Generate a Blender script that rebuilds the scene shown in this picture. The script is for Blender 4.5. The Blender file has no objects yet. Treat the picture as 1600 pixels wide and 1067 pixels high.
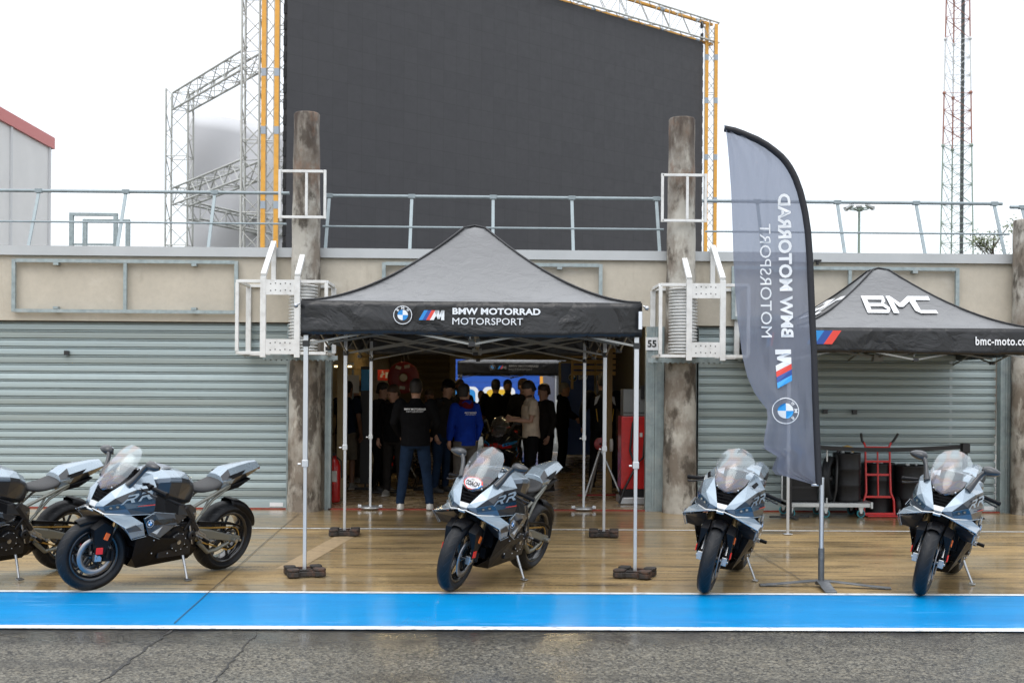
import bpy, bmesh, math, random
from math import sin, cos, pi, radians, sqrt
from mathutils import Vector, Matrix, noise as mnoise
random.seed(7)
SC = bpy.context.scene
COL = SC.collection
V = Vector

# ---------------------------------------------------------------- camera geometry
F = 1900.0; YAW = radians(1.05); ROLL = radians(0.40); CAMZ = 1.70
def ray(x, y):
    dx = x - 800.0; dy = 607.0 - y
    u = dx*cos(ROLL) - dy*sin(ROLL); v = dx*sin(ROLL) + dy*cos(ROLL)
    return V((sin(YAW) + cos(YAW)*u/F, cos(YAW) - sin(YAW)*u/F, v/F))
def at(x, y, Y):                      # point seen at photo pixel (x, y) on the upright plane Y
    r = ray(x, y); k = Y/r.y
    return V((r.x*k, Y, CAMZ + r.z*k))
def gnd(x, y, z=0.0):                 # point on the ground seen at a photo pixel
    r = ray(x, y); k = (z-CAMZ)/r.z
    return V((r.x*k, r.y*k, z))

# ---------------------------------------------------------------- object helpers
def tag(o, label=None, cat=None, group=None, kind=None):
    if label: o['label'] = label
    if cat: o['category'] = cat
    if group: o['group'] = group
    if kind: o['kind'] = kind
    return o
def thing(name, label, cat, loc=(0, 0, 0), rotz=0.0, group=None):
    o = bpy.data.objects.new(name, None); COL.objects.link(o)
    o.empty_display_size = 0.1
    o.location = loc; o.rotation_euler = (0, 0, rotz)
    return tag(o, label, cat, group)
def children(o):
    return [c for c in bpy.data.objects if c.parent == o]
def copy_tree(o, parent=None):
    c = o.copy(); COL.objects.link(c)
    if parent is not None: c.parent = parent
    for ch in children(o): copy_tree(ch, c)
    return c

class MB:
    def __init__(s): s.v = []; s.f = []; s.m = []; s.sm = []
    def add(s, vs, fs, m=0, smooth=False):
        n = len(s.v); s.v += [V(p) for p in vs]
        for f in fs:
            s.f.append([n+i for i in f]); s.m.append(m); s.sm.append(smooth)
        return s
    def box(s, x0, x1, y0, y1, z0, z1, m=0):
        vs = [(x, y, z) for z in (z0, z1) for y in (y0, y1) for x in (x0, x1)]
        return s.add(vs, [(0, 2, 3, 1), (4, 5, 7, 6), (0, 1, 5, 4), (2, 6, 7, 3), (0, 4, 6, 2), (1, 3, 7, 5)], m)
    def bar(s, a, b, w, h=None, m=0, up=(0, 0, 1)):      # square bar from a to b
        a = V(a); b = V(b); h = w if h is None else h
        d = (b-a).normalized(); up = V(up)
        if abs(d.dot(up)) > .95: up = V((0, 1, 0))
        r = d.cross(up).normalized(); t = r.cross(d).normalized()
        vs = []
        for p in (a, b):
            for (i, j) in ((-1, -1), (1, -1), (1, 1), (-1, 1)): vs.append(p + r*i*w/2 + t*j*h/2)
        return s.add(vs, [(0, 3, 2, 1), (4, 5, 6, 7), (0, 1, 5, 4), (1, 2, 6, 5), (2, 3, 7, 6), (3, 0, 4, 7)], m)
    def tube(s, pts, r, n=10, m=0, caps=True, closed=False, flat=None):
        pts = [V(p) for p in pts]; k = len(pts)
        rs = r if isinstance(r, (list, tuple)) else [r]*k
        up = None; vs = []
        for i, p in enumerate(pts):
            if closed: d = pts[(i+1) % k]-pts[i-1]
            else: d = pts[min(i+1, k-1)]-pts[max(i-1, 0)]
            d.normalize()
            if up is None: up = V((0, 0, 1)) if abs(d.z) < .9 else V((0, 1, 0))
            sd = d.cross(up)
            if sd.length < 1e-4: sd = d.cross(V((1, 0, 0)))
            sd.normalize(); up = sd.cross(d).normalized()
            for j in range(n):
                a = 2*pi*j/n
                vs.append(p + sd*cos(a)*rs[i]*(flat or 1) + up*sin(a)*rs[i])
        fs = []
        for i in range(k if closed else k-1):
            for j in range(n):
                a = i*n+j; b = i*n+(j+1) % n; i2 = ((i+1) % k)*n
                fs.append((a, b, i2+(j+1) % n, i2+j))
        s.add(vs, fs, m, True)
        if caps and not closed:
            s.add(vs[:n], [tuple(range(n-1, -1, -1))], m); s.add(vs[-n:], [tuple(range(n))], m)
        return s
    def rings(s, rings, m=0, smooth=True, caps=True, mfun=None):   # loft through equal-length closed rings
        n = len(rings[0]); vs = [p for r in rings for p in r]
        base = len(s.v); s.v += [V(p) for p in vs]
        for i in range(len(rings)-1):
            for j in range(n):
                s.f.append([base+i*n+j, base+i*n+(j+1) % n, base+(i+1)*n+(j+1) % n, base+(i+1)*n+j])
                s.m.append(mfun(i, j) if mfun else m); s.sm.append(smooth)
        if caps:
            s.f.append([base+j for j in range(n-1, -1, -1)]); s.m.append(m); s.sm.append(False)
            b2 = base+(len(rings)-1)*n
            s.f.append([b2+j for j in range(n)]); s.m.append(m); s.sm.append(False)
        return s
    def lathe(s, prof, c=(0, 0, 0), axis='Z', n=24, m=0, smooth=True, closed=False):   # prof: (r, h)
        c = V(c); vs = []
        for (r, h) in prof:
            for j in range(n):
                a = 2*pi*j/n
                if axis == 'Z': p = V((r*cos(a), r*sin(a), h))
                elif axis == 'Y': p = V((r*cos(a), h, r*sin(a)))
                else: p = V((h, r*cos(a), r*sin(a)))
                vs.append(c+p)
        fs = []; k = len(prof)
        for i in range(k if closed else k-1):
            for j in range(n):
                i2 = (i+1) % k
                fs.append((i*n+j, i*n+(j+1) % n, i2*n+(j+1) % n, i2*n+j))
        return s.add(vs, fs, m, smooth)
    def ell(s, c, r, n=12, k=8, m=0):                    # ellipsoid
        c = V(c); r = r if isinstance(r, (tuple, list)) else (r, r, r)
        prof = []
        for i in range(k+1):
            t = -pi/2+pi*i/k
            prof.append((max(cos(t), 1e-3), sin(t)))
        vs = []
        for (q, h) in prof:
            for j in range(n):
                a = 2*pi*j/n; vs.append(c+V((q*cos(a)*r[0], q*sin(a)*r[1], h*r[2])))
        fs = [(i*n+j, i*n+(j+1) % n, (i+1)*n+(j+1) % n, (i+1)*n+j) for i in range(k) for j in range(n)]
        return s.add(vs, fs, m, True)
    def poly(s, pts, m=0): return s.add(pts, [tuple(range(len(pts)))], m)
    def prism(s, pts, off, m=0):                          # extrude planar polygon by a vector
        n = len(pts); off = V(off); a = [V(p) for p in pts]; b = [p+off for p in a]
        fs = [tuple(range(n-1, -1, -1)), tuple(range(n, 2*n))] + [(i, (i+1) % n, n+(i+1) % n, n+i) for i in range(n)]
        return s.add(a+b, fs, m)
    def mirror(s):                                        # copy mirrored to -y
        n = len(s.v); k = len(s.f)
        s.v += [V((p.x, -p.y, p.z)) for p in s.v]
        for i in range(k):
            s.f.append([n+j for j in reversed(s.f[i])]); s.m.append(s.m[i]); s.sm.append(s.sm[i])
        return s
    def xf(s, M): s.v = [M @ p for p in s.v]; return s
    def build(s, name, mats, parent=None, bevel=0, solid=0, recalc=True, weld=False, sub=0):
        me = bpy.data.meshes.new(name); me.from_pydata([tuple(p) for p in s.v], [], s.f)
        mats = mats if isinstance(mats, (list, tuple)) else [mats]
        for m in mats: me.materials.append(m)
        me.polygons.foreach_set('material_index', s.m)
        me.polygons.foreach_set('use_smooth', s.sm)
        if recalc or weld:
            bm = bmesh.new(); bm.from_mesh(me)
            if weld: bmesh.ops.remove_doubles(bm, verts=bm.verts, dist=1e-4)
            if recalc: bmesh.ops.recalc_face_normals(bm, faces=bm.faces)
            bm.to_mesh(me); bm.free()
        me.update()
        o = bpy.data.objects.new(name, me); COL.objects.link(o)
        if parent is not None: o.parent = parent
        if solid:
            q = o.modifiers.new('solid', 'SOLIDIFY'); q.thickness = solid; q.offset = -1
        if bevel:
            q = o.modifiers.new('bevel', 'BEVEL'); q.width = bevel; q.segments = 2; q.limit_method = 'ANGLE'; q.angle_limit = radians(25)
        if sub:
            q = o.modifiers.new('sub', 'SUBSURF'); q.levels = sub; q.render_levels = sub
        return o

# ---------------------------------------------------------------- materials
M = {}
def nodes(m):
    m.use_nodes = True; nt = m.node_tree; return nt, nt.nodes['Principled BSDF']
def mat(name, col, rough=.5, metal=0, var=0.0, vscale=6, bump=0.0, bscale=40, coat=0, spec=.5, coatr=.05, dirt=None, dscale=3, damt=.5, stretch=None, bdist=.01):
    m = bpy.data.materials.new(name); nt, p = nodes(m); N = nt.nodes; L = nt.links
    p.inputs['Base Color'].default_value = (*col, 1); p.inputs['Roughness'].default_value = rough
    p.inputs['Metallic'].default_value = metal; p.inputs['Specular IOR Level'].default_value = spec
    p.inputs['Coat Weight'].default_value = coat; p.inputs['Coat Roughness'].default_value = coatr
    if var or bump or dirt:
        tc = N.new('ShaderNodeTexCoord'); mp = N.new('ShaderNodeMapping'); L.new(tc.outputs['Object'], mp.inputs[0])
        if stretch: mp.inputs['Scale'].default_value = stretch
        src = None
        if var:
            nz = N.new('ShaderNodeTexNoise'); nz.inputs['Scale'].default_value = vscale; nz.inputs['Detail'].default_value = 8; nz.inputs['Roughness'].default_value = .6
            L.new(mp.outputs[0], nz.inputs[0])
            mr = N.new('ShaderNodeMapRange'); mr.inputs[1].default_value = .3; mr.inputs[2].default_value = .7
            mr.inputs[3].default_value = 1-var; mr.inputs[4].default_value = 1+var; L.new(nz.outputs[0], mr.inputs[0])
            hs = N.new('ShaderNodeVectorMath'); hs.operation = 'SCALE'; hs.inputs[0].default_value = col
            L.new(mr.outputs[0], hs.inputs['Scale']); src = hs.outputs[0]
            ra = N.new('ShaderNodeMapRange'); ra.inputs[1].default_value = .3; ra.inputs[2].default_value = .7
            ra.inputs[3].default_value = max(0, rough-.08); ra.inputs[4].default_value = min(1, rough+.08); L.new(nz.outputs[0], ra.inputs[0])
            L.new(ra.outputs[0], p.inputs['Roughness'])
        if dirt:
            nz = N.new('ShaderNodeTexNoise'); nz.inputs['Scale'].default_value = dscale; nz.inputs['Detail'].default_value = 10; nz.inputs['Roughness'].default_value = .65
            L.new(mp.outputs[0], nz.inputs[0])
            mr = N.new('ShaderNodeMapRange'); mr.inputs[1].default_value = .5; mr.inputs[2].default_value = .68; mr.inputs[3].default_value = 0; mr.inputs[4].default_value = damt
            L.new(nz.outputs[0], mr.inputs[0])
            mx = N.new('ShaderNodeMix'); mx.data_type = 'RGBA'; L.new(mr.outputs[0], mx.inputs[0])
            if src: L.new(src, mx.inputs[6])
            else: mx.inputs[6].default_value = (*col, 1)
            mx.inputs[7].default_value = (*dirt, 1); src = mx.outputs[2]
        if src: L.new(src, p.inputs['Base Color'])
        if bump:
            nb = N.new('ShaderNodeTexNoise'); nb.inputs['Scale'].default_value = bscale; nb.inputs['Detail'].default_value = 6
            L.new(mp.outputs[0], nb.inputs[0])
            b = N.new('ShaderNodeBump'); b.inputs['Strength'].default_value = bump; b.inputs['Distance'].default_value = bdist
            L.new(nb.outputs[0], b.inputs['Height']); L.new(b.outputs[0], p.inputs['Normal'])
    M[name] = m; return m
def rgb(r, g, b):
    f = lambda c: (c/255/12.92) if c/255 <= .04045 else ((c/255+.055)/1.055)**2.4
    return (f(r), f(g), f(b))

mat('white_print', (.78, .80, .82), .5); mat('blue_print', (.02, .25, .62), .45); mat('navy_print', (.02, .07, .30), .45)
mat('red_print', (.72, .06, .04), .45); mat('black_print', (.012, .012, .014), .45)
mat('grey_print', (.20, .19, .17), .6); mat('yellow_print', (.75, .45, .02), .5); mat('sky_print', (.03, .33, .75), .45)
mat('alu', (.62, .64, .66), .36, .8)
mat('white_paint', (.72, .73, .72), .5, var=.08, vscale=7, dirt=(.30, .28, .25), dscale=5, damt=.35)
mat('galv', (.30, .36, .37), .5, .25, var=.22, vscale=14, bump=.1, bscale=60, dirt=(.42, .44, .43), dscale=6, damt=.5)
mat('rail_steel', (.26, .31, .33), .5, .35, var=.15, vscale=9)
mat('black_plastic', (.018, .018, .019), .42, var=.15, vscale=20)
mat('black_metal', (.02, .02, .022), .38, .4, var=.1)
mat('steel', (.45, .46, .47), .3, .95, var=.08, vscale=20)
mat('red_paint', (.55, .015, .015), .35, var=.08, coat=.3, dirt=(.06, .01, .01), dscale=8, damt=.25)
mat('yellow_truss', (.72, .36, .05), .5, var=.1, vscale=4, dirt=(.35, .17, .04), dscale=6, damt=.3)
mat('truss_alu', (.50, .51, .48), .42, .5, var=.08)
mat('rubber_weight', (.028, .024, .022), .7, var=.3, vscale=30, bump=.5, bscale=50, dirt=(.17, .075, .04), dscale=9, damt=.6)
mat('grey_strap', (.33, .38, .43), .6)

# ---------------------------------------------------------------- flat artwork that is mapped on to surfaces
_tc = {}
def text2d(body, bold=0.0, spacing=1.0):
    key = (body, bold, spacing)
    if key in _tc: return _tc[key]
    cu = bpy.data.curves.new('lettering', 'FONT'); cu.body = body; cu.offset = bold; cu.space_character = spacing; cu.resolution_u = 3
    ob = bpy.data.objects.new('lettering', cu); COL.objects.link(ob)
    bpy.context.view_layer.update()
    me = bpy.data.meshes.new_from_object(ob.evaluated_get(bpy.context.evaluated_depsgraph_get()))
    vs = [(v.co.x, v.co.y) for v in me.vertices]; fs = [tuple(p.vertices) for p in me.polygons]
    bpy.data.objects.remove(ob); bpy.data.curves.remove(cu); bpy.data.meshes.remove(me)
    x0 = min(v[0] for v in vs); x1 = max(v[0] for v in vs); y0 = min(v[1] for v in vs); y1 = max(v[1] for v in vs)
    vs = [((x-x0)/(x1-x0), (y-y0)/(y1-y0)) for x, y in vs]
    _tc[key] = (vs, fs); return _tc[key]
class Art:                                                # polygons in a 2-D plane with material numbers
    def __init__(s): s.items = []
    def poly(s, pts, m): s.items.append((list(pts), [tuple(range(len(pts)))], m)); return s
    def text(s, body, x0, y0, x1, y1, m, bold=0.0, shear=0.0, spacing=1.0):
        vs, fs = text2d(body, bold, spacing)
        s.items.append(([(x0+(x1-x0)*u+shear*(y1-y0)*v, y0+(y1-y0)*v) for u, v in vs], fs, m)); return s
    def disc(s, cx, cy, r, m, a0=0, a1=2*pi, n=28, r0=0):
        if r0:
            vs = []; fs = []
            for i in range(n+1):
                a = a0+(a1-a0)*i/n; vs += [(cx+r*cos(a), cy+r*sin(a)), (cx+r0*cos(a), cy+r0*sin(a))]
            for i in range(n): fs.append((2*i, 2*i+2, 2*i+3, 2*i+1))
            s.items.append((vs, fs, m))
        else:
            pts = [(cx+r*cos(a0+(a1-a0)*i/n), cy+r*sin(a0+(a1-a0)*i/n)) for i in range(n+1)]
            if a1-a0 < 6: pts = [(cx, cy)]+pts
            else: pts = pts[:-1]
            s.poly(pts, m)
        return s
    def roundel(s, cx, cy, r, W=0, B=1, K=4, ringfill=True):
        if ringfill: s.disc(cx, cy, r*.97, K)
        s.items.append(None)
        s.disc(cx, cy, r, W, r0=r*.93)
        for k in range(4): s.disc(cx, cy, r*.56, (W, B)[k % 2], a0=k*pi/2, a1=(k+1)*pi/2, n=8)
        for ch, a in (('B', 2.36), ('M', 1.5708), ('W', .78)):
            vs, fs = text2d(ch, .02); h = r*.27; w = h*(1.15 if ch != 'B' else .75)
            rot = a-pi/2
            pts = []
            for u, v in vs:
                px = (u-.5)*w; py = r*.615+v*h
                pts.append((cx+px*cos(rot)-py*sin(rot), cy+px*sin(rot)+py*cos(rot)))
            s.items.append((pts, fs, W))
        return s
    def stripes_m(s, x0, y0, x1, y1, W=0, cols=(5, 2, 3)):
        w = x1-x0; h = y1-y0; sh = .55*h; sw = w*.145
        for k in range(3): s.poly([(x0+k*sw, y0), (x0+(k+1)*sw, y0), (x0+(k+1)*sw+sh, y1), (x0+k*sw+sh, y1)], cols[k])
        a = x0+3*sw
        X = lambda q: x0+w*q
        s.poly([(a, y0), (a+sw*1.05, y0), (a+sw*1.05+sh, y1), (a+sh, y1)], W)
        s.poly([(a+sh, y1), (X(.80), y1), (X(.81), y0+.10*h), (X(.74), y0+.10*h), (a+sh*.9, y0+.9*h)], W)
        s.poly([(X(.74), y0+.10*h), (X(.81), y0+.10*h), (X(.90), y0+.55*h), (X(1.0), y1), (X(.885), y1)], W)
        s.poly([(X(.875), y0), (x1, y0), (x1, y1), (X(.885), y1)], W)
        return s
    def build(s, name, fn, mats, parent, lift=0.0):        # fn(x, y, lift) -> point
        mb = MB(); l = lift; k = 0
        for it in s.items:
            if it is None: k += 1; continue
            pts, fs, m = it
            ex = lift*(1+.25*min(k, 3))
            if len(fs) == 1: fs = [fs[0]]
            mb.add([fn(x, y, ex) for x, y in pts], fs, m)
        return mb.build(name, mats, parent, recalc=False)
PRINT = [M['white_print'], M['blue_print'], M['navy_print'], M['red_print'], M['black_print'], M['sky_print'], M['grey_print'], M['yellow_print']]
# ================================================================ WORLD, CAMERA, SUN
SKY_BASE = .92
w = bpy.data.worlds.new('World'); SC.world = w; w.use_nodes = True
nt = w.node_tree; N = nt.nodes; L = nt.links; N.clear()
out = N.new('ShaderNodeOutputWorld'); add = N.new('ShaderNodeAddShader')
b1 = N.new('ShaderNodeBackground'); b2 = N.new('ShaderNodeBackground')
sky = N.new('ShaderNodeTexSky'); sky.sky_type = 'NISHITA'; sky.sun_disc = False
SUN_EL = radians(52); SUN_AZ = radians(200)
sky.sun_elevation = SUN_EL; sky.sun_rotation = SUN_AZ; L.new(sky.outputs[0], b1.inputs[0]); b1.inputs[1].default_value = .06
tc = N.new('ShaderNodeTexCoord'); mp = N.new('ShaderNodeMapping'); mp.inputs['Scale'].default_value = (1, 1, 3); L.new(tc.outputs['Generated'], mp.inputs[0])
nz = N.new('ShaderNodeTexNoise'); nz.inputs['Scale'].default_value = 1.6; nz.inputs['Detail'].default_value = 5; L.new(mp.outputs[0], nz.inputs[0])
cr = N.new('ShaderNodeValToRGB'); cr.color_ramp.elements[0].position = .3; cr.color_ramp.elements[0].color = (.88, .90, .93, 1)
cr.color_ramp.elements[1].position = .62; cr.color_ramp.elements[1].color = (1, 1, 1, 1); L.new(nz.outputs[0], cr.inputs[0])
L.new(cr.outputs[0], b2.inputs[0])
sz = N.new('ShaderNodeSeparateXYZ'); L.new(tc.outputs['Generated'], sz.inputs[0])      # overcast: the zenith is much brighter than the horizon
mz = N.new('ShaderNodeMath'); mz.operation = 'MAXIMUM'; L.new(sz.outputs[2], mz.inputs[0]); mz.inputs[1].default_value = 0
pz = N.new('ShaderNodeMath'); pz.operation = 'POWER'; L.new(mz.outputs[0], pz.inputs[0]); pz.inputs[1].default_value = 1.6
kz = N.new('ShaderNodeMath'); kz.operation = 'MULTIPLY_ADD'; L.new(pz.outputs[0], kz.inputs[0]); kz.inputs[1].default_value = 1.25; kz.inputs[2].default_value = SKY_BASE; L.new(kz.outputs[0], b2.inputs[1])
L.new(b1.outputs[0], add.inputs[0]); L.new(b2.outputs[0], add.inputs[1]); L.new(add.outputs[0], out.inputs[0])

sun = bpy.data.lights.new('sun', 'SUN'); sun.energy = .9; sun.angle = radians(40); sun.color = (1, .96, .9)
so = bpy.data.objects.new('sun', sun); COL.objects.link(so)
sd = V((sin(SUN_AZ)*cos(SUN_EL), cos(SUN_AZ)*cos(SUN_EL), sin(SUN_EL)))
so.rotation_euler = sd.to_track_quat('Z', 'Y').to_euler(); so.location = (0, -5, 20)

cam = bpy.data.cameras.new('camera'); co = bpy.data.objects.new('camera', cam); COL.objects.link(co); SC.camera = co
cam.sensor_width = 36; cam.lens = 36*F/1600; cam.shift_y = 73.5/1600; cam.clip_end = 2000; cam.clip_start = .1
co.matrix_world = Matrix.Translation((0, 0, CAMZ)) @ Matrix.Rotation(-YAW, 4, 'Z') @ Matrix.Rotation(radians(90), 4, 'X') @ Matrix.Rotation(ROLL, 4, 'Z')
cam.dof.use_dof = True; cam.dof.focus_distance = 10.8; cam.dof.aperture_fstop = 4.0
SC.view_settings.view_transform = 'Standard'; SC.view_settings.look = 'None'; SC.view_settings.gamma = 1
SC.view_settings.exposure = .07
SC.cycles.max_bounces = 8; SC.cycles.transparent_max_bounces = 24; SC.cycles.use_denoising = True
SC.cycles.sample_clamp_indirect = 6; SC.cycles.caustics_reflective = False; SC.cycles.caustics_refractive = False

# ================================================================ GROUND
def sheet(name, x0, x1, y0, y1, z, m, kind='structure'):
    o = MB().add([(x0, y0, z), (x1, y0, z), (x1, y1, z), (x0, y1, z)], [(0, 1, 2, 3)]).build(name, m, recalc=False)
    o['kind'] = kind; return o
def ground_mat(name, base, kind):
    m = bpy.data.materials.new(name); nt, p = nodes(m); N = nt.nodes; L = nt.links
    tc = N.new('ShaderNodeTexCoord'); P = tc.outputs['Object']
    def noise(scale, st=(1, 1, 1), det=8, rough=.6, loc=(0, 0, 0), rot=0):
        mp = N.new('ShaderNodeMapping'); mp.inputs['Scale'].default_value = st; mp.inputs['Location'].default_value = loc; mp.inputs['Rotation'].default_value = (0, 0, rot)
        L.new(P, mp.inputs[0]); nz = N.new('ShaderNodeTexNoise'); nz.inputs['Scale'].default_value = scale; nz.inputs['Detail'].default_value = det
        nz.inputs['Roughness'].default_value = rough; L.new(mp.outputs[0], nz.inputs[0]); return nz.outputs[0]
    def rng(s, a, b, c=0, d=1):
        mr = N.new('ShaderNodeMapRange'); L.new(s, mr.inputs[0]); mr.inputs[1].default_value = a; mr.inputs[2].default_value = b
        mr.inputs[3].default_value = c; mr.inputs[4].default_value = d; return mr.outputs[0]
    def mix(fac, a, b):
        mx = N.new('ShaderNodeMix'); mx.data_type = 'RGBA'; L.new(fac, mx.inputs[0])
        for i, c in ((6, a), (7, b)):
            if isinstance(c, tuple): mx.inputs[i].default_value = (*c, 1)
            else: L.new(c, mx.inputs[i])
        return mx.outputs[2]
    def mul(a, b, op='MULTIPLY'):
        q = N.new('ShaderNodeMath'); q.operation = op; L.new(a, q.inputs[0])
        if isinstance(b, (int, float)): q.inputs[1].default_value = b
        else: L.new(b, q.inputs[1])
        return q.outputs[0]
    def bump(h, st, dist, prev=None):
        b = N.new('ShaderNodeBump'); b.inputs['Strength'].default_value = st; b.inputs['Distance'].default_value = dist; L.new(h, b.inputs['Height'])
        if prev: L.new(prev, b.inputs['Normal'])
        return b.outputs[0]
    sep = N.new('ShaderNodeSeparateXYZ'); L.new(P, sep.inputs[0])
    if kind == 'apron':
        c = mix(rng(noise(.9), .35, .65), base, tuple(v*1.25 for v in base))
        c = mix(rng(noise(3, det=10), .45, .75, 0, .5), c, (.21, .14, .07))
        streak = mul(rng(noise(1, (.42, 5.0, 1), 12, .72), .48, .60), rng(noise(1, (.5, .9, 1), 3), .34, .50))
        fine = rng(noise(48, (.6, 1, 1), 5, .75), .40, .58)
        c = mix(mul(mul(streak, fine), .85), c, (.045, .036, .024))
        c = mix(mul(mul(rng(noise(1, (.6, 7, 1), 12, .7, (2, 2, 0)), .50, .60), rng(noise(60, (.8, 1, 1), 4, .7, (1, 0, 0)), .46, .56)), .8), c, (.05, .04, .026))
        streak2 = mul(rng(noise(1, (.55, 15, 1), 10, .65, (9, 3, 0), .02), .55, .60), rng(noise(1, (.6, 1.3, 1), 3, .5, (4, 4, 0)), .42, .50))
        c = mix(mul(streak2, .9), c, (.03, .025, .018))
        c = mix(rng(noise(1, (.35, 2.2, 1), 8, .6, (3, 8, 0)), .52, .72, 0, .55), c, (.50, .385, .225))
        c = mix(rng(noise(130, det=3), .48, .62, 0, .35), c, (.12, .085, .045))
        L.new(c, p.inputs['Base Color'])
        wet = rng(noise(.7, (.6, 1.6, 1), 6, .55, (5, 1, 0)), .42, .60)
        wet = mul(wet, rng(sep.outputs[1], 14.2, 15.6, 0, .8), 'ADD')
        wet = mul(wet, rng(sep.outputs[1], 10.5, 10.2, 0, .5), 'ADD')
        L.new(rng(wet, 0, 1, .60, .34), p.inputs['Roughness'])
        L.new(rng(wet, 0, 1.3, .05, .9), p.inputs['Coat Weight']); p.inputs['Coat Roughness'].default_value = .12
        b = bump(noise(45, (.4, 1, 1), 8), .12, .004); b = bump(noise(3.5, (.5, 1.2, 1), 3), .10, .012, b)
        L.new(b, p.inputs['Normal']); L.new(bump(noise(38, (.5, 1.2, 1), 5), .10, .004, bump(noise(5, (.5, 1.5, 1), 3), .05, .012)), p.inputs['Coat Normal'])
    elif kind == 'asphalt':
        vor = N.new('ShaderNodeTexVoronoi'); vor.inputs['Scale'].default_value = 68; L.new(P, vor.inputs[0])
        hv = N.new('ShaderNodeSeparateColor'); L.new(vor.outputs['Color'], hv.inputs[0])
        c = mix(rng(noise(1.1), .35, .65), base, tuple(v*1.5 for v in base))
        v2 = N.new('ShaderNodeTexVoronoi'); v2.inputs['Scale'].default_value = 36; L.new(P, v2.inputs[0]); h2 = N.new('ShaderNodeSeparateColor'); L.new(v2.outputs['Color'], h2.inputs[0])
        c = mix(rng(hv.outputs[0], .42, .9, 0, .7), c, (.26, .245, .20))
        c = mix(rng(hv.outputs[1], .55, .85, 0, .9), c, (.012, .012, .012))
        c = mix(rng(h2.outputs[0], .80, .97, 0, .4), c, (.26, .23, .17)); c = mix(rng(h2.outputs[1], .8, .97, 0, .4), c, (.02, .02, .02))
        c = mix(rng(noise(1, (.35, 2.2, 1), 5, .5, (2, 5, 0)), .5, .7, 0, .55), c, (.035, .033, .03))
        edge = rng(sep.outputs[1], 7.85, 8.5); c = mix(mul(edge, rng(noise(2.5), .35, .6)), c, (.03, .028, .025))
        for k, (xa, sl, wd) in enumerate(()):    # tar seams running away from the lane
            off = mul(sep.outputs[0], mul(mul(sep.outputs[1], -8.45, 'ADD'), -sl, 'MULTIPLY'), 'ADD')
            q = mul(mul(off, -xa, 'ADD'), mul(noise(4, det=4), .06), 'ADD'); q = mul(q, -.03, 'ADD')
            ab = N.new('ShaderNodeMath'); ab.operation = 'ABSOLUTE'; L.new(q, ab.inputs[0])
            c = mix(rng(ab.outputs[0], wd, wd*2.4, .85, 0), c, (.012, .012, .012))
        L.new(c, p.inputs['Base Color'])
        wet = rng(noise(.8, (.5, 1.5, 1), 6, .6, (1, 7, 0)), .4, .62)
        wet = mul(wet, rng(sep.outputs[1], 7.9, 8.45, 0, .5), 'ADD')
        L.new(rng(wet, 0, 1.2, .55, .25), p.inputs['Roughness']); L.new(rng(wet, .2, 1.3, 0, .8), p.inputs['Coat Weight']); p.inputs['Coat Roughness'].default_value = .1
        b = bump(vor.outputs['Distance'], .8, .009); b = bump(noise(160, det=3), .35, .003, b); L.new(b, p.inputs['Normal'])
        L.new(bump(noise(40, det=4), .25, .004), p.inputs['Coat Normal'])
    elif kind == 'blue':
        c = mix(rng(noise(2.5, (.5, 1.5, 1)), .35, .65), base, (.0, .25, .60))
        ww = mul(rng(noise(1, (1.6, 14, 1), 8, .65), .56, .70), rng(noise(.8, (.7, 1, 1), 3, .5, (6, 2, 0)), .48, .62))
        c = mix(mul(ww, .6), c, (.25, .56, .84))
        c = mix(rng(noise(1, (.25, 2.5, 1), 8, .6, (4, 1, 0)), .45, .70, 0, .45), c, (.0, .17, .46))
        c = mix(mul(rng(noise(60, (.7, 1, 1), 5, .7, (2, 2, 0)), .60, .66), .5), c, (.02, .09, .2))
        lo = mul(rng(sep.outputs[1], 8.7, 8.6), rng(noise(22, (.6, 1, 1)), .46, .54)); c = mix(lo, c, (.0, .08, .30))
        lo2 = mul(rng(sep.outputs[1], 8.95, 8.65), rng(noise(9, (.25, 2, 1), 8, .7, (3, 3, 0)), .52, .6)); c = mix(mul(lo2, .6), c, (.18, .50, .85))
        L.new(c, p.inputs['Base Color']); p.inputs['Roughness'].default_value = .35
        L.new(rng(noise(1.2, (.5, 1.5, 1)), .35, .6, .03, .3), p.inputs['Coat Weight']); p.inputs['Coat Roughness'].default_value = .13
        b = bump(noise(110, det=4), .3, .003); L.new(b, p.inputs['Normal']); L.new(bump(noise(30, (.5, 1, 1)), .15, .004), p.inputs['Coat Normal'])
    elif kind == 'white':
        c = mix(rng(noise(8), .35, .7), base, tuple(v*.88 for v in base)); c = mix(rng(noise(40, (.5, 1, 1), 8), .60, .68, 0, .5), c, (.25, .25, .25))
        c = mix(mul(rng(noise(26, (.5, 1, 1), 8, .7, (5, 5, 0)), .56, .62), .75), c, (.16, .20, .24)); L.new(c, p.inputs['Base Color']); p.inputs['Roughness'].default_value = .45; L.new(bump(noise(90), .25, .003), p.inputs['Normal'])
    elif kind == 'garage':
        c = mix(rng(noise(1.2), .35, .65), base, tuple(v*1.4 for v in base)); c = mix(rng(noise(6, (.4, 1, 1), 10), .5, .7, 0, .6), c, tuple(v*.4 for v in base))
        L.new(c, p.inputs['Base Color']); L.new(rng(noise(2), .35, .65, .12, .38), p.inputs['Roughness']); L.new(bump(noise(14), .06, .005), p.inputs['Normal'])
    p.inputs['Specular IOR Level'].default_value = {'apron': .22, 'blue': .2, 'asphalt': .35}.get(kind, .5)
    M[name] = m; return m
ground_mat('asphalt', (.078, .072, .056), 'asphalt'); ground_mat('apron', (.365, .255, .118), 'apron'); ground_mat('blue_paint', (.0, .262, .60), 'blue')
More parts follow.
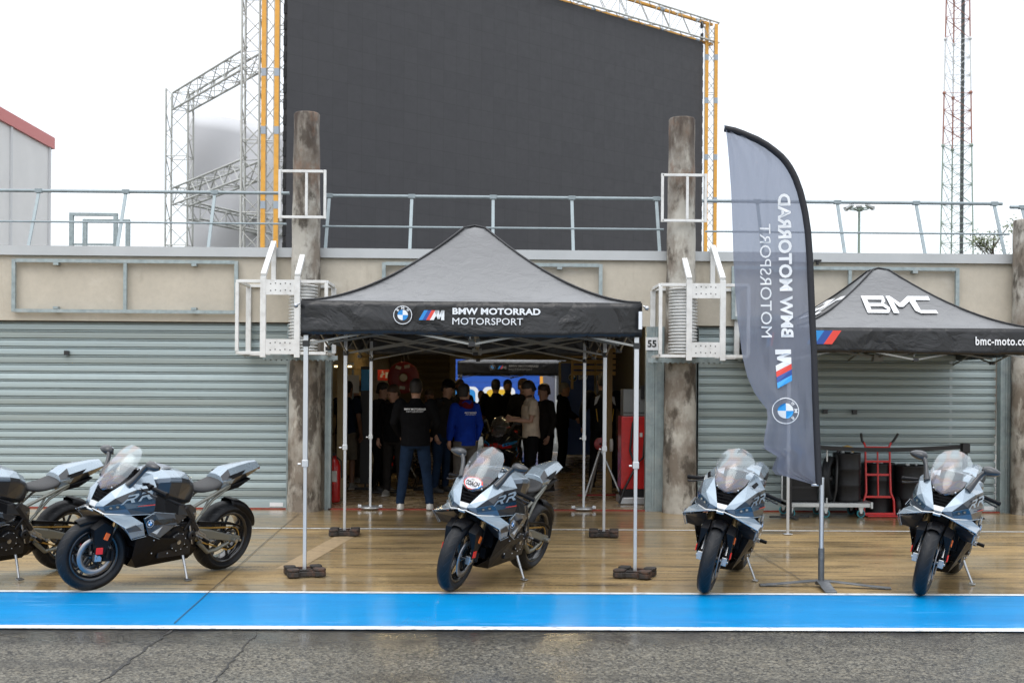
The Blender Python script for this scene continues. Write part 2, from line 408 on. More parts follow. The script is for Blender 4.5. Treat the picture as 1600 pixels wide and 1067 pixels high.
ground_mat('line_paint', (.74, .76, .76), 'white'); ground_mat('garage_floor', (.36, .27, .17), 'garage'); mat('far_ground', (.10, .10, .085), .9, var=.2, vscale=.5)
sheet('ground', -900, 900, -300, 1500, -.012, M['far_ground'])
sheet('pit_lane', -60, 60, -20, 33, 0, M['asphalt'])
sheet('concrete_apron', -40, 40, 10.02, 16.92, .004, M['apron'])
sheet('blue_lane_strip', -40, 40, 8.62, 10.03, .008, M['blue_paint'])
sheet('lane_edge_line', -40, 40, 8.52, 8.635, .012, M['line_paint'])
sheet('lane_edge_line', -40, 40, 10.015, 10.10, .012, M['line_paint'])
mat('pale_strip', (.40, .29, .165), .6, var=.15, vscale=20, dirt=(.15, .11, .06), dscale=9, damt=.5)
for (qa, qb) in (((540, 838), (448, 890)),):
    a, b = gnd(*qa), gnd(*qb); d = (b-a).normalized(); n_ = V((-d.y, d.x, 0))*.11
    o = MB().add([a-n_+V((0, 0, .007)), a+n_+V((0, 0, .007)), b+n_+V((0, 0, .007)), b-n_+V((0, 0, .007))], [(0, 1, 2, 3)]).build('worn_marking', M['pale_strip']); o['kind'] = 'structure'
g1 = gnd(860, 828)
sheet('apron_line', -40, 40, g1.y-.045, g1.y+.03, .010, M['line_paint'])
sheet('garage_floor', -14, 14, 16.93, 32.3, .006, M['garage_floor'])
mat('joint', (.035, .028, .02), .5)
def joint(name, pts, w=.007, z=.014):
    mb = MB()
    for a, b in zip(pts[:-1], pts[1:]):
        a = gnd(*a); b = gnd(*b); d = (b-a).normalized(); n = V((-d.y, d.x, 0))*w/2
        mb.add([a-n+V((0, 0, z)), a+n+V((0, 0, z)), b+n+V((0, 0, z)), b-n+V((0, 0, z))], [(0, 1, 2, 3)])
    o = mb.build(name, M['joint']); o['kind'] = 'structure'; return o
joint('expansion_joint', [(467, 803), (420, 843), (332, 922), (272, 976)])
joint('expansion_joint', [(1175, 862), (1240, 900), (1262, 916)])
rj = random.Random(5)
def tar_seam(pa, pb, w0, n=26):
    mb = MB(); a, b = gnd(*pa), gnd(*pb); d = (b-a).normalized(); nn = V((-d.y, d.x, 0)); L0 = []; R0 = []
    for i in range(n+1):
        q = a.lerp(b, i/n)+nn*rj.uniform(-.012, .012); ww = w0*rj.uniform(.45, 1.2); L0.append(q-nn*ww+V((0, 0, .004))); R0.append(q+nn*ww+V((0, 0, .004)))
    for i in range(n): mb.add([L0[i], R0[i], R0[i+1], L0[i+1]], [(0, 1, 2, 3)])
    o = mb.build('tar_seam', M['tar']); o['kind'] = 'structure'
mat('tar', (.016, .015, .013), .45, var=.3, vscale=12, bump=.4, bscale=60)
tar_seam((268, 984), (132, 1085), .010); tar_seam((402, 988), (318, 1085), .006)
# ================================================================ PIT BUILDING
def concrete(name, base, streak=.0, top=None):
    m = bpy.data.materials.new(name); nt, p = nodes(m); N = nt.nodes; L = nt.links
    tc = N.new('ShaderNodeTexCoord'); P = tc.outputs['Object']
    def noise(scale, st=(1, 1, 1), det=9, loc=(0, 0, 0)):
        mp = N.new('ShaderNodeMapping'); mp.inputs['Scale'].default_value = st; mp.inputs['Location'].default_value = loc; L.new(P, mp.inputs[0])
        nz = N.new('ShaderNodeTexNoise'); nz.inputs['Scale'].default_value = scale; nz.inputs['Detail'].default_value = det; nz.inputs['Roughness'].default_value = .62
        L.new(mp.outputs[0], nz.inputs[0]); return nz.outputs[0]
    def rng(s, a, b, c=0, d=1):
        mr = N.new('ShaderNodeMapRange'); L.new(s, mr.inputs[0]); mr.inputs[1].default_value = a; mr.inputs[2].default_value = b
        mr.inputs[3].default_value = c; mr.inputs[4].default_value = d; return mr.outputs[0]
    def mix(fac, a, b):
        mx = N.new('ShaderNodeMix'); mx.data_type = 'RGBA'; L.new(fac, mx.inputs[0])
        for i, c in ((6, a), (7, b)):
            if isinstance(c, tuple): mx.inputs[i].default_value = (*c, 1)
            else: L.new(c, mx.inputs[i])
        return mx.outputs[2]
    c = mix(rng(noise(1.3), .35, .65), base, tuple(v*.86 for v in base))
    c = mix(rng(noise(12), .4, .7, 0, .35), c, tuple(v*.72 for v in base))
    c = mix(rng(noise(1.1, (1, 1, 1.6), 10, (3, 1, 2)), .57, .66, 0, .42), c, (.66, .63, .57))
    c = mix(rng(noise(3, (1.6, 1.6, .35), 6, (8, 2, 2)), .60, .78, 0, .4), c, (.22, .17, .11))
    if streak:
        c = mix(rng(noise(1.9, (1.2, 1.2, .8), 14, (1, 5, 0)), .40, .56, 0, streak*.85), c, (.145, .11, .08))
        c = mix(rng(noise(3.4, (1.1, 1.1, .6), 14, (3, 5, 2)), .51, .60, 0, .85), c, (.06, .048, .036))
        c = mix(rng(noise(5, (2, 2, .6), 10, (4, 0, 1)), .56, .68, 0, .7), c, (.52, .50, .44))
        if top:
            sep = N.new('ShaderNodeSeparateXYZ'); L.new(P, sep.inputs[0])
            q = N.new('ShaderNodeMath'); q.operation = 'MULTIPLY'; L.new(rng(sep.outputs[2], top-1.3, top-.1), q.inputs[0]); L.new(rng(noise(3, (2, 2, .5), 8, (7, 7, 0)), .3, .6), q.inputs[1])
            c = mix(q.outputs[0], c, (.045, .03, .022))
            q2 = N.new('ShaderNodeMath'); q2.operation = 'MULTIPLY'; L.new(rng(noise(2.5, (1, 1, .7), 8, (2, 9, 3)), .52, .62), q2.inputs[0]); L.new(rng(sep.outputs[2], top-1.4, top-.6), q2.inputs[1])
            c = mix(q2.outputs[0], c, (.17, .10, .065))
    L.new(c, p.inputs['Base Color']); p.inputs['Roughness'].default_value = .8
    b = N.new('ShaderNodeBump'); b.inputs['Strength'].default_value = .25; b.inputs['Distance'].default_value = .01; L.new(noise(30), b.inputs['Height']); L.new(b.outputs[0], p.inputs['Normal'])
    M[name] = m; return m
concrete('wall_concrete', (.56, .515, .43)); concrete('pier_concrete', (.42, .38, .31), .5); concrete('column_concrete', (.47, .45, .40), .95, top=5.4)
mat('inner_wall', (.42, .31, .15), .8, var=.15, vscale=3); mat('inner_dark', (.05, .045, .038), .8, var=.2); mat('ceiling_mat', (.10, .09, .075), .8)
mat('coping_metal', (.47, .49, .50), .45, .3, var=.07, vscale=2)
mat('shutter', (.375, .46, .475), .45, .15, var=.10, vscale=2.0, stretch=(.25, 1, 9), dirt=(.22, .25, .24), dscale=2.0, damt=.45)
mat('shutter_dull', (.30, .355, .35), .5, .15, var=.15, vscale=2.0, stretch=(.25, 1, 9), dirt=(.20, .22, .20), dscale=2.0, damt=.6); mat('shutter_pale', (.43, .525, .545), .42, .15, var=.08, vscale=3)
mat('jamb', (.27, .33, .34), .5, .35, var=.2, vscale=7, dirt=(.42, .45, .44), dscale=5, damt=.5)
mat('wood_slat', (.38, .25, .10), .6, var=.12)
mat('threshold_red', (.25, .035, .02), .6, var=.3, vscale=12)

YW = 17.0
bld = thing('pit_building', 'long beige concrete pit garage building with grey coping and grey roller shutters', 'building', (0, YW, 0))
def bb(name, x0, x1, y0, y1, z0, z1, m, parent=bld, bevel=0):
    return MB().box(x0, x1, y0-YW, y1-YW, z0, z1).build(name, m, parent, bevel=bevel)
XL = at(449, 650, YW).x; XOL = at(515, 650, YW).x; XOR = at(1008, 650, YW).x; XJ = at(1036, 650, YW).x
XR0 = at(1090, 650, YW).x; XR1 = at(1560, 650, YW).x; XR2 = at(1583, 650, YW).x; XF = at(1600, 650, YW).x
ZB = 2.60
bb('parapet_wall', -16, at(481, 450, YW).x, 17.0, 17.25, ZB, 3.53, M['wall_concrete'])
bb('parapet_wall', at(483, 450, YW).x, at(1062, 450, YW).x, 17.0, 17.25, ZB-.02, 3.52, M['wall_concrete'])
bb('parapet_wall', at(1064, 450, YW).x, at(1592, 450, YW).x, 17.0, 17.25, ZB, 3.53, M['wall_concrete'])
bb('parapet_wall', at(1594, 450, YW).x, 16, 17.03, 17.25, ZB, 3.52, M['wall_concrete'])
for x0, x1 in ((-16, at(480.5, 450, YW).x), (at(483.5, 450, YW).x, at(1061.5, 450, YW).x), (at(1064.5, 450, YW).x, at(1591, 450, YW).x), (at(1595, 450, YW).x, 16)):
    mb = MB().box(x0, x1, -.045, .36, 3.53, 3.62).box(x0, x1, -.058, -.045, 3.50, 3.632)
    mb.build('coping', M['coping_metal'], bld)
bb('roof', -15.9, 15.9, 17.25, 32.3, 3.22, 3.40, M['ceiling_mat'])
bb('pier', XL+.06, XOL-.06, 17.005, 17.30, 0, ZB-.022, M['pier_concrete'])
bb('pier', XJ+.004, XR0-.04, 17.005, 17.30, 0, ZB-.022, M['pier_concrete'])
bb('pier', XR2, XR2+1.0, 16.94, 17.30, 0, ZB-.002, M['pier_concrete'])
bb('inner_wall', XL+.0, XL+.2, 17.31, 32.2, .0, 3.22, M['inner_wall'])
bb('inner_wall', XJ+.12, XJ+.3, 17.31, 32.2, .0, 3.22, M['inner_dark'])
# galvanised door jambs
def jamb(x0, x1, name='door_jamb'):
    mb = MB().box(x0, x1, -.06, .06, 0, ZB-.024)
    mb.box(x0, x0+.03, -.075, -.06, 0, ZB-.03).box(x1-.03, x1, -.075, -.06, 0, ZB-.03)
    return mb.build(name, M['jamb'], bld)
jamb(XOL-.055, XOL+.03); jamb(XOR, XOR+.12); jamb(XOR+.125, XJ); jamb(XL-.0, XL+.055); jamb(XR1, XR1+.10); jamb(XR1+.105, XR2-.003)
jamb(XR0-.035, XR0+.0)
def shutter(x0, x1, Y, zt, name='roller_door', pitch=.1155, m='shutter'):
    n = int(zt/pitch); prof = []
    for k in range(n):
        z = .05+k*pitch
        prof += [(0.05, z), (-.006, z+.001), (-.012, z+.005), (-.014, z+.043), (-.012, z+.078), (-.006, z+.082), (.05, z+.083), (.05, z+.0915), (.004, z+.0925), (.002, z+.099), (.004, z+.1055), (.05, z+.1065)]
    mb = MB(); vs = []
    for (y, z) in prof: vs += [(x0, Y-YW+y, z), (x1, Y-YW+y, z)]
    rs = random.Random(int(x0*10)); odd = {k: rs.choice((1, 1, 2)) for k in range(n) if rs.random() < .22}
    base_ = len(mb.v); mb.v += [V(p) for p in vs]
    for i in range(len(prof)-1):
        mb.f.append([base_+2*i, base_+2*i+1, base_+2*i+3, base_+2*i+2]); mb.sm.append(False); mb.m.append(odd.get(i//12, 0) if i % 12 in (1, 2, 3, 4) else 0)
    mb.box(x0, x1, Y-YW-.022, Y-YW+.03, .006, .10)
    o = mb.build(name, [M[m], M['shutter_dull'], M['shutter_pale']] if m == 'shutter' else M[m], bld, recalc=False); return o
d1 = shutter(-14, XL-.003, 17.10, ZB+.05)
d2 = shutter(XR0+.003, XR1-.003, 17.10, ZB+.05)
MB().box(at(420, 780, YW).x, at(441, 780, YW).x, .07, .076, .03, .085).build('door_plate', M['white_print'], d1)
MB().box(at(1541, 780, YW).x, at(1557, 780, YW).x, .07, .076, .03, .085).build('door_plate', M['white_print'], d2)
mbk = MB()
for px, py in ((102, 551), (1291, 643), (1337, 644)):
    q = at(px, py, 17.0); MB().box(q.x-.03, q.x+.03, .03, .085, q.z-.03, q.z+.03).build('door_handle', M['black_plastic'], d1 if px < 500 else d2)
d3 = shutter(XR2+1.003, 15.9, 17.10, ZB+.05)
for x0, x1 in ((-14, XL), (XOL, XOR), (XR0, XR1)):
    MB().box(x0, x1, -.075, -.035, .004, .022).build('threshold', M['threshold_red'], bld)
mbn = MB().box(at(1009, 536, 16.93).x, at(1028, 536, 16.93).x, -.085, -.0765, at(1018, 547, 16.9).z, at(1018, 527, 16.9).z)
pl = mbn.build('number_plate', M['white_print'], bld)
q = at(1018.5, 537, 16.93)
Art().text('55', -.062, -.05, .062, .05, 4, bold=.03).build('lettering', lambda x, y, l: V((q.x+x, 16.913-YW-l, q.z+y)), PRINT, pl, lift=.003)
# galvanised sign frames on the parapet
def sign_frame(px0, px1, py0, py1, mids, Y=16.93):
    a = at(px0, py0, Y); b = at(px1, py1, Y); mb = MB(); t = .035
    z0, z1 = b.z, a.z; y = Y-YW
    mb.bar((a.x, y, z0-t/2), (a.x, y, z1+t/2), .05, .05).bar((b.x, y, z0-t/2), (b.x, y, z1+t/2), .05, .05)
    mb.bar((a.x+.026, y, z0), (b.x-.026, y, z0), .048, .048, up=(0, 1, 0)).bar((a.x+.026, y, z1), (b.x-.026, y, z1), .048, .048, up=(0, 1, 0))
    for mx in mids:
        c = at(mx, py0, Y); mb.bar((c.x, y+.003, z0+.025), (c.x, y+.003, z1-.025), .045, .045)
    for fx in (.19, .81):
        x = a.x+(b.x-a.x)*fx
        mb.box(x-.035, x+.035, y-.03, y+.06, z1-.06, z1-.026).box(x-.035, x+.035, y-.03, y+.06, z0+.026, z0+.06)
    return mb.build('sign_frame', M['galv'], bld)
sign_frame(22, 369, 407, 488, [196]); sign_frame(600, 938, 412, 492, [770]); sign_frame(1146, 1495, 418, 500, [1328])
for px in (1278,):
    q = at(px, 407, 16.9); MB().box(q.x-.05, q.x+.05, -.10, -.06, q.z-.012, q.z+.012).box(q.x-.015, q.x+.015, -.095, -.06, q.z-.06, q.z-.012).build('coping_clip', M['black_metal'], bld)
# rear wall with the opening to the paddock
YB = 32.0
xa = at(606, 600, YB).x-.3; xo0 = at(712, 600, YB).x; xo1 = at(884, 600, YB).x; xb = XJ+.3; zo = at(800, 562, YB).z
bb('rear_wall', xa, at(706, 600, YB).x, YB, YB+.25, 0, 3.2, M['inner_wall'])
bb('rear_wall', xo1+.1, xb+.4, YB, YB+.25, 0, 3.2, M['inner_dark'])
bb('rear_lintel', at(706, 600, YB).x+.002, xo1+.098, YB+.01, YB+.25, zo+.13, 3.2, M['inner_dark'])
mat('beige_frame', (.40, .32, .18), .6, var=.1)
bb('rear_door_frame', at(703, 600, YB).x, xo1+.12, YB-.08, YB-.002, zo, zo+.13, M['beige_frame'])
bb('rear_door_frame', at(703, 600, YB).x, xo0, YB-.079, YB-.003, 0, zo-.002, M['beige_frame'])
bb('rear_door_frame', xo1, xo1+.12, YB-.079, YB-.003, 0, zo-.002, M['beige_frame'])
mat('rear_shutter', (.15, .115, .06), .6, var=.1)
s = shutter(at(590, 600, 31.8).x, at(702, 600, 31.8).x, 31.85, 3.2, 'rear_shutter', .18, 'rear_shutter')
# wooden slats high on the right inside wall, block wall courses on the left
mb = MB()
for k in range(7): mb.box(XJ-.75, XJ+.10, 7.4+k*.0, 7.44, 1.98+k*.115, 2.06+k*.115)
mb.box(XJ-.80, XJ-.752, 7.38, 7.46, 1.7, 2.9)
mb.build('slatted_vent', M['wood_slat'], bld)
mb = MB()
for k in range(11):
    for j in range(20):
        y0 = .45+j*.62+(k % 2)*.31; mb.box(XL+.201, XL+.222, y0, y0+.60, .1+k*.28, .36+k*.28)
mb.build('block_courses', M['inner_wall'], bld)
bb('inner_post', XOL-.12, XOL+.02, 18.8, 18.95, 0, 3.2, M['beige_frame'])
bb('inner_post', XOR-.28, XOR-.18, 19.8, 19.95, 0, 3.2, M['wood_slat'])

# ================================================================ COLUMNS with their metal brackets
def column(px, ptop, label, phase, r0, r1, lean=0):
    c = at(px, 700, 16.78); top = at(px, ptop, 16.75).z
    o = MB()
    prof = []
    K = 26
    for i in range(K+1):
        z = top*i/K; r = r0+(r1-r0)*(i/K)+.004*sin(i*1.7+phase)
        prof.append((r, z))
    prof += [(r1*.93, top+.02), (r1*.6, top+.03), (.01, top+.032)]
    o.lathe(prof, n=40)
    ob = o.build('concrete_column', M['column_concrete']); ob.location = (c.x, 16.78, 0)
    ob.rotation_euler = (0, 0, phase)
    return tag(ob, label, 'column', 'round concrete columns in front of the garages'), c.x, top
c1, CX1, _ = column(476, 179, 'tall stained round concrete column left of the open garage', 0.4, .235, .175)
c2, CX2, _ = column(1062, 187, 'tall round concrete column with rusty top right of the open garage', 2.2, .235, .178)
c3, CX3, _ = column(1603, 346, 'dark stained concrete column at the far right end of the facade', 4.0, .2, .19)

def bracket(cx, sg, label):
    t = thing('sign_bracket', label, 'metal bracket', (cx, 16.78, 0), 0, 'white metal brackets round the columns')
    Yf = -.60; Yb = .20
    def X(u): return sg*u
    zt, zb = 3.10, 2.15
    fr = MB(); w_ = .05
    xo, xi, xm, xr = -.82, -.47, -.02, .36           # outer frame, front posts, inner frame
    for x in (xi, xm): fr.bar((X(x), Yf, zb-.06), (X(x), Yf, zt+.06), .075, .05)
    fr.build('front_post', M['white_paint'], t, bevel=.004)
    for xa_, xb_ in ((xo, xi-.04), (xm+.04, xr)):
        bx = MB()
        for z in (zt, zb):
            bx.bar((X(xa_), Yf+.03, z), (X(xb_), Yf+.03, z), .045, .04)
            bx.bar((X(xa_), Yb, z), (X(xb_), Yb, z), .045, .04)
        for x in ((xo,) if xa_ == xo else (xr,)):
            for z in (zt, zb): bx.bar((X(x), Yf+.052, z), (X(x), Yb-.022, z), .045, .04)
            bx.bar((X(x), Yf+.03, zb+.022), (X(x), Yf+.03, zt-.022), .045, .045)
            bx.bar((X(x), Yb, zb+.022), (X(x), Yb, zt-.022), .07, .05)
        bx.build('side_frame', M['white_paint'], t, bevel=.003)
    for z in (zt-.08, zb+.085):
        p = MB().box(min(X(xi+.038), X(xm-.038)), max(X(xi+.038), X(xm-.038)), Yf-.02, Yf+.0, z-.10, z+.10)
        for i in range(5):
            for k in (-1, 1):
                x = X(xi+.10+i*.065); p.box(x-.007, x+.007, Yf-.023, Yf-.0205, z+k*.045-.007+.008*(i % 2), z+k*.045+.007+.008*(i % 2), 1)
        p.build('mounting_plate', [M['white_paint'], M['black_print']], t)
    dg = MB()
    for x in (xi, xm):
        dg.bar((X(x), Yf, zt+.08), (X(x)*.985, .13, zt+.60), .07, .05)
        dg.bar((X(x)*.985, .13, zt-.02), (X(x)*.985, .13, zt+.56), .065, .05)
        dg.bar((X(x)*.985, .13, zt+.02), (X(x), Yf+.04, zt+.02), .04, .04)
        dg.bar((X(x)*.985, .16, zt+.45), (X(x), .23, zt+.35), .04, .03)
    dg.build('diagonal_brace', M['white_paint'], t, bevel=.003)
    lad = MB()
    for x in (xo, xr): lad.bar((X(x), -.02, zb-.05), (X(x), -.02, zb-.02), .03)
    lad.bar((X(xo+.3), -.35, zb-.05), (X(xr+.1), -.15, zb-.05), .10, .06)
    for i in range(14):
        u = (i+.5)/14; lad.box(X(xo+.3)+(X(xr+.1)-X(xo+.3))*u-.01, X(xo+.3)+(X(xr+.1)-X(xo+.3))*u+.01, -.45+.2*u, -.33+.2*u, zb-.095, zb-.082)
    lad.build('perforated_channel', M['galv'], t)
    # small frame higher up
    sf = MB(); z0, z1 = at(0, 345, 16.5).z-.0, at(0, 275, 16.5).z
    z0, z1 = 4.0, 4.62
    for x in (-.32 if sg > 0 else -.30, .29): sf.bar((x, -.26, z0-.02), (x, -.26, z1+.02), .035)
    sf.bar((-.30, -.26, z0), (.27, -.26, z0), .035); sf.bar((-.30, -.26, z1), (.27, -.26, z1), .035); sf.bar((.04, -.26, z0+.02), (.04, -.26, z1-.02), .035)
    sf.build('upper_frame', M['white_paint'], t, bevel=.003)
    # ribbed hose sleeve round the column
    rb = MB(); prof = []
    for k in range(21):
        z = 2.18+k*.043; prof += [(.150, z), (.195, z+.010), (.195, z+.022), (.150, z+.034)]
    rb.lathe(prof, (sg*.02, -.34, 0), n=32); rb.build('ribbed_sleeve', M['white_paint'], t)
    return t
bracket(CX1, 1, 'white metal bracket frame round the left concrete column beside the tent')
bracket(CX2, -1, 'white metal bracket frame round the right concrete column beside the flag')

# ================================================================ ROOF RAILINGS
def railing(p0, p1, posts, label, Y0=17.12, Y1=17.52):
    """p0, p1: end pixels of the top rail; posts: pixel x of the post feet"""
    a = at(p0[0], p0[1], Y1); b = at(p1[0], p1[1], Y1); zt = (a.z+b.z)/2; zm = zt-.47
    t = thing('roof_railing', label, 'railing', (0, Y0, 0), 0, 'steel railings along the roof edge')
    dY = Y1-Y0; ym = dY*(zm-3.63)/(zt-3.63)
    MB().tube([(a.x, dY, zt), (b.x, dY, zt)], .024, 12).build('top_rail', M['rail_steel'], t)
    MB().tube([(a.x, ym, zm), (b.x, ym, zm)], .014, 10).build('mid_rail', M['rail_steel'], t)
    for px in posts:
        x = at(px, 390, Y1).x
        MB().bar((x, 0, 3.60), (x, dY, zt-.02), .045, .02).box(x-.05, x+.05, dY-.03, dY+.03, zt-.028, zt+.03).build('post', M['rail_steel'], t, bevel=.003)
    return t
railing((-90, 300), (452, 299), [-80, 60, 196, 335], 'grey steel railing on the roof edge at the left of the facade')
railing((508, 308.5), (1034, 308.5), [514, 643, 770, 893, 1025], 'grey steel railing on the roof edge in front of the big screen')
railing((1098, 315.5), (1566, 317.5), [1183, 1308, 1431, 1553], 'grey steel railing on the roof edge between flag and lattice mast')
railing((1578, 324), (1700, 325), [1597, 1690], 'short grey railing end on the roof at the far right edge')
# roof hatch guard
for (x0, x1, y0, lab) in ((112, 181, 337, 'taller green grey steel guard frame on the roof left'), (133, 200, 347, 'lower green grey steel guard frame on the roof left')):
    Yh = 19.2 if x0 == 112 else 18.6
    a = at(x0, y0, Yh); b = at(x1, y0, Yh)
    t = thing('guard_frame', lab, 'guard frame', ((a.x+b.x)/2, Yh, 3.40), 0)
    h = a.z-3.40; wv = (b.x-a.x)/2
    MB().bar((-wv, 0, 0), (-wv, 0, h), .06).bar((wv, 0, 0), (wv, 0, h), .06).bar((-wv-.03, 0, h+.02), (wv+.03, 0, h+.02), .06, .045).build('frame', M['galv'], t)
    MB().bar((-wv+.03, 0, h-.45), (wv-.03, 0, h-.45), .03).build('cross_bar', M['galv'], t)

# ================================================================ BIG SCREEN AND TRUSSES
mat('screen_panel', (.019, .020, .022), .55, var=.06, vscale=3)
scrm = M['screen_panel']; nt, p = nodes(scrm); N = nt.nodes; L = nt.links
br = N.new('ShaderNodeTexBrick'); tcc = N.new('ShaderNodeTexCoord'); L.new(tcc.outputs['Object'], br.inputs[0]); br.offset = 0
mpp = N.new('ShaderNodeMapping'); mpp.inputs['Rotation'].default_value = (radians(90), 0, 0); L.new(tcc.outputs['Object'], mpp.inputs[0]); L.new(mpp.outputs[0], br.inputs[0])
br.inputs['Scale'].default_value = 1; br.inputs['Brick Width'].default_value = .7; br.inputs['Row Height'].default_value = .7; br.inputs['Mortar Size'].default_value = .014; br.inputs['Bias'].default_value = -.2
br.inputs['Color1'].default_value = (.038, .038, .042, 1); br.inputs['Color2'].default_value = (.033, .033, .037, 1); br.inputs['Mortar'].default_value = (.028, .028, .031, 1)
L.new(br.outputs[0], p.inputs['Base Color'])
KS = 1.4
SA = at(447, 300, 34.0*KS); SB = at(1097, 300, 45.3*KS)
zsB = at(1096, 66, 45.3*KS).z; H = zsB
ang = math.atan2(SB.y-SA.y, SB.x-SA.x); Ls = (V((SB.x-SA.x, SB.y-SA.y, 0))).length
scr = thing('led_screen', 'huge dark grey video screen standing behind the pit building', 'screen', (SA.x, SA.y, 0), ang)
MB().box(0, Ls, 0, .25, 1.2, H).build('display_panel', scrm, scr)
mb = MB()
for i in range(0, 32):
    z = 1.4+i*.62; mb.box(-.05, -.002, .02, .2, z, z+.36)
    mb.box(Ls+.002, Ls+.05, .02, .2, z, z+.36)
mb.build('panel_edge', M['black_metal'], scr)
def truss(a, b, w, label=None, m='truss_alu', seg=None, r=.050, rb=.022, group=None, name='truss', yellow=None, parent=None, wy=None):
    w *= KS; wy = wy*KS if wy else None; seg = seg*KS if seg else None
    a = V(a); b = V(b); d = (b-a); Lt = d.length; d.normalize(); up = V((0, 0, 1)) if abs(d.z) < .9 else V((0, 1, 0))
    s1 = d.cross(up).normalized(); s2 = s1.cross(d).normalized(); wy = wy or w
    cn = [(-1, -1), (1, -1), (1, 1), (-1, 1)]
    t = parent or tag(thing(name, None, None, a), label, 'truss', group)
    o = a
    ch = MB(); ybar = MB()
    for k, (i, j) in enumerate(cn):
        off = s1*i*w/2+s2*j*wy/2
        if yellow and k in yellow: ybar.bar(off, off+d*Lt, .17, .12)
        else: ch.tube([off, off+d*Lt], r, 8)
    ch.build('chord', M[m], t)
    if yellow:
        for k in yellow:
            i, j = cn[k]; off = s1*i*w/2+s2*j*wy/2
            q = .8
            while q < Lt: ybar.bar(off+d*q, off+d*(q+.30), .185, .135, m=1); q += 2.6+.4*sin(q)
        ybar.build('yellow_board', [M['yellow_truss'], M['grey_strap']], t)
    br = MB(); n = max(2, int(Lt/(seg or w)))
    for f in range(4):
        i0, j0 = cn[f]; i1, j1 = cn[(f+1) % 4]
        A = s1*i0*w/2+s2*j0*wy/2; B = s1*i1*w/2+s2*j1*wy/2
        for k in range(n):
            p0 = A if k % 2 == 0 else B; p1 = B if k % 2 == 0 else A
            br.tube([p0+d*Lt*k/n, p1+d*Lt*(k+1)/n], rb, 5, caps=False)
        for k in range(0, n+1, 4): br.tube([A+d*Lt*k/n, B+d*Lt*k/n], rb, 5, caps=False)
    br.build('bracing', M[m], t)
    return t
G = 'aluminium trusses that hold the big screen'
def tw(px, Y, w, top_px=None, **k):
    Y *= KS; c = at(px, 300, Y); z = at(px, top_px, Y).z if top_px is not None else 17.0
    return truss((c.x, Y, 0), (c.x, Y, z), w, group=G, name='truss_tower', **k)
tw(280, 40.5, .72, 143, label='leftmost white truss tower behind the roof, farther from the screen')
tw(393, 34.6, .50, -60, label='white truss tower just left of the two yellow boards', seg=.5)
tw(441, 38.0, .45, -60, label='white truss tower half hidden behind the left edge of the screen', seg=.5)
tw(423, 34.0, .36, -60, label='truss tower with two yellow boards at the left edge of the screen', yellow=(0, 1), seg=.5)
a = at(283, 160, 40.5*KS); b = at(400, 95, 35.0*KS)
truss((a.x, 40.5*KS, a.z), (b.x, 35*KS, a.z), .55, 'upper sloping white truss joining the two left towers', group=G, name='truss_beam')
a = at(283, 308, 40.5*KS)
truss((a.x, 40.5*KS, a.z), (b.x, 35*KS, a.z), .55, 'lower white truss joining the two left towers', group=G, name='truss_beam')
a = at(290, 322, 40.6*KS); b = at(440, 340, 44*KS)
truss((a.x+.3, 40.9*KS, a.z-.2), (b.x, 46*KS, a.z-.2), .5, 'low white truss running back behind the left towers', group=G, name='truss_beam')
a = at(360, 300, 46)
c = at(1109, 300, 45.6*KS)
truss((c.x, 45.6*KS, 0), (c.x, 45.6*KS, zsB+1.0), .35, 'truss tower with two yellow boards at the right edge of the screen', group=G, name='truss_tower', yellow=(0, 1), seg=.5)
dirn = V((cos(ang), sin(ang), 0))
e0 = V((SA.x, SA.y, zsB+.62)); e1 = V((SB.x, SB.y, zsB+.62))+dirn*1.0
truss(e0, e1, .35, 'yellow edged truss along the sloping top edge of the screen', group=G, name='truss_beam', yellow=(0, 3), seg=.55, wy=.75)
# tarpaulin behind the left trusses
mat('tarpaulin', (.74, .75, .77), .6)
a = at(295, 175, 42.5*KS); b = at(455, 200, 45.5*KS); mb = MB(); vs = []; nx, nz_ = 16, 20
for j in range(nz_+1):
    for i in range(nx+1):
        u = i/nx; v = j/nz_; x = a.x+(b.x-a.x)*u; y = (42.5+3*u)*KS; zt = a.z*(1-u)+b.z*u
        vs.append((x, y+.18*sin(u*4+v*11)*v+.1*sin(u*9-v*17), .3+(zt-.3)*v))
mb.add(vs, [(j*(nx+1)+i, j*(nx+1)+i+1, (j+1)*(nx+1)+i+1, (j+1)*(nx+1)+i) for j in range(nz_) for i in range(nx)], 0, True)
tag(mb.build('tarpaulin', M['tarpaulin'], solid=.02), 'pale grey tarpaulin sheet hanging behind the white truss towers', 'tarpaulin')

# ================================================================ WHITE HALL at the left
mat('hall_white', (.72, .72, .71), .5, var=.05, vscale=1); mat('hall_red', (.60, .20, .19), .5); mat('hall_cap', (.62, .63, .64), .5)
hx = at(80, 300, 40.5).x; hz = at(80, 232, 40.5).z
hall = thing('warehouse', 'large white hall with a red roof edge behind the left end of the roof', 'building', (hx, 33, 0))
MB().box(-16, 0, -8, 7.5, 0, hz).build('wall', M['hall_white'], hall)
mb = MB()
MB().box(-16.1, .08, -8.1, 7.6, hz-.02, hz+.36).build('roof_edge', M['hall_red'], hall)
for y in (-5, -2, 1, 4, 7.2): mb.box(.001, .05, y, y+.12, 0, hz-.03)
mb.build('cladding_joint', M['hall_cap'], hall)

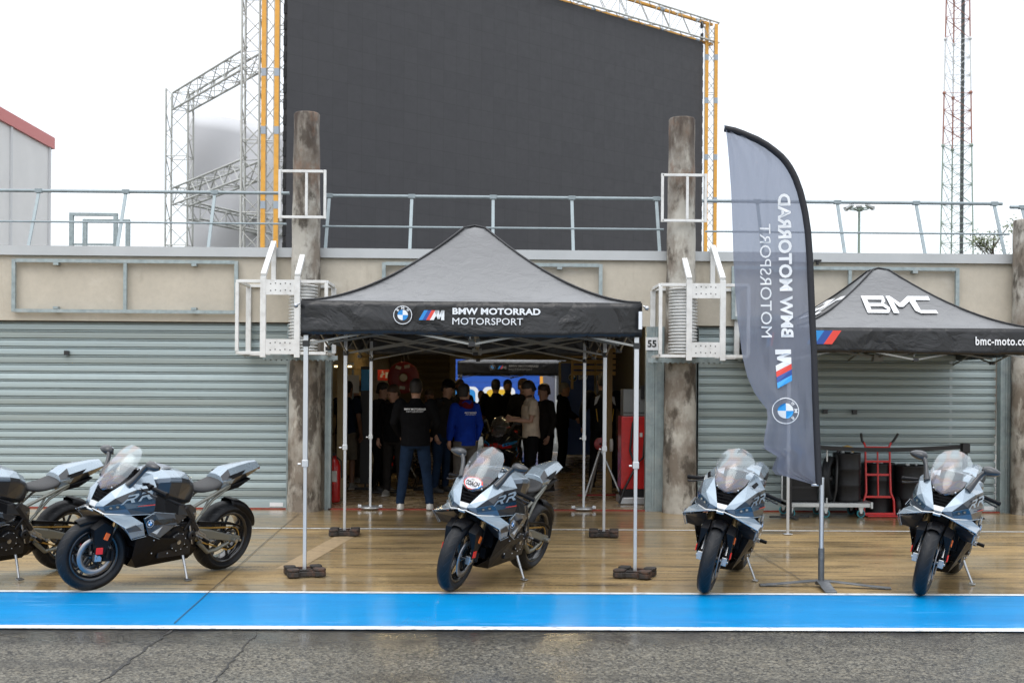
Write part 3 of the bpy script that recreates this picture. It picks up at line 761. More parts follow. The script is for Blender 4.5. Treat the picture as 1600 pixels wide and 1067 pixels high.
# ================================================================ LATTICE MAST, FLOODLIGHT MAST, TREE
mat('mast_green', (.25, .32, .27), .6); mat('mast_red', (.32, .15, .11), .6); mat('mast_white', (.60, .62, .62), .6); mat('mast_dark', (.07, .08, .08), .7)
Ym = 80.0; mc = at(1492, 400, Ym)
mast = thing('lattice_mast', 'tall thin red and white lattice radio mast rising at the right', 'mast', (mc.x, Ym, 0))
def mast_r(z): return 1.25-(z-8)*.0205 if z < 40 else .5
zb = [0, 10.2, at(1492, 230, Ym).z, at(1492, 148, Ym).z, at(1492, 64, Ym).z, at(1492, -30, Ym).z, 36]
mts = ['mast_green', 'mast_green', 'mast_red', 'mast_white', 'mast_red', 'mast_white']
ph = (radians(200), radians(320), radians(80))
for s_ in range(6):
    z0, z1 = zb[s_], zb[s_+1]; mb = MB()
    P3 = lambda z, k: V((mast_r(z)*cos(ph[k]), mast_r(z)*sin(ph[k]), z))
    for k in range(3): mb.tube([P3(z0, k), P3(z1, k)], .055, 6); mb.ell(P3(z1, k), .13, 6, 4)
    n = max(2, round((z1-z0)/1.3))
    for i in range(n):
        za = z0+(z1-z0)*i/n; zc = z0+(z1-z0)*(i+1)/n
        for k in range(3):
            mb.tube([P3(za, k), P3(zc, (k+1) % 3)], .022, 4, caps=False); mb.tube([P3(za, (k+1) % 3), P3(zc, k)], .022, 4, caps=False)
            mb.tube([P3(zc, k), P3(zc, (k+1) % 3)], .022, 4, caps=False)
    mb.build('mast_section', M[mts[s_]], mast)
MB().box(.30, .48, -.2, 0, 0, 36).build('cable_ladder', M['mast_dark'], mast)
Yf = 60.0; fc = at(1342, 400, Yf); zf = at(1342, 322, Yf).z
fl = thing('floodlight_mast', 'slim green floodlight mast with a ring of lamps behind the roof railing', 'floodlight', (fc.x, Yf, 0))
MB().tube([(0, 0, 0), (0, 0, zf)], [.10, .06], 8).build('pole', M['mast_green'], fl)
mb = MB()
for k in range(12):
    a = 2*pi*k/12; b = 2*pi*(k+1)/12; mb.tube([(.45*cos(a), .45*sin(a), zf-.15), (.45*cos(b), .45*sin(b), zf-.15)], .03, 5)
for k in range(4): a = pi*k/2+.4; mb.tube([(0, 0, zf-.2), (.45*cos(a), .45*sin(a), zf-.15)], .03, 5)
mb.build('lamp_ring', M['mast_green'], fl)
for k in range(6):
    a = 2*pi*k/6+.2; lm = MB().box(-.24, .24, -.14, .14, -.05, .05)
    lm.xf(Matrix.Translation((.58*cos(a), .58*sin(a), zf-.02)) @ Matrix.Rotation(a, 4, 'Z') @ Matrix.Rotation(.5, 4, 'Y'))
    lm.build('lamp_head', M['mast_white'], fl, bevel=.01)
mat('leaf', (.10, .125, .045), .6, var=.35, vscale=3); mat('bark', (.11, .09, .07), .9)
Yt = 47.0; tcx = at(1552, 400, Yt)
tree = thing('tree', 'small leafy treetop behind the roof beside the lattice mast', 'tree', (tcx.x, Yt, 0))
rt = random.Random(3); tb = MB(); lf = MB(); ztop = at(1552, 352, Yt).z
tb.tube([(0, 0, 0), (.1, 0, 3), (0, .1, ztop-1.2), (.05, 0, ztop-.2)], [.14, .11, .05, .015], 7)
for k in range(26):
    z = rt.uniform(3.0, ztop-.4); a = rt.uniform(0, 6.28); l = rt.uniform(.5, 1.25)*(1.1-.45*(z-3)/(ztop-3))
    tip = V((cos(a)*l, sin(a)*l, z+rt.uniform(.2, .7))); tb.tube([(0, 0, z-.3), tip*.5+V((0, 0, z*.5-.1)), tip], [.04, .025, .008], 5)
    for q in range(95):
        c = V((0, 0, z)).lerp(tip, rt.uniform(.35, 1.1))+V((rt.gauss(0, .17), rt.gauss(0, .17), rt.gauss(0, .16)))
        u = V((rt.gauss(0, 1), rt.gauss(0, 1), rt.gauss(0, 1))).normalized()*rt.uniform(.04, .075); v_ = u.orthogonal().normalized()*u.length*.6
        lf.add([c-u, c+v_, c+u, c-v_], [(0, 1, 2, 3)])
tb.build('trunk', M['bark'], tree); lf.build('crown', M['leaf'], tree, recalc=False)
# ================================================================ MOTORCYCLE
def paint(name, col, rough=.3, metal=.45, coat=.6):
    m = mat(name, col, rough, metal, coat=coat, coatr=.08, var=.03, vscale=3)
    nt = m.node_tree; p = nt.nodes['Principled BSDF']; N = nt.nodes; L = nt.links      # rain drops on the lacquer
    tc = N.new('ShaderNodeTexCoord'); vo = N.new('ShaderNodeTexVoronoi'); vo.inputs['Scale'].default_value = 140; L.new(tc.outputs['Object'], vo.inputs[0])
    mr = N.new('ShaderNodeMapRange'); mr.inputs[1].default_value = .12; mr.inputs[2].default_value = .34; mr.inputs[3].default_value = 1; mr.inputs[4].default_value = 0
    L.new(vo.outputs['Distance'], mr.inputs[0]); b = N.new('ShaderNodeBump'); b.inputs['Strength'].default_value = .05; b.inputs['Distance'].default_value = .0015
    L.new(mr.outputs[0], b.inputs['Height']); L.new(b.outputs[0], p.inputs['Coat Normal']); return m
LB = paint('paint_light', (.315, .385, .445), .28); MG = paint('paint_mid', (.115, .145, .18)); DG = paint('paint_dark', (.034, .036, .040), .36, .3)
NB = paint('paint_navy', (.014, .050, .090), .28, .3, .8); WP = paint('paint_pale', (.60, .61, .60), .4, .1)
BK = mat('bike_black', (.005, .005, .006), .36, var=.15, vscale=25, bump=.08, bscale=120, spec=.18); GB = mat('gloss_black', (.012, .012, .013), .16, coat=.6)
RB = mat('tyre_rubber', (.010, .011, .013), .5, var=.2, vscale=20, bump=.35, bscale=26, spec=.3)
ST = M['steel']; GD = mat('fork_gold', (.36, .25, .12), .32, .85); CG = mat('chain_gold', (.55, .36, .10), .4, .7)
FR = mat('frame_grey', (.22, .225, .20), .45, .6); EX = mat('exhaust_metal', (.16, .13, .11), .35, .85, var=.3, vscale=6)
SE = mat('seat_vinyl', (.035, .035, .036), .55, bump=.3, bscale=90); OR = mat('reflector_orange', (.80, .13, .01), .25); RD = mat('label_red', (.75, .02, .015), .35)
LN = mat('headlamp_lens', (.02, .05, .08), .06, coat=1.0); TL = mat('tail_lamp', (.25, .01, .01), .15); MI = mat('mirror_glass', (.55, .60, .66), .04, 1.0)
DS = mat('disc_steel', (.30, .30, .31), .35, .9)
# tread pattern
nt = RB.node_tree; p = nt.nodes['Principled BSDF']; N = nt.nodes; L = nt.links
# screen: clear moulding with a faint rainbow sheen
SCR = bpy.data.materials.new('clear_screen'); nt, p = nodes(SCR); N = nt.nodes; L = nt.links; N.remove(p)
o_ = [n for n in N if n.type == 'OUTPUT_MATERIAL'][0]
tr = N.new('ShaderNodeBsdfTransparent'); tr.inputs[0].default_value = (.84, .85, .86, 1); gl = N.new('ShaderNodeBsdfGlossy'); gl.inputs['Roughness'].default_value = .16
df = N.new('ShaderNodeBsdfDiffuse')
lw = N.new('ShaderNodeLayerWeight'); lw.inputs[0].default_value = .42; mxs = N.new('ShaderNodeMixShader'); mx2 = N.new('ShaderNodeMixShader')
tc = N.new('ShaderNodeTexCoord'); nz = N.new('ShaderNodeTexNoise'); nz.inputs['Scale'].default_value = 3.5; nz.inputs['Detail'].default_value = 1; nz.inputs['Distortion'].default_value = 1.5; L.new(tc.outputs['Object'], nz.inputs[0])
cr = N.new('ShaderNodeValToRGB'); cr.color_ramp.elements[0].position = .32; cr.color_ramp.elements[0].color = (.85, .95, 1, 1); cr.color_ramp.elements[1].position = .66; cr.color_ramp.elements[1].color = (1, .9, .95, 1)
for ps, c in ((.40, (.82, .90, .95, 1)), (.47, (1, .84, .78, 1)), (.53, (.80, .80, 1, 1)), (.58, (.95, .95, .85, 1))):
    e = cr.color_ramp.elements.new(ps); e.color = c
L.new(nz.outputs[0], cr.inputs[0]); L.new(cr.outputs[0], gl.inputs[0]); L.new(cr.outputs[0], df.inputs[0])
mp_ = N.new('ShaderNodeMapRange'); mp_.inputs[3].default_value = .09; mp_.inputs[4].default_value = .42; L.new(lw.outputs['Facing'], mp_.inputs[0])
L.new(mp_.outputs[0], mxs.inputs[0]); L.new(tr.outputs[0], mxs.inputs[1]); L.new(gl.outputs[0], mxs.inputs[2])
mx2.inputs[0].default_value = .07; L.new(mxs.outputs[0], mx2.inputs[1]); L.new(df.outputs[0], mx2.inputs[2]); L.new(mx2.outputs[0], o_.inputs[0])

FAX = V((.725, 0, .300)); RAX = V((-.705, 0, .325))
SA_ = V((-sin(radians(23.9)), 0, cos(radians(23.9))))          # steering axis direction
SP_ = V((.40, 0, .93))                                          # a point on it
def wheel(parent, c, R, hw, rw, name, front):
    prof = []                                                    # rim
    rr = R-.088
    rim = MB()
    rim.lathe([(rr+.002, -rw), (rr+.004, -rw+.008), (rr-.012, -rw+.012), (rr-.022, -rw*.4), (rr-.022, rw*.4), (rr-.012, rw-.012), (rr+.004, rw-.008), (rr+.002, rw),
               (rr-.010, rw), (rr-.028, rw*.8), (rr-.036, rw*.3), (rr-.036, -rw*.3), (rr-.028, -rw*.8), (rr-.010, -rw)], (0, 0, 0), 'Y', 48, closed=True)
    rim.lathe([(.012, -.05), (.045, -.05), (.045, -.02), (.038, 0), (.045, .02), (.045, .05), (.012, .05)], (0, 0, 0), 'Y', 20)
    for k in range(5):
        for s in (-1, 1):
            a = 2*pi*k/5+.3; a2 = a+s*.20
            p0 = V((.035*cos(a+s*.5), 0, .035*sin(a+s*.5))); p1 = V((.12*cos(a+s*.10), s*.004, .12*sin(a+s*.10))); p2 = V(((rr-.03)*cos(a2), s*.006, (rr-.03)*sin(a2)))
            rim.tube([p0, p1, p2], [.017, .013, .014], 8, flat=.8)
    ro = rim.build(name, GB, parent); ro.location = c
    prof = []; ri = rr
    n = 14
    for i in range(n+1):                                         # rounded tread
        t = -1+2*i/n; y = hw*sin(t*1.45)/sin(1.45); r = R-.055*(1-cos(t*1.45))/(1-cos(1.45))*(1.0 if front else 1.1)
        prof.append((r, y))
    prof = [(ri, -rw), (ri+.025, -hw*.92)]+prof+[(ri+.025, hw*.92), (ri, rw), (ri+.006, 0)]
    ty = MB().lathe(prof, (0, 0, 0), 'Y', 64, closed=True)
    # grooves as thin dark strips are cut by the bump; raised wear blocks
    gv = ty
    K = 22
    for k in range(K):
        for s in (-1, 1):
            a0 = 2*pi*(k+(.5 if s > 0 else 0))/K; pts = []
            for q in range(5):
                t = s*(.16+.13*q); y = hw*sin(t*1.45)/sin(1.45); r = R-.055*(1-cos(t*1.45))/(1-cos(1.45))*(1.0 if front else 1.1)+.0012; a = a0+.055*q
                pts.append((V((r*cos(a), y, r*sin(a))), a))
            for (pa, a), (pb, b) in zip(pts[:-1], pts[1:]):
                w_ = .0048; ta = V((-sin(a), 0, cos(a)))*w_; gv.add([pa-ta, pa+ta, pb+ta, pb-ta], [(0, 1, 2, 3)], 1)
    ty.build('tyre', [RB, M['black_print']], ro)
    if front:
        for s in (-1, 1):
            MB().lathe([(.108, s*.066), (.158, s*.066), (.158, s*.071), (.108, s*.071)], (0, 0, 0), 'Y', 40, closed=True).build('brake_disc', DS, ro)
            cm = MB()
            for k in range(6): a = 2*pi*k/6; cm.tube([(.03*cos(a), s*.05, .03*sin(a)), (.112*cos(a+.2), s*.068, .112*sin(a+.2))], .008, 6)
            cm.build('disc_carrier', BK, ro)
    else:
        MB().lathe([(.088, .098), (.100, .098), (.106, .101), (.100, .104), (.088, .104)], (0, 0, 0), 'Y', 40, closed=True).build('sprocket', BK, ro)
        MB().lathe([(.02, .06), (.05, .07), (.05, .10), (.02, .112)], (0, 0, 0), 'Y', 20).build('hub', ST, ro)
        MB().lathe([(.06, -.075), (.11, -.075), (.11, -.08), (.06, -.08)], (0, 0, 0), 'Y', 32, closed=True).build('brake_disc', DS, ro)
    return ro
def quadpatch(q, nu=6, nv=4):
    pass
def arc_guard(c, R, w0, a0, a1, y_drop=.0, n=16, side=.04, thick=.006):
    """a mudguard: arc about c; cross-section is a shallow U"""
    mb = MB(); rings = []
    for i in range(n+1):
        a = radians(a0+(a1-a0)*i/n); tp = 1-.25*abs(2*i/n-1)**3
        row = []
        for (y, dr) in ((-w0*tp, -side), (-w0*tp*.97, -.012), (-w0*.55*tp, .008), (0, .013), (w0*.55*tp, .008), (w0*tp*.97, -.012), (w0*tp, -side)):
            r = R+dr; row.append(V((c.x+r*cos(a), c.y+y, c.z+r*sin(a))))
        rings.append(row)
    vs = [p for r in rings for p in r]; m = 7
    mb.add(vs, [(i*m+j, i*m+j+1, (i+1)*m+j+1, (i+1)*m+j) for i in range(n) for j in range(m-1)], 0, True)
    return mb
def P_(mb, pts, faces, m=0):
    mb.add(pts, faces, m); return mb

def make_bike():
    root = bpy.data.objects.new('motorcycle', None); COL.objects.link(root); root.empty_display_size = .2
    fr = []                                                       # steered parts
    # ---- wheels
    fr.append(wheel(root, FAX, .300, .060, .047, 'front_wheel', True))
    wheel(root, RAX, .325, .098, .078, 'rear_wheel', False)
    # ---- fork
    yF = .104; off = V((.028, 0, .012))
    def fk(z, y): k = (z-FAX.z)/SA_.z; return V((FAX.x-.018+SA_.x*k, y, z))
    mb = MB()
    for s in (-1, 1):
        mb.tube([fk(.545, s*yF), fk(.93, s*yF)], .029, 14)
    fo = mb.build('fork_tube', GD, root); fr.append(fo)
    mb = MB()
    for s in (-1, 1): mb.tube([fk(.34, s*yF), fk(.62, s*yF)], .021, 12); mb.box(.695, .755, s*yF-.022, s*yF+.022, .265, .335)
    mb.tube([(FAX.x, -.135, FAX.z), (FAX.x, .135, FAX.z)], .017, 12)
    fr.append(mb.build('fork_foot', ST, root, bevel=.006))
    mb = MB(); mb.bar(fk(.90, -.135), fk(.90, .135), .075, .03); mb.bar(fk(.72, -.135), fk(.72, .135), .08, .035)
    fr.append(mb.build('triple_clamp', BK, root, bevel=.006))
    # fender with the long side legs that cover the fork
    mb = arc_guard(FAX, .316, .069, 60, 128, side=.034)
    for s in (-1, 1):
        y0 = s*.082; y1 = s*.140
        pts = [(.80, s*.074, .545), (.70, s*.078, .615), (.605, s*.080, .565), (.605, s*.100, .47), (.665, s*.128, .335), (.70, s*.132, .30), (.765, s*.130, .33), (.765, s*.122, .40)]
        c = V((.70, s*.140, .45)); vs = [V(p) for p in pts]
        c2 = [V((p.x*.84+.70*.16, y1, p.z*.86+.455*.14)) for p in vs]
        n = len(vs); mb.add(vs+c2, [(i, (i+1) % n, n+(i+1) % n, n+i) for i in range(n)]+[tuple(range(n, 2*n))])
    fr.append(mb.build('front_fender', BK, root, solid=.004, bevel=.004))
    for s in (-1, 1):
        mb = MB(); mb.box(.595, .675, s*.082-.024, s*.082+.03*1, .26, .36)
        mb.tube([(.60, s*.115, .27), (.60, s*.115, .35)], .018, 10).tube([(.645, s*.115, .29), (.645, s*.115, .36)], .017, 10)
        ca = mb.build('brake_calliper', BK, root, bevel=.008); fr.append(ca)
        MB().box(.70, .758, s*.1445-.004, s*.1445+.004, .330, .385).build('red_label', RD, ca, bevel=.003)
        fr.append(MB().box(.655, .695, s*.1435-.004, s*.1435+.005, .445, .505).xf(Matrix.Translation((.675, 0, .475)) @ Matrix.Rotation(radians(-22), 4, 'Y') @ Matrix.Translation((-.675, 0, -.475))).build('reflector', OR, root, bevel=.003))
    # ---- handlebars
    for s in (-1, 1):
        mb = MB(); b0 = V((.425, s*.12, .905)); b1 = V((.395, s*.20, .900)); b2 = V((.32, s*.385, .862)); d = (b2-b1).normalized()
        mb.tube([b0, b1, b2], .0115, 8); mb.tube([b1+d*.075, b2], .0175, 12); mb.tube([b2, b2+d*.022], .02, 10)
        mb.tube([b1+d*.01, b1+d*.06], .030, 12); mb.box(b1.x-.01, b1.x+.045, b1.y-.03, b1.y+.03, b1.z-.005, b1.z+.03)
        gr = mb.build('handlebar', BK, root); fr.append(gr)
        lv = MB(); lv.tube([b1+V((.03, 0, .0)), b1+V((.075, s*.04, -.012)), b2+V((.085, -s*.03, -.02)), b2+V((.07, s*.005, -.025))], [.010, .0075, .007, .009], 7); lv.build('lever', M['black_metal'], gr)
    mb = MB(); mb.tube([(.35, -.33, .86), (.35, -.33, .85)], .01, 6)
    # ---- nose fairing. left side (y > 0) wears the dark band with the big letters
    a1 = (.800, .030, .730); a2 = (.785, .046, .765); a3 = (.705, .092, .862); a4 = (.610, .140, .945); a5 = (.470, .158, 1.035); a6 = (.385, .185, 1.015)
    b3 = (.560, .232, .905); b5 = (.385, .262, .925); m1 = (.712, .165, .825)
    c1 = (.772, .104, .745); c2 = (.668, .212, .792); c3 = (.395, .283, .815)
    d1 = (.762, .118, .708); d2 = (.640, .236, .748); d3 = (.395, .290, .775)
    e1 = (.745, .128, .672); e2 = (.600, .252, .700); e3 = (.395, .288, .700)
    f3 = (.385, .276, .600)
    def side(mb, s, fl):
        Y = lambda p: V((p[0], s*p[1], p[2]))
        pts = [Y(p) for p in (a1, a2, a3, a4, a5, a6, b3, b5, m1, c1, c2, c3, d1, d2, d3, e1, e2, e3)]
        A1, A2, A3, A4, A5, A6, B3, B5, M1, C1, C2, C3, D1, D2, D3, E1, E2, E3 = range(18)
        dk = 1 if s > 0 else 0
        fs = [((A2, C1, M1, A3), 0), ((A3, M1, B3, A4), 0), ((A4, B3, B5, A6), 0), ((A4, A6, A5), 0), ((A1, C1, A2), 0),
              ((M1, C1, C2), dk), ((M1, C2, B3), dk), ((B3, C2, C3), dk), ((B3, C3, B5), dk),
              ((A1, D1, C1), 3), ((C2, D2, D3, C3), 2), ((D1, E1, E2, D2), 3), ((D2, E2, E3, D3), 1 if s > 0 else 3), ((A1, E1, D1), 3)]
        for f, m in fs: mb.add([pts[i] for i in f], [tuple(range(len(f)))], m)
    nose = MB(); side(nose, 1, 0); side(nose, -1, 0)
    nz_ = nose.build('nose_fairing', [LB, DG, NB, MG, BK, WP], root, weld=True, solid=.006, bevel=.0035)
    # pale nose plate and central air intake
    MB().add([(.802, -.034, .728), (.802, .034, .728), (.786, .046, .768), (.786, -.046, .768), (.77, -.03, .70), (.77, .03, .70)], [(0, 1, 2, 3), (4, 5, 1, 0)]).build('nose_plate', WP, root, solid=.01, bevel=.003)
    mb = MB().add([(.770, -.046, .766), (.770, .046, .766), (.690, .092, .864), (.690, -.092, .864), (.60, 0, .82), (.60, -.0, .80)], [(0, 1, 4), (1, 2, 4), (2, 3, 4), (3, 0, 4)])
    for k in range(3):
        t = .25+k*.24; z = .766+.098*t; x = .770-.08*t+.004; w_ = .046+.046*t; mb.bar((x, -w_, z), (x, w_, z), .010, .007)
    mb.build('air_intake', BK, root)
    # headlamps
    for s in (-1, 1):
        q = [V((p[0]+.002, s*(p[1]+.003), p[2])) for p in (c1, c2, d2, d1)]
        hl = MB().add(q, [(0, 1, 2, 3)]).build('headlight', NB, root, solid=.02, bevel=.004)
        cc = (q[0]+q[1]+q[2]+q[3])/4; u = (q[1]-q[0]).normalized(); vv = (q[3]-q[0]).normalized(); nn = u.cross(vv)*s
        if nn.x < 0: nn = -nn
        pr = MB()
        for k in (-.028, .026):
            c_ = cc+u*k+nn*.004
            ring = [c_+u*.021*cos(t*pi/4+.39)+vv*.015*sin(t*pi/4+.39) for t in range(8)]
            pr.add(ring, [tuple(range(8))], 0); ring2 = [c_+nn*.003+u*.011*cos(t*pi/4)+vv*.008*sin(t*pi/4) for t in range(8)]; pr.add(ring2, [tuple(range(8))], 1)
        pr.build('projector_lens', [LN, MI], hl, recalc=False)
    MB().poly([(.55, .270, .7775), (.405, .296, .787), (.405, .297, .778), (.56, .267, .771)], 0).build('red_stripe', M['red_print'], nz_, recalc=False)
    # big letters on the left side
    o0 = V((.705, .2035, .772)); o1 = V((.405, .290, .838)); o2 = V((.425, .262, .912)); o3 = V((.650, .205, .858))
    def mapRR(x, y, l):
        p = (o0*(1-x)+o1*x)*(1-y)+(o3*(1-x)+o2*x)*y
        return p+V((.25, .9, .35)).normalized()*(.012+l)
    ar = Art()
    for k in range(2):
        x = .04+k*.47; w_ = .40
        R_ = [(0, 0), (.17, 0), (.26, .36), (.52, .36), (.72, 0), (.98, 0), (.74, .40), (.94, .5), (1.04, .78), (.92, 1), (.10, 1), (.06, .80), (.72, .80), (.78, .68), (.70, .58), (.16, .58)]
        ar.poly([(x+w_*u+.06*v, .02+.86*v) for u, v in R_], 0)
    ar.build('lettering', mapRR, [LB], nz_, lift=.001)
    # ---- winglets
    for s in (-1, 1):
        Y = lambda p: V((p[0], s*p[1], p[2]))
        w0 = (.815, .020, .708); w1 = (.775, .130, .682); w2 = (.690, .318, .612); w3 = (.520, .318, .640); w4 = (.600, .250, .694); w5 = (.455, .288, .520); w6 = (.600, .292, .505); wi = (.735, .135, .668)
        w7 = (.660, .305, .575)
        mb = MB()
        pts = [Y(p) for p in (w0, w1, w2, w3, w4, w5, w6, wi, w7)]
        for f, m in (((0, 1, 4, 7), 1), ((1, 2, 3, 4), 0), ((2, 8, 3), 0), ((8, 6, 5, 3), 0 if s > 0 else 0)): mb.add([pts[i] for i in f], [f and tuple(range(len(f)))], m)
        mb.add([Y((.700, .312, .607)), Y((.60, .3215, .636)), Y((.53, .322, .585)), Y((.655, .311, .575))], [(0, 1, 2, 3)], 2)
        wg = mb.build('winglet', [LB, WP, DG], root, solid=.010, bevel=.003)
        MB().add([Y((.692, .13, .655)), Y((.690, .300, .600)), Y((.60, .290, .52)), Y((.50, .20, .50)), Y((.55, .13, .58))], [(0, 1, 2, 3, 4)]).build('winglet_lining', DG, wg, solid=.006)
    MB().add([(.822, -.03, .712), (.822, .03, .712), (.80, .03, .694), (.80, -.03, .694)], [(0, 1, 2, 3)]).build('nose_tip', WP, root, solid=.012, bevel=.003)
    # ---- side fairings
    s1 = (.505, .300, .672); s2 = (.400, .290, .715); s3 = (.15, .262, .675); s4 = (-.02, .235, .625); s5 = (.10, .262, .575); s6 = (.430, .296, .530); s7 = (.30, .300, .600)
    v1 = (.13, .262, .560); v2 = (.28, .276, .478); v3 = (.03, .225, .66)
    for s in (-1, 1):
        Y = lambda p: V((p[0], s*p[1], p[2]))
        mb = MB()
        for f, m in (((s1, s2, s7, s6), 0), ((s2, s3, s5, s7), 1), ((s3, s4, s5), 2), ((s6, s7, v1, v2), 3), ((s7, s5, v1), 0)):
            mb.add([Y(p) for p in f], [tuple(range(len(f)))], m)
        so_ = mb.build('side_fairing', [NB, MG, DG, MG], root, weld=True, solid=.008, bevel=.004)
        mb = MB()
        mb.add([Y(p) for p in ((.46, .300, .615), (.37, .301, .650), (.16, .272, .640), (.08, .262, .600), (.30, .308, .604))], [(0, 1, 2, 3, 4)]).build('vent_recess', GB, so_, solid=.003)
        MB().add([Y(p) for p in ((.395, .300, .545), (.30, .303, .587), (.345, .299, .523))], [(0, 1, 2)]).build('pale_accent', WP, so_, solid=.003)
        cb = V((.440, s*.3085, .628)); nx_ = V((.12, s, .02)).normalized(); ux = V((-s, .12, 0)).normalized() if s > 0 else V((1, .12, 0)).normalized()
        Art().roundel(0, 0, .035).build('badge', lambda x, y, l: cb+ux*x+V((0, 0, 1))*y+nx_*l, PRINT, so_, lift=.002)
        # frame beam cover: dark arch from the steering head down past the tank
        mb = MB(); top = [(.39, .20, .88), (.25, .225, .80), (.08, .225, .735), (-.10, .18, .715), (-.20, .15, .66)]; bot = [(.395, .285, .71), (.25, .275, .685), (.10, .255, .655), (-.06, .205, .62), (-.20, .16, .55)]
        for i in range(4): mb.add([Y(top[i]), Y(top[i+1]), Y(bot[i+1]), Y(bot[i])], [(0, 1, 2, 3)], 0 if i < 2 else 1)
        mb.build('frame_cover', [BK, DG], root, weld=True, solid=.012, bevel=.006)
    # ---- belly pan
    f1 = (.505, .245, .535); f2 = (.28, .268, .478); f3_ = (.10, .252, .455); f4 = (-.05, .205, .380); f5 = (-.27, .150, .300); f6 = (-.20, .125, .205); f7 = (.36, .125, .185); f8 = (.455, .165, .290); g1_ = (.35, 0, .165); g2_ = (-.2, 0, .18); v1b = (.16, .255, .555)
    for s in (-1, 1):
        Y = lambda p: V((p[0], s*p[1], p[2])); mb = MB()
        for f in ((f1, f2, f8), (f2, f3_, f4), (f2, f4, f7, f8), (f4, f5, f6), (f4, f6, f7), (f7, f6, g2_, g1_), (f8, f7, g1_), (f2, (.43, .290, .530), f1)):
            mb.add([Y(p) for p in f], [tuple(range(len(f)))], 0)
        mb.build('belly_pan', BK, root, weld=True, solid=.006, bevel=.004)
    # bright edge lines and small fittings
    bt = MB()
    for s in (-1, 1):
        for k in range(9):
            a = 2*pi*k/9; bt.ell((.02-(s < 0)*.05+.078*cos(a), s*.222, .40+.078*sin(a)), (.006, .006, .006), 6, 4)
        bt.tube([(.02, s*.225, .40), (.02, s*.232, .40)], .020, 10)
        for (x, z) in ((.10, .60), (.18, .56), (-.02, .58), (-.08, .50), (.14, .50), (.22, .62)): bt.ell((x, s*.192, z), (.008, .006, .008), 6, 4)
        bt.tube([(.16, s*.185, .52), (.05, s*.200, .545), (-.05, s*.195, .52)], .007, 6)
        bt.tube([(-.17, s*.165, .62), (-.17, s*.175, .62)], .016, 8).tube([(-.22, s*.155, .45), (-.22, s*.175, .45)], .018, 10)
    bt.build('engine_fitting', ST, root)
    bl = MB()
    for s in (-1, 1): bl.tube([(.50, s*.06, .80), (.60, s*.14, .62), (.64, s*.150, .46), (.64, s*.120, .36)], .0045, 6)
    fr.append(bl.build('brake_line', BK, root))
    for s in (-1, 1):
        Y = lambda p: V((p[0], s*p[1], p[2]))
        ed = MB()
        for ln in ((e1, e2, e3), ((.700, .318, .607), (.655, .311, .570), (.600, .296, .502), (.455, .293, .517)), ((.505, .305, .674), (.400, .295, .717), (.15, .267, .677)), ((.43, .298, .528), (.30, .285, .475))):
            ed.tube([Y((p[0], p[1]+.005, p[2])) for p in ln], .0032, 6)
        ed.build('edge_line', LB, root)
        ft = MB()
        for p in ((.30, .222, .33), (.12, .215, .31), (.33, .262, .46), (.05, .215, .40), (-.12, .185, .33), (.42, .205, .40)): ft.ell(Y(p), .0075, 8, 6)
        ft.build('fastener', ST, root)
        MB().tube([Y((-.10, .20, .53)), Y((-.155, .205, .36))], .006, 6).tube([Y((-.10, .20, .53)), Y((-.112, .202, .49))], .011, 8).build('link_rod', ST, root)
    # ---- engine, radiator, frame
    mb = MB(); mb.box(-.16, .20, -.19, .19, .26, .56); mb.box(.0, .30, -.15, .15, .50, .70); mb.lathe([(.01, .225), (.075, .225), (.085, .21), (.085, .15)], (.02, 0, .40), 'Y', 24); mb.lathe([(.01, -.235), (.085, -.235), (.095, -.21), (.095, -.15)], (-.03, 0, .40), 'Y', 24)
    mb.lathe([(.01, .215), (.035, .215), (.045, .20), (.045, .15)], (-.14, 0, .44), 'Y', 18)
    for k in range(5): mb.box(.04, .26, .151, .163, .53+k*.03, .545+k*.03)
    mb.build('engine', M['black_metal'], root, bevel=.01)
    mb = MB().box(.40, .44, -.16, .16, .38, .66); mb.box(.36, .46, -.12, .12, .28, .37); mb.build('radiator', BK, root)
    mb = MB()
    for s in (-1, 1): mb.bar((.40, s*.07, .86), (-.02, s*.155, .70), .12, .045); mb.bar((-.02, s*.155, .70), (-.22, s*.13, .46), .11, .045); mb.bar((-.22, s*.13, .47), (-.20, s*.12, .32), .08, .045)
    mb.tube([(.43, 0, .78), (.37, 0, .95)], .045, 12); mb.build('frame', M['black_metal'], root, bevel=.01)
    mb = MB()
    for s in (-1, 1):
        mb.tube([(-.12, s*.155, .665), (-.40, s*.125, .765), (-.60, s*.10, .835)], .0145, 8); mb.tube([(-.20, s*.145, .52), (-.40, s*.12, .715), (-.60, s*.10, .82)], .0125, 8); mb.tube([(-.27, s*.14, .60), (-.36, s*.125, .745)], .010, 6)
    mb.build('subframe', FR, root)
    # ---- tank
    secs = [(.385, .955, .05, .905, .105, .86, .12), (.30, 1.000, .085, .945, .185, .84, .185), (.20, 1.018, .105, .955, .222, .83, .212), (.08, 1.012, .11, .945, .222, .79, .195), (-.04, .985, .105, .915, .19, .755, .150), (-.13, .935, .09, .865, .14, .745, .115), (-.185, .865, .07, .82, .10, .745, .09)]
    rings = []
    for (x, zt, wt, zs, ws, zl, wl) in secs:
        half = [(0, zt+.006), (wt, zt), (ws*.93, zs+.025), (ws, zs-.01), (wl, zl), (wl*.8, zl-.05)]
        rings.append([V((x-.03*(zt-z)*0, y, z)) for y, z in half]+[V((x, -y, z)) for y, z in reversed(half[1:])])
    def tm(i, j):
        k = min(j, 10-j)
        return 0 if k <= 1 else (1 if k == 2 and i < 3 else 2)
    tk = MB().rings(rings, smooth=False, mfun=tm).build('fuel_tank', [LB, MG, DG, DG], root, bevel=.012)
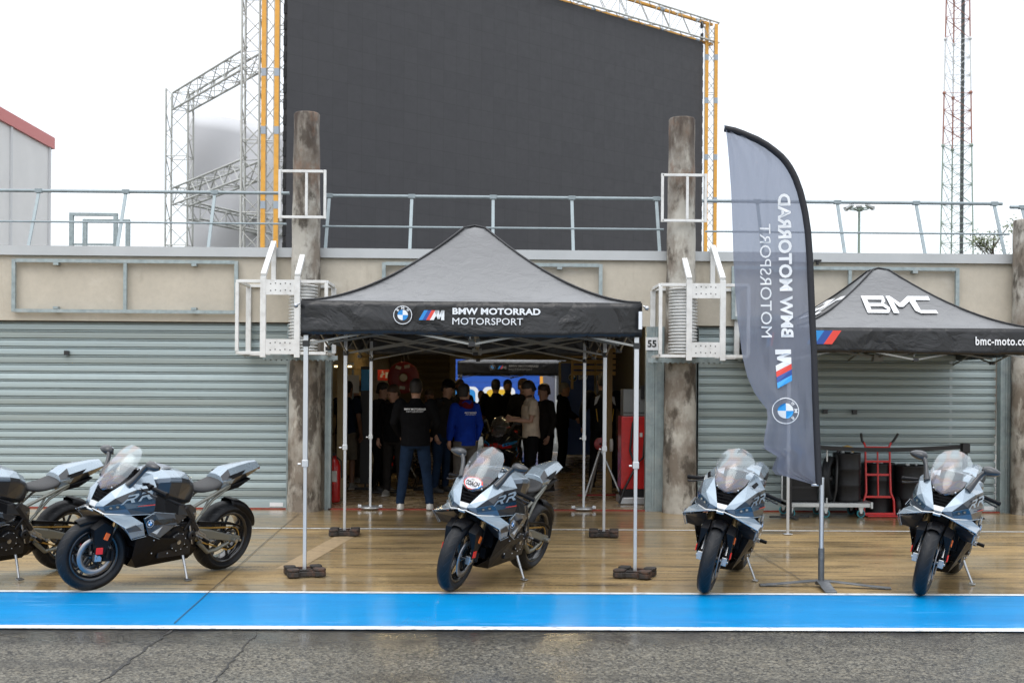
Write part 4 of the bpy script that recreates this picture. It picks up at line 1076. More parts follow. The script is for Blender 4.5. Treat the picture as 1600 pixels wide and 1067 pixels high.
    MB().lathe([(.005, 1.024), (.030, 1.024), (.036, 1.016)], (.24, 0, 0), 'Z', 20).build('filler_cap', GB, tk)
    MB().add([(.33, 0, 1.012), (.28, .075, 1.011), (.10, .088, 1.024), (.05, 0, 1.020), (.10, -.088, 1.024), (.28, -.075, 1.011)], [(0, 1, 2, 3, 4, 5)]).build('tank_inlay', MG, tk, solid=.003)
    # ---- seat and tail
    secs = [(-.165, .845, .06, .80, .075), (-.22, .835, .085, .775, .10), (-.32, .828, .115, .765, .125), (-.42, .845, .135, .785, .125), (-.50, .875, .125, .80, .115), (-.53, .90, .10, .83, .10)]
    rings = [[V(p) for p in ((x, 0, zt+.004), (x, w*.7, zt), (x, w, zt-.02), (x, w2, zb_), (x, -w2, zb_), (x, -w, zt-.02), (x, -w*.7, zt))] for x, zt, w, zb_, w2 in secs]
    MB().rings(rings).build('seat', SE, root, sub=1)
    secs = [(-.50, .915, .070, .878, .105, .800, .100), (-.585, .975, .062, .905, .128, .825, .098), (-.72, 1.000, .050, .935, .122, .855, .080), (-.86, 1.018, .036, .962, .102, .895, .058), (-.965, 1.022, .028, .985, .085, .935, .040), (-.995, .995, .02, .978, .060, .955, .030)]
    rings = [[V(p) for p in ((x, 0, zt+.008), (x, wt, zt), (x, ws, zs), (x, wb, zb_), (x, 0, zb_-.012), (x, -wb, zb_), (x, -ws, zs), (x, -wt, zt))] for x, zt, wt, zs, ws, zb_, wb in secs]
    def tlm(i, j):
        k = min(j, 7-j); return (1 if k == 1 else 0) if i == 0 else (0 if k <= 1 else (1 if i < 4 and k == 2 else 2))
    tl = MB().rings(rings, smooth=False, mfun=tlm).build('tail_section', [LB, DG, BK], root, bevel=.004)
    for s in (-1, 1):
        MB().add([V(p) for p in ((-.555, s*.118, .925), (-.76, s*.112, .975), (-.70, s*.130, .930), (-.60, s*.134, .903))], [(0, 1, 2, 3)]).build('tail_recess', BK, tl, solid=.004)
        MB().add([V((-.50, s*.118, .875)), V((-.62, s*.134, .900)), V((-.60, s*.122, .855))], [(0, 1, 2)]).build('tail_accent', LB, tl, solid=.004)
    MB().box(-.992, -.955, -.06, .06, .955, .975).build('tail_light', TL, tl, bevel=.004)
    MB().prism([(-.50, -.09, .80), (-.86, -.05, .885), (-.72, -.06, .80), (-.55, -.08, .76)], (0, .16, 0)).build('tail_tray', BK, root, bevel=.01)
    # ---- swingarm, chain, hugger, exhaust, pegs, stand
    for s in (-1, 1):
        mb = MB()
        mb.rings([[V(p) for p in ((-.22, s*.10, .47), (-.22, s*.145, .47), (-.22, s*.145, .37), (-.22, s*.10, .37))], [V(p) for p in ((-.42, s*.115, .445), (-.42, s*.155, .44), (-.42, s*.155, .36), (-.42, s*.115, .365))],
                  [V(p) for p in ((-.62, s*.12, .385), (-.62, s*.155, .385), (-.62, s*.155, .325), (-.62, s*.12, .325))], [V(p) for p in ((-.79, s*.12, .35), (-.79, s*.15, .35), (-.79, s*.15, .30), (-.79, s*.12, .30))]], smooth=False)
        mb.tube([(-.30, s*.13, .335), (-.42, s*.135, .235), (-.52, s*.135, .245), (-.66, s*.135, .30)], [.022, .020, .018, .018], 8)
        mb.tube([(-.705, s*.10, .325), (-.705, s*.175, .325)], .022, 12)
        mb.build('swingarm', FR, root, bevel=.006)
        MB().tube([(-.705, s*.17, .325), (-.705, s*.195, .325)], .018, 10).tube([(-.76, s*.15, .325), (-.76, s*.185, .325)], .012, 8).build('axle_nut', ST, root)
    mb = MB(); mb.bar((-.17, .101, .470), (-.69, .101, .432), .012, .013); mb.bar((-.17, .101, .385), (-.69, .101, .218), .012, .013)
    pts = [(-.705+.108*cos(a), .101, .325+.108*sin(a)) for a in [pi/2+pi*i/12 for i in range(13)]]
    mb.tube(pts, .0065, 6); mb.build('chain', CG, root)
    MB().prism([(-.26, .108, .50), (-.70, .108, .470), (-.84, .108, .40), (-.80, .108, .445), (-.66, .108, .488), (-.26, .108, .535)], (0, .03, 0)).build('chain_guard', BK, root, bevel=.004)
    mb = arc_guard(RAX, .345, .098, 88, 165, side=.075); mb.build('rear_hugger', BK, root, solid=.004)
    mb = MB(); mb.rings([[V((x, y+cy, z+cz)) for y, z in ((-.09*k, -.05*k), (.09*k, -.05*k), (.11*k, .0), (.07*k, .055*k), (-.07*k, .055*k), (-.11*k, 0))] for x, cy, cz, k in ((-.06, -.02, .215, .55), (-.14, -.03, .225, .95), (-.32, -.05, .235, 1.0), (-.40, -.07, .245, .8))], smooth=False)
    mb.tube([(-.40, -.10, .255), (-.52, -.14, .29), (-.60, -.16, .33)], [.05, .055, .055], 14); mb.build('exhaust', EX, root, bevel=.006)
    mb = MB()
    for k in (-1.5, -.5, .5, 1.5): mb.tube([(.30, k*.07, .50), (.42, k*.065, .42), (.36, k*.05, .26), (.10, k*.04, .215), (-.08, k*.03, .22)], .018, 8)
    mb.build('exhaust_header', EX, root)
    for s in (-1, 1):
        mb = MB(); mb.prism([(-.16, s*.155, .50), (-.22, s*.155, .42), (-.30, s*.155, .345), (-.345, s*.155, .36), (-.27, s*.155, .45), (-.21, s*.155, .53)], (0, s*.018, 0))
        mb.tube([(-.25, s*.175, .405), (-.25, s*.275, .395)], .0125, 10); mb.tube([(-.20, s*.18, .46), (-.36, s*.19, .37)], .008, 6); mb.box(-.40, -.36, s*.20-.02, s*.20+.02, .355, .372)
        mb.prism([(-.24, s*.172, .47), (-.33, s*.172, .42), (-.35, s*.172, .37), (-.31, s*.172, .37), (-.28, s*.172, .41)], (0, s*.006, 0))
        pg = mb.build('footrest', ST, root, bevel=.003)
        MB().tube([(-.25, s*.235, .4), (-.25, s*.298, .393)], .016, 10).build('peg_rubber', BK, pg)
    lean = radians(12.0); zf = .285*math.tan(lean)
    mb = MB(); mb.tube([(-.10, .15, .285), (-.10, .20, .20), (-.085, .285, zf+.014)], [.015, .012, .010], 10); mb.box(-.12, -.06, .265, .315, zf+.002, zf+.012); mb.bar((-.10, .13, .31), (-.10, .17, .27), .05, .05)
    mb.build('side_stand', ST, root, bevel=.003)
    # small hoses and cables that fill the gap
    mb = MB()
    for s in (-1, 1):
        mb.tube([(.40, s*.18, .90), (.50, s*.10, .86), (.52, s*.06, .72), (.60, s*.09, .45)], .006, 6)
        mb.tube([(.35, s*.15, .90), (.28, s*.16, .80), (.22, s*.17, .70)], .007, 6)
    mb.tube([(-.02, .225, .50), (-.10, .2, .58), (-.18, .17, .55)], .012, 8).tube([(.10, .20, .50), (.0, .22, .55), (-.12, .18, .48)], .009, 8)
    mb.build('hose', BK, root)
    # cockpit: dash, dark inner cowl
    mb = MB(); mb.add([(.60, -.12, .92), (.60, .12, .92), (.45, .13, .98), (.45, -.13, .98), (.69, -.07, .87), (.69, .07, .87)], [(0, 1, 2, 3), (4, 5, 1, 0)]); mb.box(.44, .50, -.09, .09, .96, 1.04)
    mb.build('dash', BK, root, solid=.008)
    # steering head filler behind nose
    MB().box(.47, .66, -.10, .10, .74, .86).build('inner_cowl', BK, root)
    # ---- windscreen
    prof = [(.728, .012, .728, .855), (.708, .085, .722, .888), (.655, .128, .690, .940), (.597, .155, .655, 1.010), (.540, .157, .605, 1.080), (.490, .140, .550, 1.145), (.455, .102, .500, 1.190), (.438, .048, .462, 1.210)]
    mb = MB(); vs = []; nu = 12
    for (xe, hw_, xc, z) in prof:
        for i in range(nu+1):
            t = -1+2*i/nu; vs.append(V((xe+(xc-xe)*(1-t*t)+.012*(1-t*t), hw_*t, z+.012*(1-t*t))))
    mb.add(vs, [(j*(nu+1)+i, j*(nu+1)+i+1, (j+1)*(nu+1)+i+1, (j+1)*(nu+1)+i) for j in range(len(prof)-1) for i in range(nu)], 0, True)
    ws = mb.build('windscreen', SCR, root)
    mb = MB()
    for s in (-1, 1):
        mb.ell((.700, s*.088, .895), .009, 8, 6); mb.ell((.52, s*.156, 1.055), .008, 8, 6)
    mb.build('screen_bolt', ST, ws)
    root['fr'] = 1
    for o in fr: o['steer'] = 1
    # mirrors
    for s in (-1, 1):
        arm = MB(); arm.tube([(.605, s*.165, .925), (.575, s*.185, .965), (.540, s*.205, 1.020), (.515, s*.225, 1.070), (.505, s*.25, 1.095)], [.036, .030, .024, .024, .026], 12, flat=.75)
        hd = [[V((.50+dx, s*(.280+y*1.22), 1.112+z*1.05)) for dx, y, z in ((k[0], -.055*k[1], -.030*k[1]), (k[0], .0, -.045*k[1]), (k[0], .075*k[1], -.022*k[1]), (k[0], .085*k[1], .018*k[1]), (k[0], .0, .048*k[1]), (k[0], -.05*k[1], .03*k[1]))] for k in ((-.028, 1.0), (-.01, 1.04), (.02, .8), (.038, .35))]
        arm.rings(hd)
        mr_ = arm.build('mirror', DG, root, sub=1)
        MB().add([V((.4705, s*(.280+y*1.17), 1.112+z)) for y, z in ((-.045, -.024), (0, -.036), (.065, -.018), (.073, .014), (0, .038), (-.04, .024))], [(0, 1, 2, 3, 4, 5)]).build('mirror_glass', MI, mr_, recalc=False, solid=.004)
    for s in (-1, 1):
        MB().add([V((.60, s*.178, .952)), V((.53, s*.20, .985)), V((.51, s*.222, .965)), V((.585, s*.205, .93))], [(0, 1, 2, 3)]).build('blanking_plate', BK, root, solid=.012, bevel=.006)
    return root, lean

def place_bike(b, fpt, rpt, lean, steer=0.0):
    """front and rear contact points on the ground"""
    f = V((fpt[0], fpt[1], 0)); r = V((rpt[0], rpt[1], 0)); d = (f-r).normalized()
    mid = f-d*.725; hd = math.atan2(d.y, d.x)
    b.matrix_world = Matrix.Translation((mid.x, mid.y, .012)) @ Matrix.Rotation(hd, 4, 'Z') @ Matrix.Rotation(-lean, 4, 'X')
    if abs(steer) > 1e-4:
        Ms = Matrix.Translation(SP_) @ Matrix.Rotation(steer, 4, SA_) @ Matrix.Translation(-SP_)
        for c in b.children:
            if c.get('steer'): c.matrix_basis = Ms @ Matrix.Translation(c.location)
bike, LEAN = make_bike()
def relean(b): pass
def finish(b, label, group='grey sport motorcycles parked along the blue strip'):
    tag(b, label, 'motorcycle', group)
def drop(b, *names):
    for c in list(b.children):
        base = c.name.split('.')[0]
        if base in names:
            for g in list(c.children): bpy.data.objects.remove(g)
            bpy.data.objects.remove(c)
B2 = copy_tree(bike); B1 = copy_tree(bike); B3 = copy_tree(bike); B4 = copy_tree(bike)
B5 = bike
GAR1 = copy_tree(bike); GAR2 = copy_tree(bike)
bpy.context.view_layer.update()
drop(B4, 'mirror')
for b in (B1, B2, B3, B5): drop(b, 'blanking_plate')
gp = lambda x, y: gnd(x, y)
f2 = gp(136, 923); r2 = gp(378, 884)
place_bike(B2, f2, r2, LEAN, radians(-14)); finish(B2, 'grey sport motorcycle parked nearly side-on, fully in view before the left roller shutter')
d2_ = gp(28, 906)-gp(290, 907)
place_bike(B1, f2+V((d2_.x, 0, 0)), r2+V((d2_.x, -.03, 0)), LEAN, radians(-10)); finish(B1, 'grey sport motorcycle at the left edge, its front half cut off by the picture')
place_bike(B3, gp(704, 925), gp(830, 886), LEAN, radians(4)); finish(B3, 'grey sport motorcycle with the white COACH sticker on its screen in front of the tent')
place_bike(B4, gp(1100, 928), gp(1150, 888), LEAN, radians(3)); finish(B4, 'grey sport motorcycle without mirrors parked head-on left of the feather flag')
place_bike(B5, gp(1437, 931), gp(1490, 890), LEAN, radians(3)); finish(B5, 'grey sport motorcycle with both mirrors parked head-on right of the feather flag')
place_bike(GAR1, at(772, 700, 20.6).to_tuple()[:2], (at(800, 700, 21.8).x, 21.9), radians(3)); finish(GAR1, 'dark motorcycle with red and blue trim inside the garage beside the cream shirt', 'motorcycles inside the garage')
place_bike(GAR2, at(600, 700, 21.4).to_tuple()[:2], (at(640, 700, 22.4).x, 22.6), radians(3)); finish(GAR2, 'dark motorcycle inside the garage left of the man in jeans', 'motorcycles inside the garage')
def remat(b, table):
    for c in b.children:
        for o in [c]+list(c.children):
            for i, sl in enumerate(o.material_slots):
                if sl.material and sl.material.name in table:
                    nm = table[sl.material.name]; sl.link = 'OBJECT'; sl.material = M[nm]
remat(GAR1, {'paint_light': 'gloss_black', 'paint_mid': 'red_paint', 'paint_pale': 'red_paint', 'paint_navy': 'sky_print', 'fork_gold': 'gloss_black'})
remat(GAR2, {'paint_light': 'gloss_black', 'paint_mid': 'gloss_black', 'paint_pale': 'gloss_black', 'paint_navy': 'gloss_black', 'fork_gold': 'gloss_black', 'frame_grey': 'gloss_black'})
# sticker on the screen of the third bike
scn = [c for c in B3.children if c.name.startswith('windscreen')][0]
prof_s = [(.708, .085, .722, .888), (.655, .128, .690, .940), (.590, .152, .640, 1.005)]
def on_screen(x, y, l):
    z = .925+y
    if z < .940: t = (z-.888)/.052; A, B = prof_s[0], prof_s[1]
    else: t = (z-.940)/.065; A, B = prof_s[1], prof_s[2]
    xe, hw_, xc = [A[i]*(1-t)+B[i]*t for i in range(3)]; q = max(-1, min(1, (x)/hw_))
    return V((xe+(xc-xe+.012)*(1-q*q)+.004+l, x, z))
st = Art()
def octo(k): return [(-.062*k, -.022*k), (-.078*k, .0), (-.062*k, .030*k), (-.020*k, .042*k), (.030*k, .042*k), (.066*k, .026*k), (.078*k, -.002), (.060*k, -.026*k), (.018*k, -.040*k), (-.02*k, -.040*k)]
st.poly(octo(1.0), 3); st.items.append(None); st.poly([(.02, -.041), (.018, -.039), (.060, -.026), (.078, -.002), (.070, .0), (.05, -.024)], 1); st.poly(octo(.86), 0); st.items.append(None)
st.text('COACH', -.056, -.018, .056, .015, 4, bold=.03); st.text('BMC', -.018, .020, .018, .030, 6, bold=.02)
st.items = [None if it is None else ([(a*1.15, b*1.15) for a, b in it[0]], it[1], it[2]) for it in st.items]
st.build('sticker', on_screen, PRINT, scn, lift=.003)
for o in bpy.data.objects:
    if 'steer' in o: del o['steer']
    if 'fr' in o: del o['fr']
# ================================================================ TENTS
def fabric(name, col, rough=.36, bstr=.5, crease=9, spec=.6, sheen=0, cs=.45):
    m = bpy.data.materials.new(name); nt, p = nodes(m); N = nt.nodes; L = nt.links
    p.inputs['Base Color'].default_value = (*col, 1); p.inputs['Roughness'].default_value = rough; p.inputs['Specular IOR Level'].default_value = spec
    tc = N.new('ShaderNodeTexCoord')
    vo = N.new('ShaderNodeTexVoronoi'); vo.feature = 'DISTANCE_TO_EDGE'; vo.inputs['Scale'].default_value = crease*.30
    nz = N.new('ShaderNodeTexNoise'); nz.inputs['Scale'].default_value = crease*.5; nz.inputs['Detail'].default_value = 6; nz.inputs['Distortion'].default_value = .8
    vm = N.new('ShaderNodeVectorMath'); vm.operation = 'MULTIPLY_ADD'; L.new(nz.outputs['Color'], vm.inputs[0]); vm.inputs[1].default_value = (.45, .45, .45); L.new(tc.outputs['Object'], vm.inputs[2])
    L.new(tc.outputs['Object'], nz.inputs[0]); L.new(vm.outputs[0], vo.inputs[0])
    mr = N.new('ShaderNodeMapRange'); mr.inputs[1].default_value = 0; mr.inputs[2].default_value = .20; L.new(vo.outputs['Distance'], mr.inputs[0])
    b1 = N.new('ShaderNodeBump'); b1.inputs['Strength'].default_value = bstr*cs; b1.inputs['Distance'].default_value = .016; L.new(mr.outputs[0], b1.inputs['Height'])
    b2 = N.new('ShaderNodeBump'); b2.inputs['Strength'].default_value = bstr*cs*1.25; b2.inputs['Distance'].default_value = .03; L.new(nz.outputs[0], b2.inputs['Height']); L.new(b1.outputs[0], b2.inputs['Normal'])
    n3 = N.new('ShaderNodeTexNoise'); n3.inputs['Scale'].default_value = 240; n3.inputs['Detail'].default_value = 2; L.new(tc.outputs['Object'], n3.inputs[0])
    b3 = N.new('ShaderNodeBump'); b3.inputs['Strength'].default_value = .35; b3.inputs['Distance'].default_value = .001; L.new(n3.outputs[0], b3.inputs['Height']); L.new(b2.outputs[0], b3.inputs['Normal'])
    L.new(b3.outputs[0], p.inputs['Normal'])
    p.inputs['Coat Weight'].default_value = sheen; p.inputs['Coat Roughness'].default_value = .34; L.new(b3.outputs[0], p.inputs['Coat Normal'])
    M[name] = m; return m
fabric('canopy_fabric', (.055, .058, .062), .38, .55, 9, .8, .75)
fabric('valance_fabric', (.008, .008, .009), .33, .6, 5, .55, 0, 1.1)
mat('tent_leg', (.62, .64, .66), .34, .75)
mat('tent_truss', (.30, .30, .28), .45, .5)
POW = 1.62
def tent(name, label, cx, cy, half, ze, zpeak, vh, units=1, hipcol='black_print', legs=None, legw=.042, art_fn=None, rot=0, group=None, vwave=1.0):
    t = thing(name, label, 'tent', (cx, cy, 0), rot, group)
    t.location.z = 0
    rise = zpeak-ze; n = 26
    def zf(u, v):
        m = max(abs(u), abs(v)); k = 1-m
        z = ze+rise*(k**POW)
        if k > .93: z = ze+rise*(.93**POW)+(k-.93)*rise*.5          # rounded peak
        return z
    for un in range(units):
        oy = un*2*half; mb = MB(); vs = []
        for j in range(n+1):
            for i in range(n+1):
                u = -1+2*i/n; v = -1+2*j/n
                sag = .012*sin(u*9+v*4+un)*(1-max(abs(u), abs(v)))
                vs.append((u*half, oy+v*half, zf(u, v)+sag*.6))
        fs_ = []
        for j in range(n):
            for i in range(n):
                a, b, c, d = j*(n+1)+i, j*(n+1)+i+1, (j+1)*(n+1)+i+1, (j+1)*(n+1)+i
                fs_ += [(a, b, c), (a, c, d)] if (i-n/2+.5)*(j-n/2+.5) > 0 else [(a, b, d), (b, c, d)]     # fold along the hips
        mb.add(vs, fs_, 0, False)
        cn = mb.build('canopy', M['canopy_fabric'], t, solid=.003)
        for p_ in cn.data.polygons: p_.use_smooth = True
        bm = bmesh.new(); bm.from_mesh(cn.data)
        for e in bm.edges:
            a, b = e.verts[0].co, e.verts[1].co
            on = lambda q: abs(abs(q.x)-abs(q.y-oy)) < 1e-4
            if on(a) and on(b): e.smooth = False
        bm.to_mesh(cn.data); bm.free()
        hp = MB()
        for sx in (-1, 1):
            for sy in (-1, 1):
                pts = []
                for k in range(15):
                    q = 1-k/14; pts.append((sx*q*half, oy+sy*q*half, zf(sx*q, sy*q)+.009))
                hp.tube(pts, .011, 6)
        hp.build('hip_seam', M[hipcol], cn)
    # valance all round
    def wav(s_, z_, k): return vwave*(.010*sin(s_*3.1+k)+.006*sin(s_*7.7+2*k))*(1-z_)
    y0 = -half; y1 = -half+units*2*half
    per = []
    def edge(a, b, nn):
        for i in range(nn): u = i/nn; per.append(V((a[0]+(b[0]-a[0])*u, a[1]+(b[1]-a[1])*u, 0)))
    h = half
    edge((-h, y0), (h, y0), 30); edge((h, y0), (h, y1), 26*units); edge((h, y1), (-h, y1), 30); edge((-h, y1), (-h, y0), 26*units)
    cen = V((0, (y0+y1)/2, 0)); rows = 6; vs = []
    for r in range(rows+1):
        zz = r/rows
        for i, p in enumerate(per):
            s_ = i*.1; out_ = V((p.x, 0, 0)).normalized() if abs(abs(p.x)-h) < 1e-6 and y0 < p.y < y1 else V((0, -1 if p.y < cen.y else 1, 0))
            d = .010+.010*(1-zz)+wav(s_, zz, 1.3)
            if abs(abs(p.x)-h) < 1e-6 and (abs(p.y-y0) < 1e-6 or abs(p.y-y1) < 1e-6): out_ = V((math.copysign(1, p.x), -1 if p.y < cen.y else 1, 0)); d = .014
            hem = .010*sin(s_*2.2)*(1-zz)
            vs.append(p+out_*d+V((0, 0, ze-vh+vh*zz+hem+.003)))
    m_ = len(per); mb = MB()
    mb.add(vs, [(r*m_+i, r*m_+(i+1) % m_, (r+1)*m_+(i+1) % m_, (r+1)*m_+i) for r in range(rows) for i in range(m_)], 0, True)
    va = mb.build('valance', M['valance_fabric'], t, solid=.003)
    # frame: legs, scissor bars
    zl = ze-vh
    L_ = half-.03
    rowsy = [y0+.03+k*(2*L_) for k in range(units+1)]
    if units > 1: rowsy = [y0+.03]+[y0+k*2*half for k in range(1, units)]+[y1-.03]
    for iy, yy in enumerate(rowsy):
        for sx in (-1, 1):
            lg = MB(); w_ = legw
            lg.box(sx*L_-w_/2, sx*L_+w_/2, yy-w_/2, yy+w_/2, 1.0, ze-.06)
            w2 = w_*.74; lg.box(sx*L_-w2/2, sx*L_+w2/2, yy-w2/2, yy+w2/2, .02, 1.02)
            lg.box(sx*L_-w_*.66, sx*L_+w_*.66, yy-w_*.66, yy+w_*.66, .985, 1.045)
            lg.tube([(sx*L_-w_*.9, yy-w_*.6, 1.01), (sx*L_-w_*1.5, yy-w_*.6, 1.01)], .010, 6)
            lg.box(sx*L_-.05, sx*L_+.05, yy-.05, yy+.05, .012, .022)
            lo = lg.build('leg', M['tent_leg'], t, bevel=.003)
            MB().box(sx*L_-w_*.8, sx*L_+w_*.8, yy-w_*.8, yy+w_*.8, ze-.13, ze-.06).box(sx*L_-w_*.7, sx*L_+w_*.7, yy-w_*.7, yy+w_*.7, zl-.10, zl-.045).build('leg_bracket', M['black_plastic'], lo, bevel=.004)
    zt_, zb_ = ze-.10, zl-.07
    def scissor(a, b, nX=2):
        a = V(a); b = V(b); tr = MB(); jn = MB(); d = (b-a); up = V((0, 0, 1)); nrm = d.cross(up).normalized()*.012
        for k in range(nX):
            p = a+d*k/nX; q = a+d*(k+1)/nX
            tr.bar(V((p.x, p.y, zt_))+nrm, V((q.x, q.y, zb_))+nrm, .012, .019); tr.bar(V((p.x, p.y, zb_))-nrm, V((q.x, q.y, zt_))-nrm, .012, .019)
            if k: 
                for z in (zt_, zb_): jn.box(p.x-.028, p.x+.028, p.y-.028, p.y+.028, z-.02, z+.02)
        o_ = tr.build('scissor_truss', M['tent_truss'], t)
        if nX > 1: jn.build('truss_joint', M['black_plastic'], o_, bevel=.003)
    for yy in rowsy: scissor((-L_+.03, yy, 0), (L_-.03, yy, 0))
    for sx in (-1, 1):
        for ya, yb in zip(rowsy[:-1], rowsy[1:]): scissor((sx*L_, ya+.03, 0), (sx*L_, yb-.03, 0))
    for un in range(units):
        oy = un*2*half; tr = MB()
        for dx, dy in ((-1, 0), (1, 0), (0, -1), (0, 1)):
            for k in (-.016, .016):
                p0 = V((dx*L_, oy+dy*L_, zt_+(0 if k > 0 else -.22))); p1 = V((dx*.05, oy+dy*.05, zt_+(0.02 if k < 0 else -.2))); o2 = V((-dy, dx, 0))*k
                tr.bar(p0+o2, p1+o2, .014, .022)
        tr.box(-.02, .02, oy-.02, oy+.02, zt_-.25, zpeak-.10); tr.box(-.06, .06, oy-.06, oy+.06, zt_-.25, zt_-.17)
        tr.build('peak_truss', M['tent_truss'], t)
    return t, va, zf, zl, wav, cn
# main tent: 3 x 6 m, front edge at the blue strip
mt, mval, mz, mzl, mwav, _c = tent('canopy_tent', 'black canopy tent with white lettering on its front edge over the garage entrance', -.165, 12.47, 1.52, 2.475, 3.43, .31, units=2, legs=None)
def on_val(x, y, l):      # x measured from tent middle, y height
    return V((x, -1.52-.0125-.012*(1-min(1, max(0, (y-mzl)/.31)))-.014-l, y))
ar = Art()
def logo(ar, ox, oy, k, W=0, cols=(1, 2, 3), K=4, B=1):
    ar.roundel(ox+.088*k, oy, .086*k, W=W, B=B, K=K)
    ar.stripes_m(ox+.235*k, oy-.045*k, ox+.470*k, oy+.045*k, W=W, cols=cols)
    ar.text('BMW MOTORRAD', ox+.545*k, oy+.008*k, ox+1.355*k, oy+.070*k, W, bold=.035, spacing=1.02)
    ar.text('MOTORSPORT', ox+.545*k, oy-.085*k, ox+1.195*k, oy-.022*k, W, spacing=1.0)
logo(ar, -.705, 2.352, .975)
ar.build('lettering', on_val, PRINT, mval, lift=.004)
MB().box(1.535, 1.541, -1.50, -1.44, 2.25, 2.40).box(1.50, 1.53, -1.560, -1.556, 2.24, 2.40).build('care_label', M['white_print'], mval)
for s in (-1, 1):
    MB().tube([(s*1.545, -1.53, 2.45), (s*1.575, -1.545, 2.435), (s*1.585, -1.55, 2.41)], .009, 8).ell((s*1.575, -1.55, 2.43), .022, 10, 6).build('corner_ring', M['steel'], mt)
# second tent at the right, over the closed garage
t2, v2_, z2, zl2, w2_, c2_ = tent('canopy_tent', 'black canopy tent with white BMC letters on its roof in front of the right shutter', 5.03, 15.70, 1.52, 2.44, 3.36, .30, rot=radians(-1.0))
def on_val2(x, y, l): return V((x, -1.52-.0125-.012*(1-min(1, max(0, (y-zl2)/.30)))-.013-l, y))
ar = Art()
x0 = -1.30
for k, c in enumerate((1, 2, 3)): ar.poly([(x0+.0+k*.10, 2.245), (x0+.10+k*.10, 2.245), (x0+.21+k*.10, 2.405), (x0+.11+k*.10, 2.405)], c)
ar.text('bmc-moto.com', .68, 2.245, 1.36, 2.345, 0, bold=.022, spacing=1.08)
ar.build('lettering', on_val2, PRINT, v2_, lift=.004)
ar = Art()
for k, c in enumerate((1, 2, 3)): ar.poly([(.6+k*.12, 2.245), (.72+k*.12, 2.245), (.83+k*.12, 2.405), (.71+k*.12, 2.405)], c)
ar.build('lettering', lambda x, y, l: V((-1.52-.045-l, -x, y)), PRINT, v2_, lift=.004)
def bmc(ar, x, y, w, h, m=0):
    S = lambda pts: [(x+w*u, y+h*v) for u, v in pts]
    B_ = [(0, 0), (.03, 0), (.03, 1), (.005, 1)]
    for pts in ([(.00, 0), (.07, 0), (.09, 1), (.02, 1)], [(.07, .0), (.30, .0), (.345, .20), (.075, .20)], [(.085, .80), (.30, .80), (.34, 1), (.09, 1)], [(.08, .42), (.27, .42), (.30, .60), (.083, .60)],
                [(.27, .42), (.32, .20), (.345, .20), (.36, .36), (.30, .60)], [(.30, .60), (.34, .72), (.345, .95), (.34, 1), (.30, .80), (.27, .6)],
                [(.37, 0), (.45, 0), (.455, .72), (.44, 1), (.38, 1)], [(.44, 1), (.455, .72), (.50, .40), (.53, .40), (.54, .62)], [(.53, .40), (.56, .40), (.70, .75), (.80, 1), (.70, 1), (.54, .62)],
                [(.69, .72), (.78, .92), (.78, .20), (.70, .16)], [(.70, .16), (.78, .20), (1.0, .20), (1.0, 0), (.76, 0)], [(.72, .80), (1.0, .80), (1.0, 1), (.75, 1)]):
        ar.poly(S(pts), m)
ar = Art(); bmc(ar, -.40, 0, .86, 1)
def on_roof(x, y, l):
    v = -.61+.24*y; u = x/1.52
    return V((x, v*1.52, z2(u, v)+.012+l))
ar.build('lettering', on_roof, PRINT, c2_, lift=.004)
ar = Art(); bmc(ar, -.46, 0, 1.02, 1)
ar.build('lettering', lambda x, y, l: V(((-.62+.26*y)*1.52, -x, z2(-.62+.26*y, -x/1.52)+.012+l)), PRINT, c2_, lift=.004)
# tent on the paddock side, seen through the garage
t3, v3_, z3, zl3, w3_, c3_ = tent('canopy_tent', 'black canopy tent with small logo lettering seen through the rear door of the garage', at(800, 600, 35).x, 35.0, 1.52, 2.44, 3.30, .36)
ar = Art(); logo(ar, -.66, 2.28, 1.0, W=6)
ar.build('lettering', lambda x, y, l: V((x, -1.52-.042-l, y)), PRINT, v3_, lift=.004)

# ---- bone shaped weights on the legs
def weight_proto():
    o = thing('tent_weight', None, None)
    for s in (-1, 1):
        mb = MB(); pts = [(-.17, -.045), (-.15, -.065), (-.08, -.065), (-.05, -.032), (.05, -.032), (.08, -.065), (.15, -.065), (.17, -.045), (.17, .045), (.15, .065), (.08, .065), (.05, .032), (-.05, .032), (-.08, .065), (-.15, .065), (-.17, .045)]
        dy = s*.098
        mb.prism([(x, y+dy, .0) for x, y in pts], (0, 0, .045))
        for q_ in (-1, 1): mb.prism([(q_*.17, dy-.045, .046), (q_*.15, dy-.065, .046), (q_*.09, dy-.065, .046), (q_*.065, dy-.045, .046), (q_*.065, dy+.045, .046), (q_*.09, dy+.065, .046), (q_*.15, dy+.065, .046), (q_*.17, dy+.045, .046)], (0, 0, .024))
        mb.box(-.06, .06, dy-.012, dy+.012, .046, .060)
        mb.build('weight_block', M['rubber_weight'], o, bevel=.010)
    return o
w0 = weight_proto()
spots = [(-.165-1.49, 10.98, .3, 'black rusty weight pair at the foot of the front left tent leg'), (-.165+1.49, 10.98, -.35, 'black rusty weight pair at the foot of the front right tent leg'),
         (-.165-1.49, 13.99, .05, 'black weight pair at the foot of the middle left tent leg'), (-.165+1.49, 13.99, -.1, 'black weight pair at the foot of the middle right tent leg')]
for i, (x, y, r, lab) in enumerate(spots):
    o = w0 if i == 0 else copy_tree(w0)
    o.location = (x, y, .014); o.rotation_euler = (0, 0, r); tag(o, lab, 'tent weight', 'weights on the tent legs')
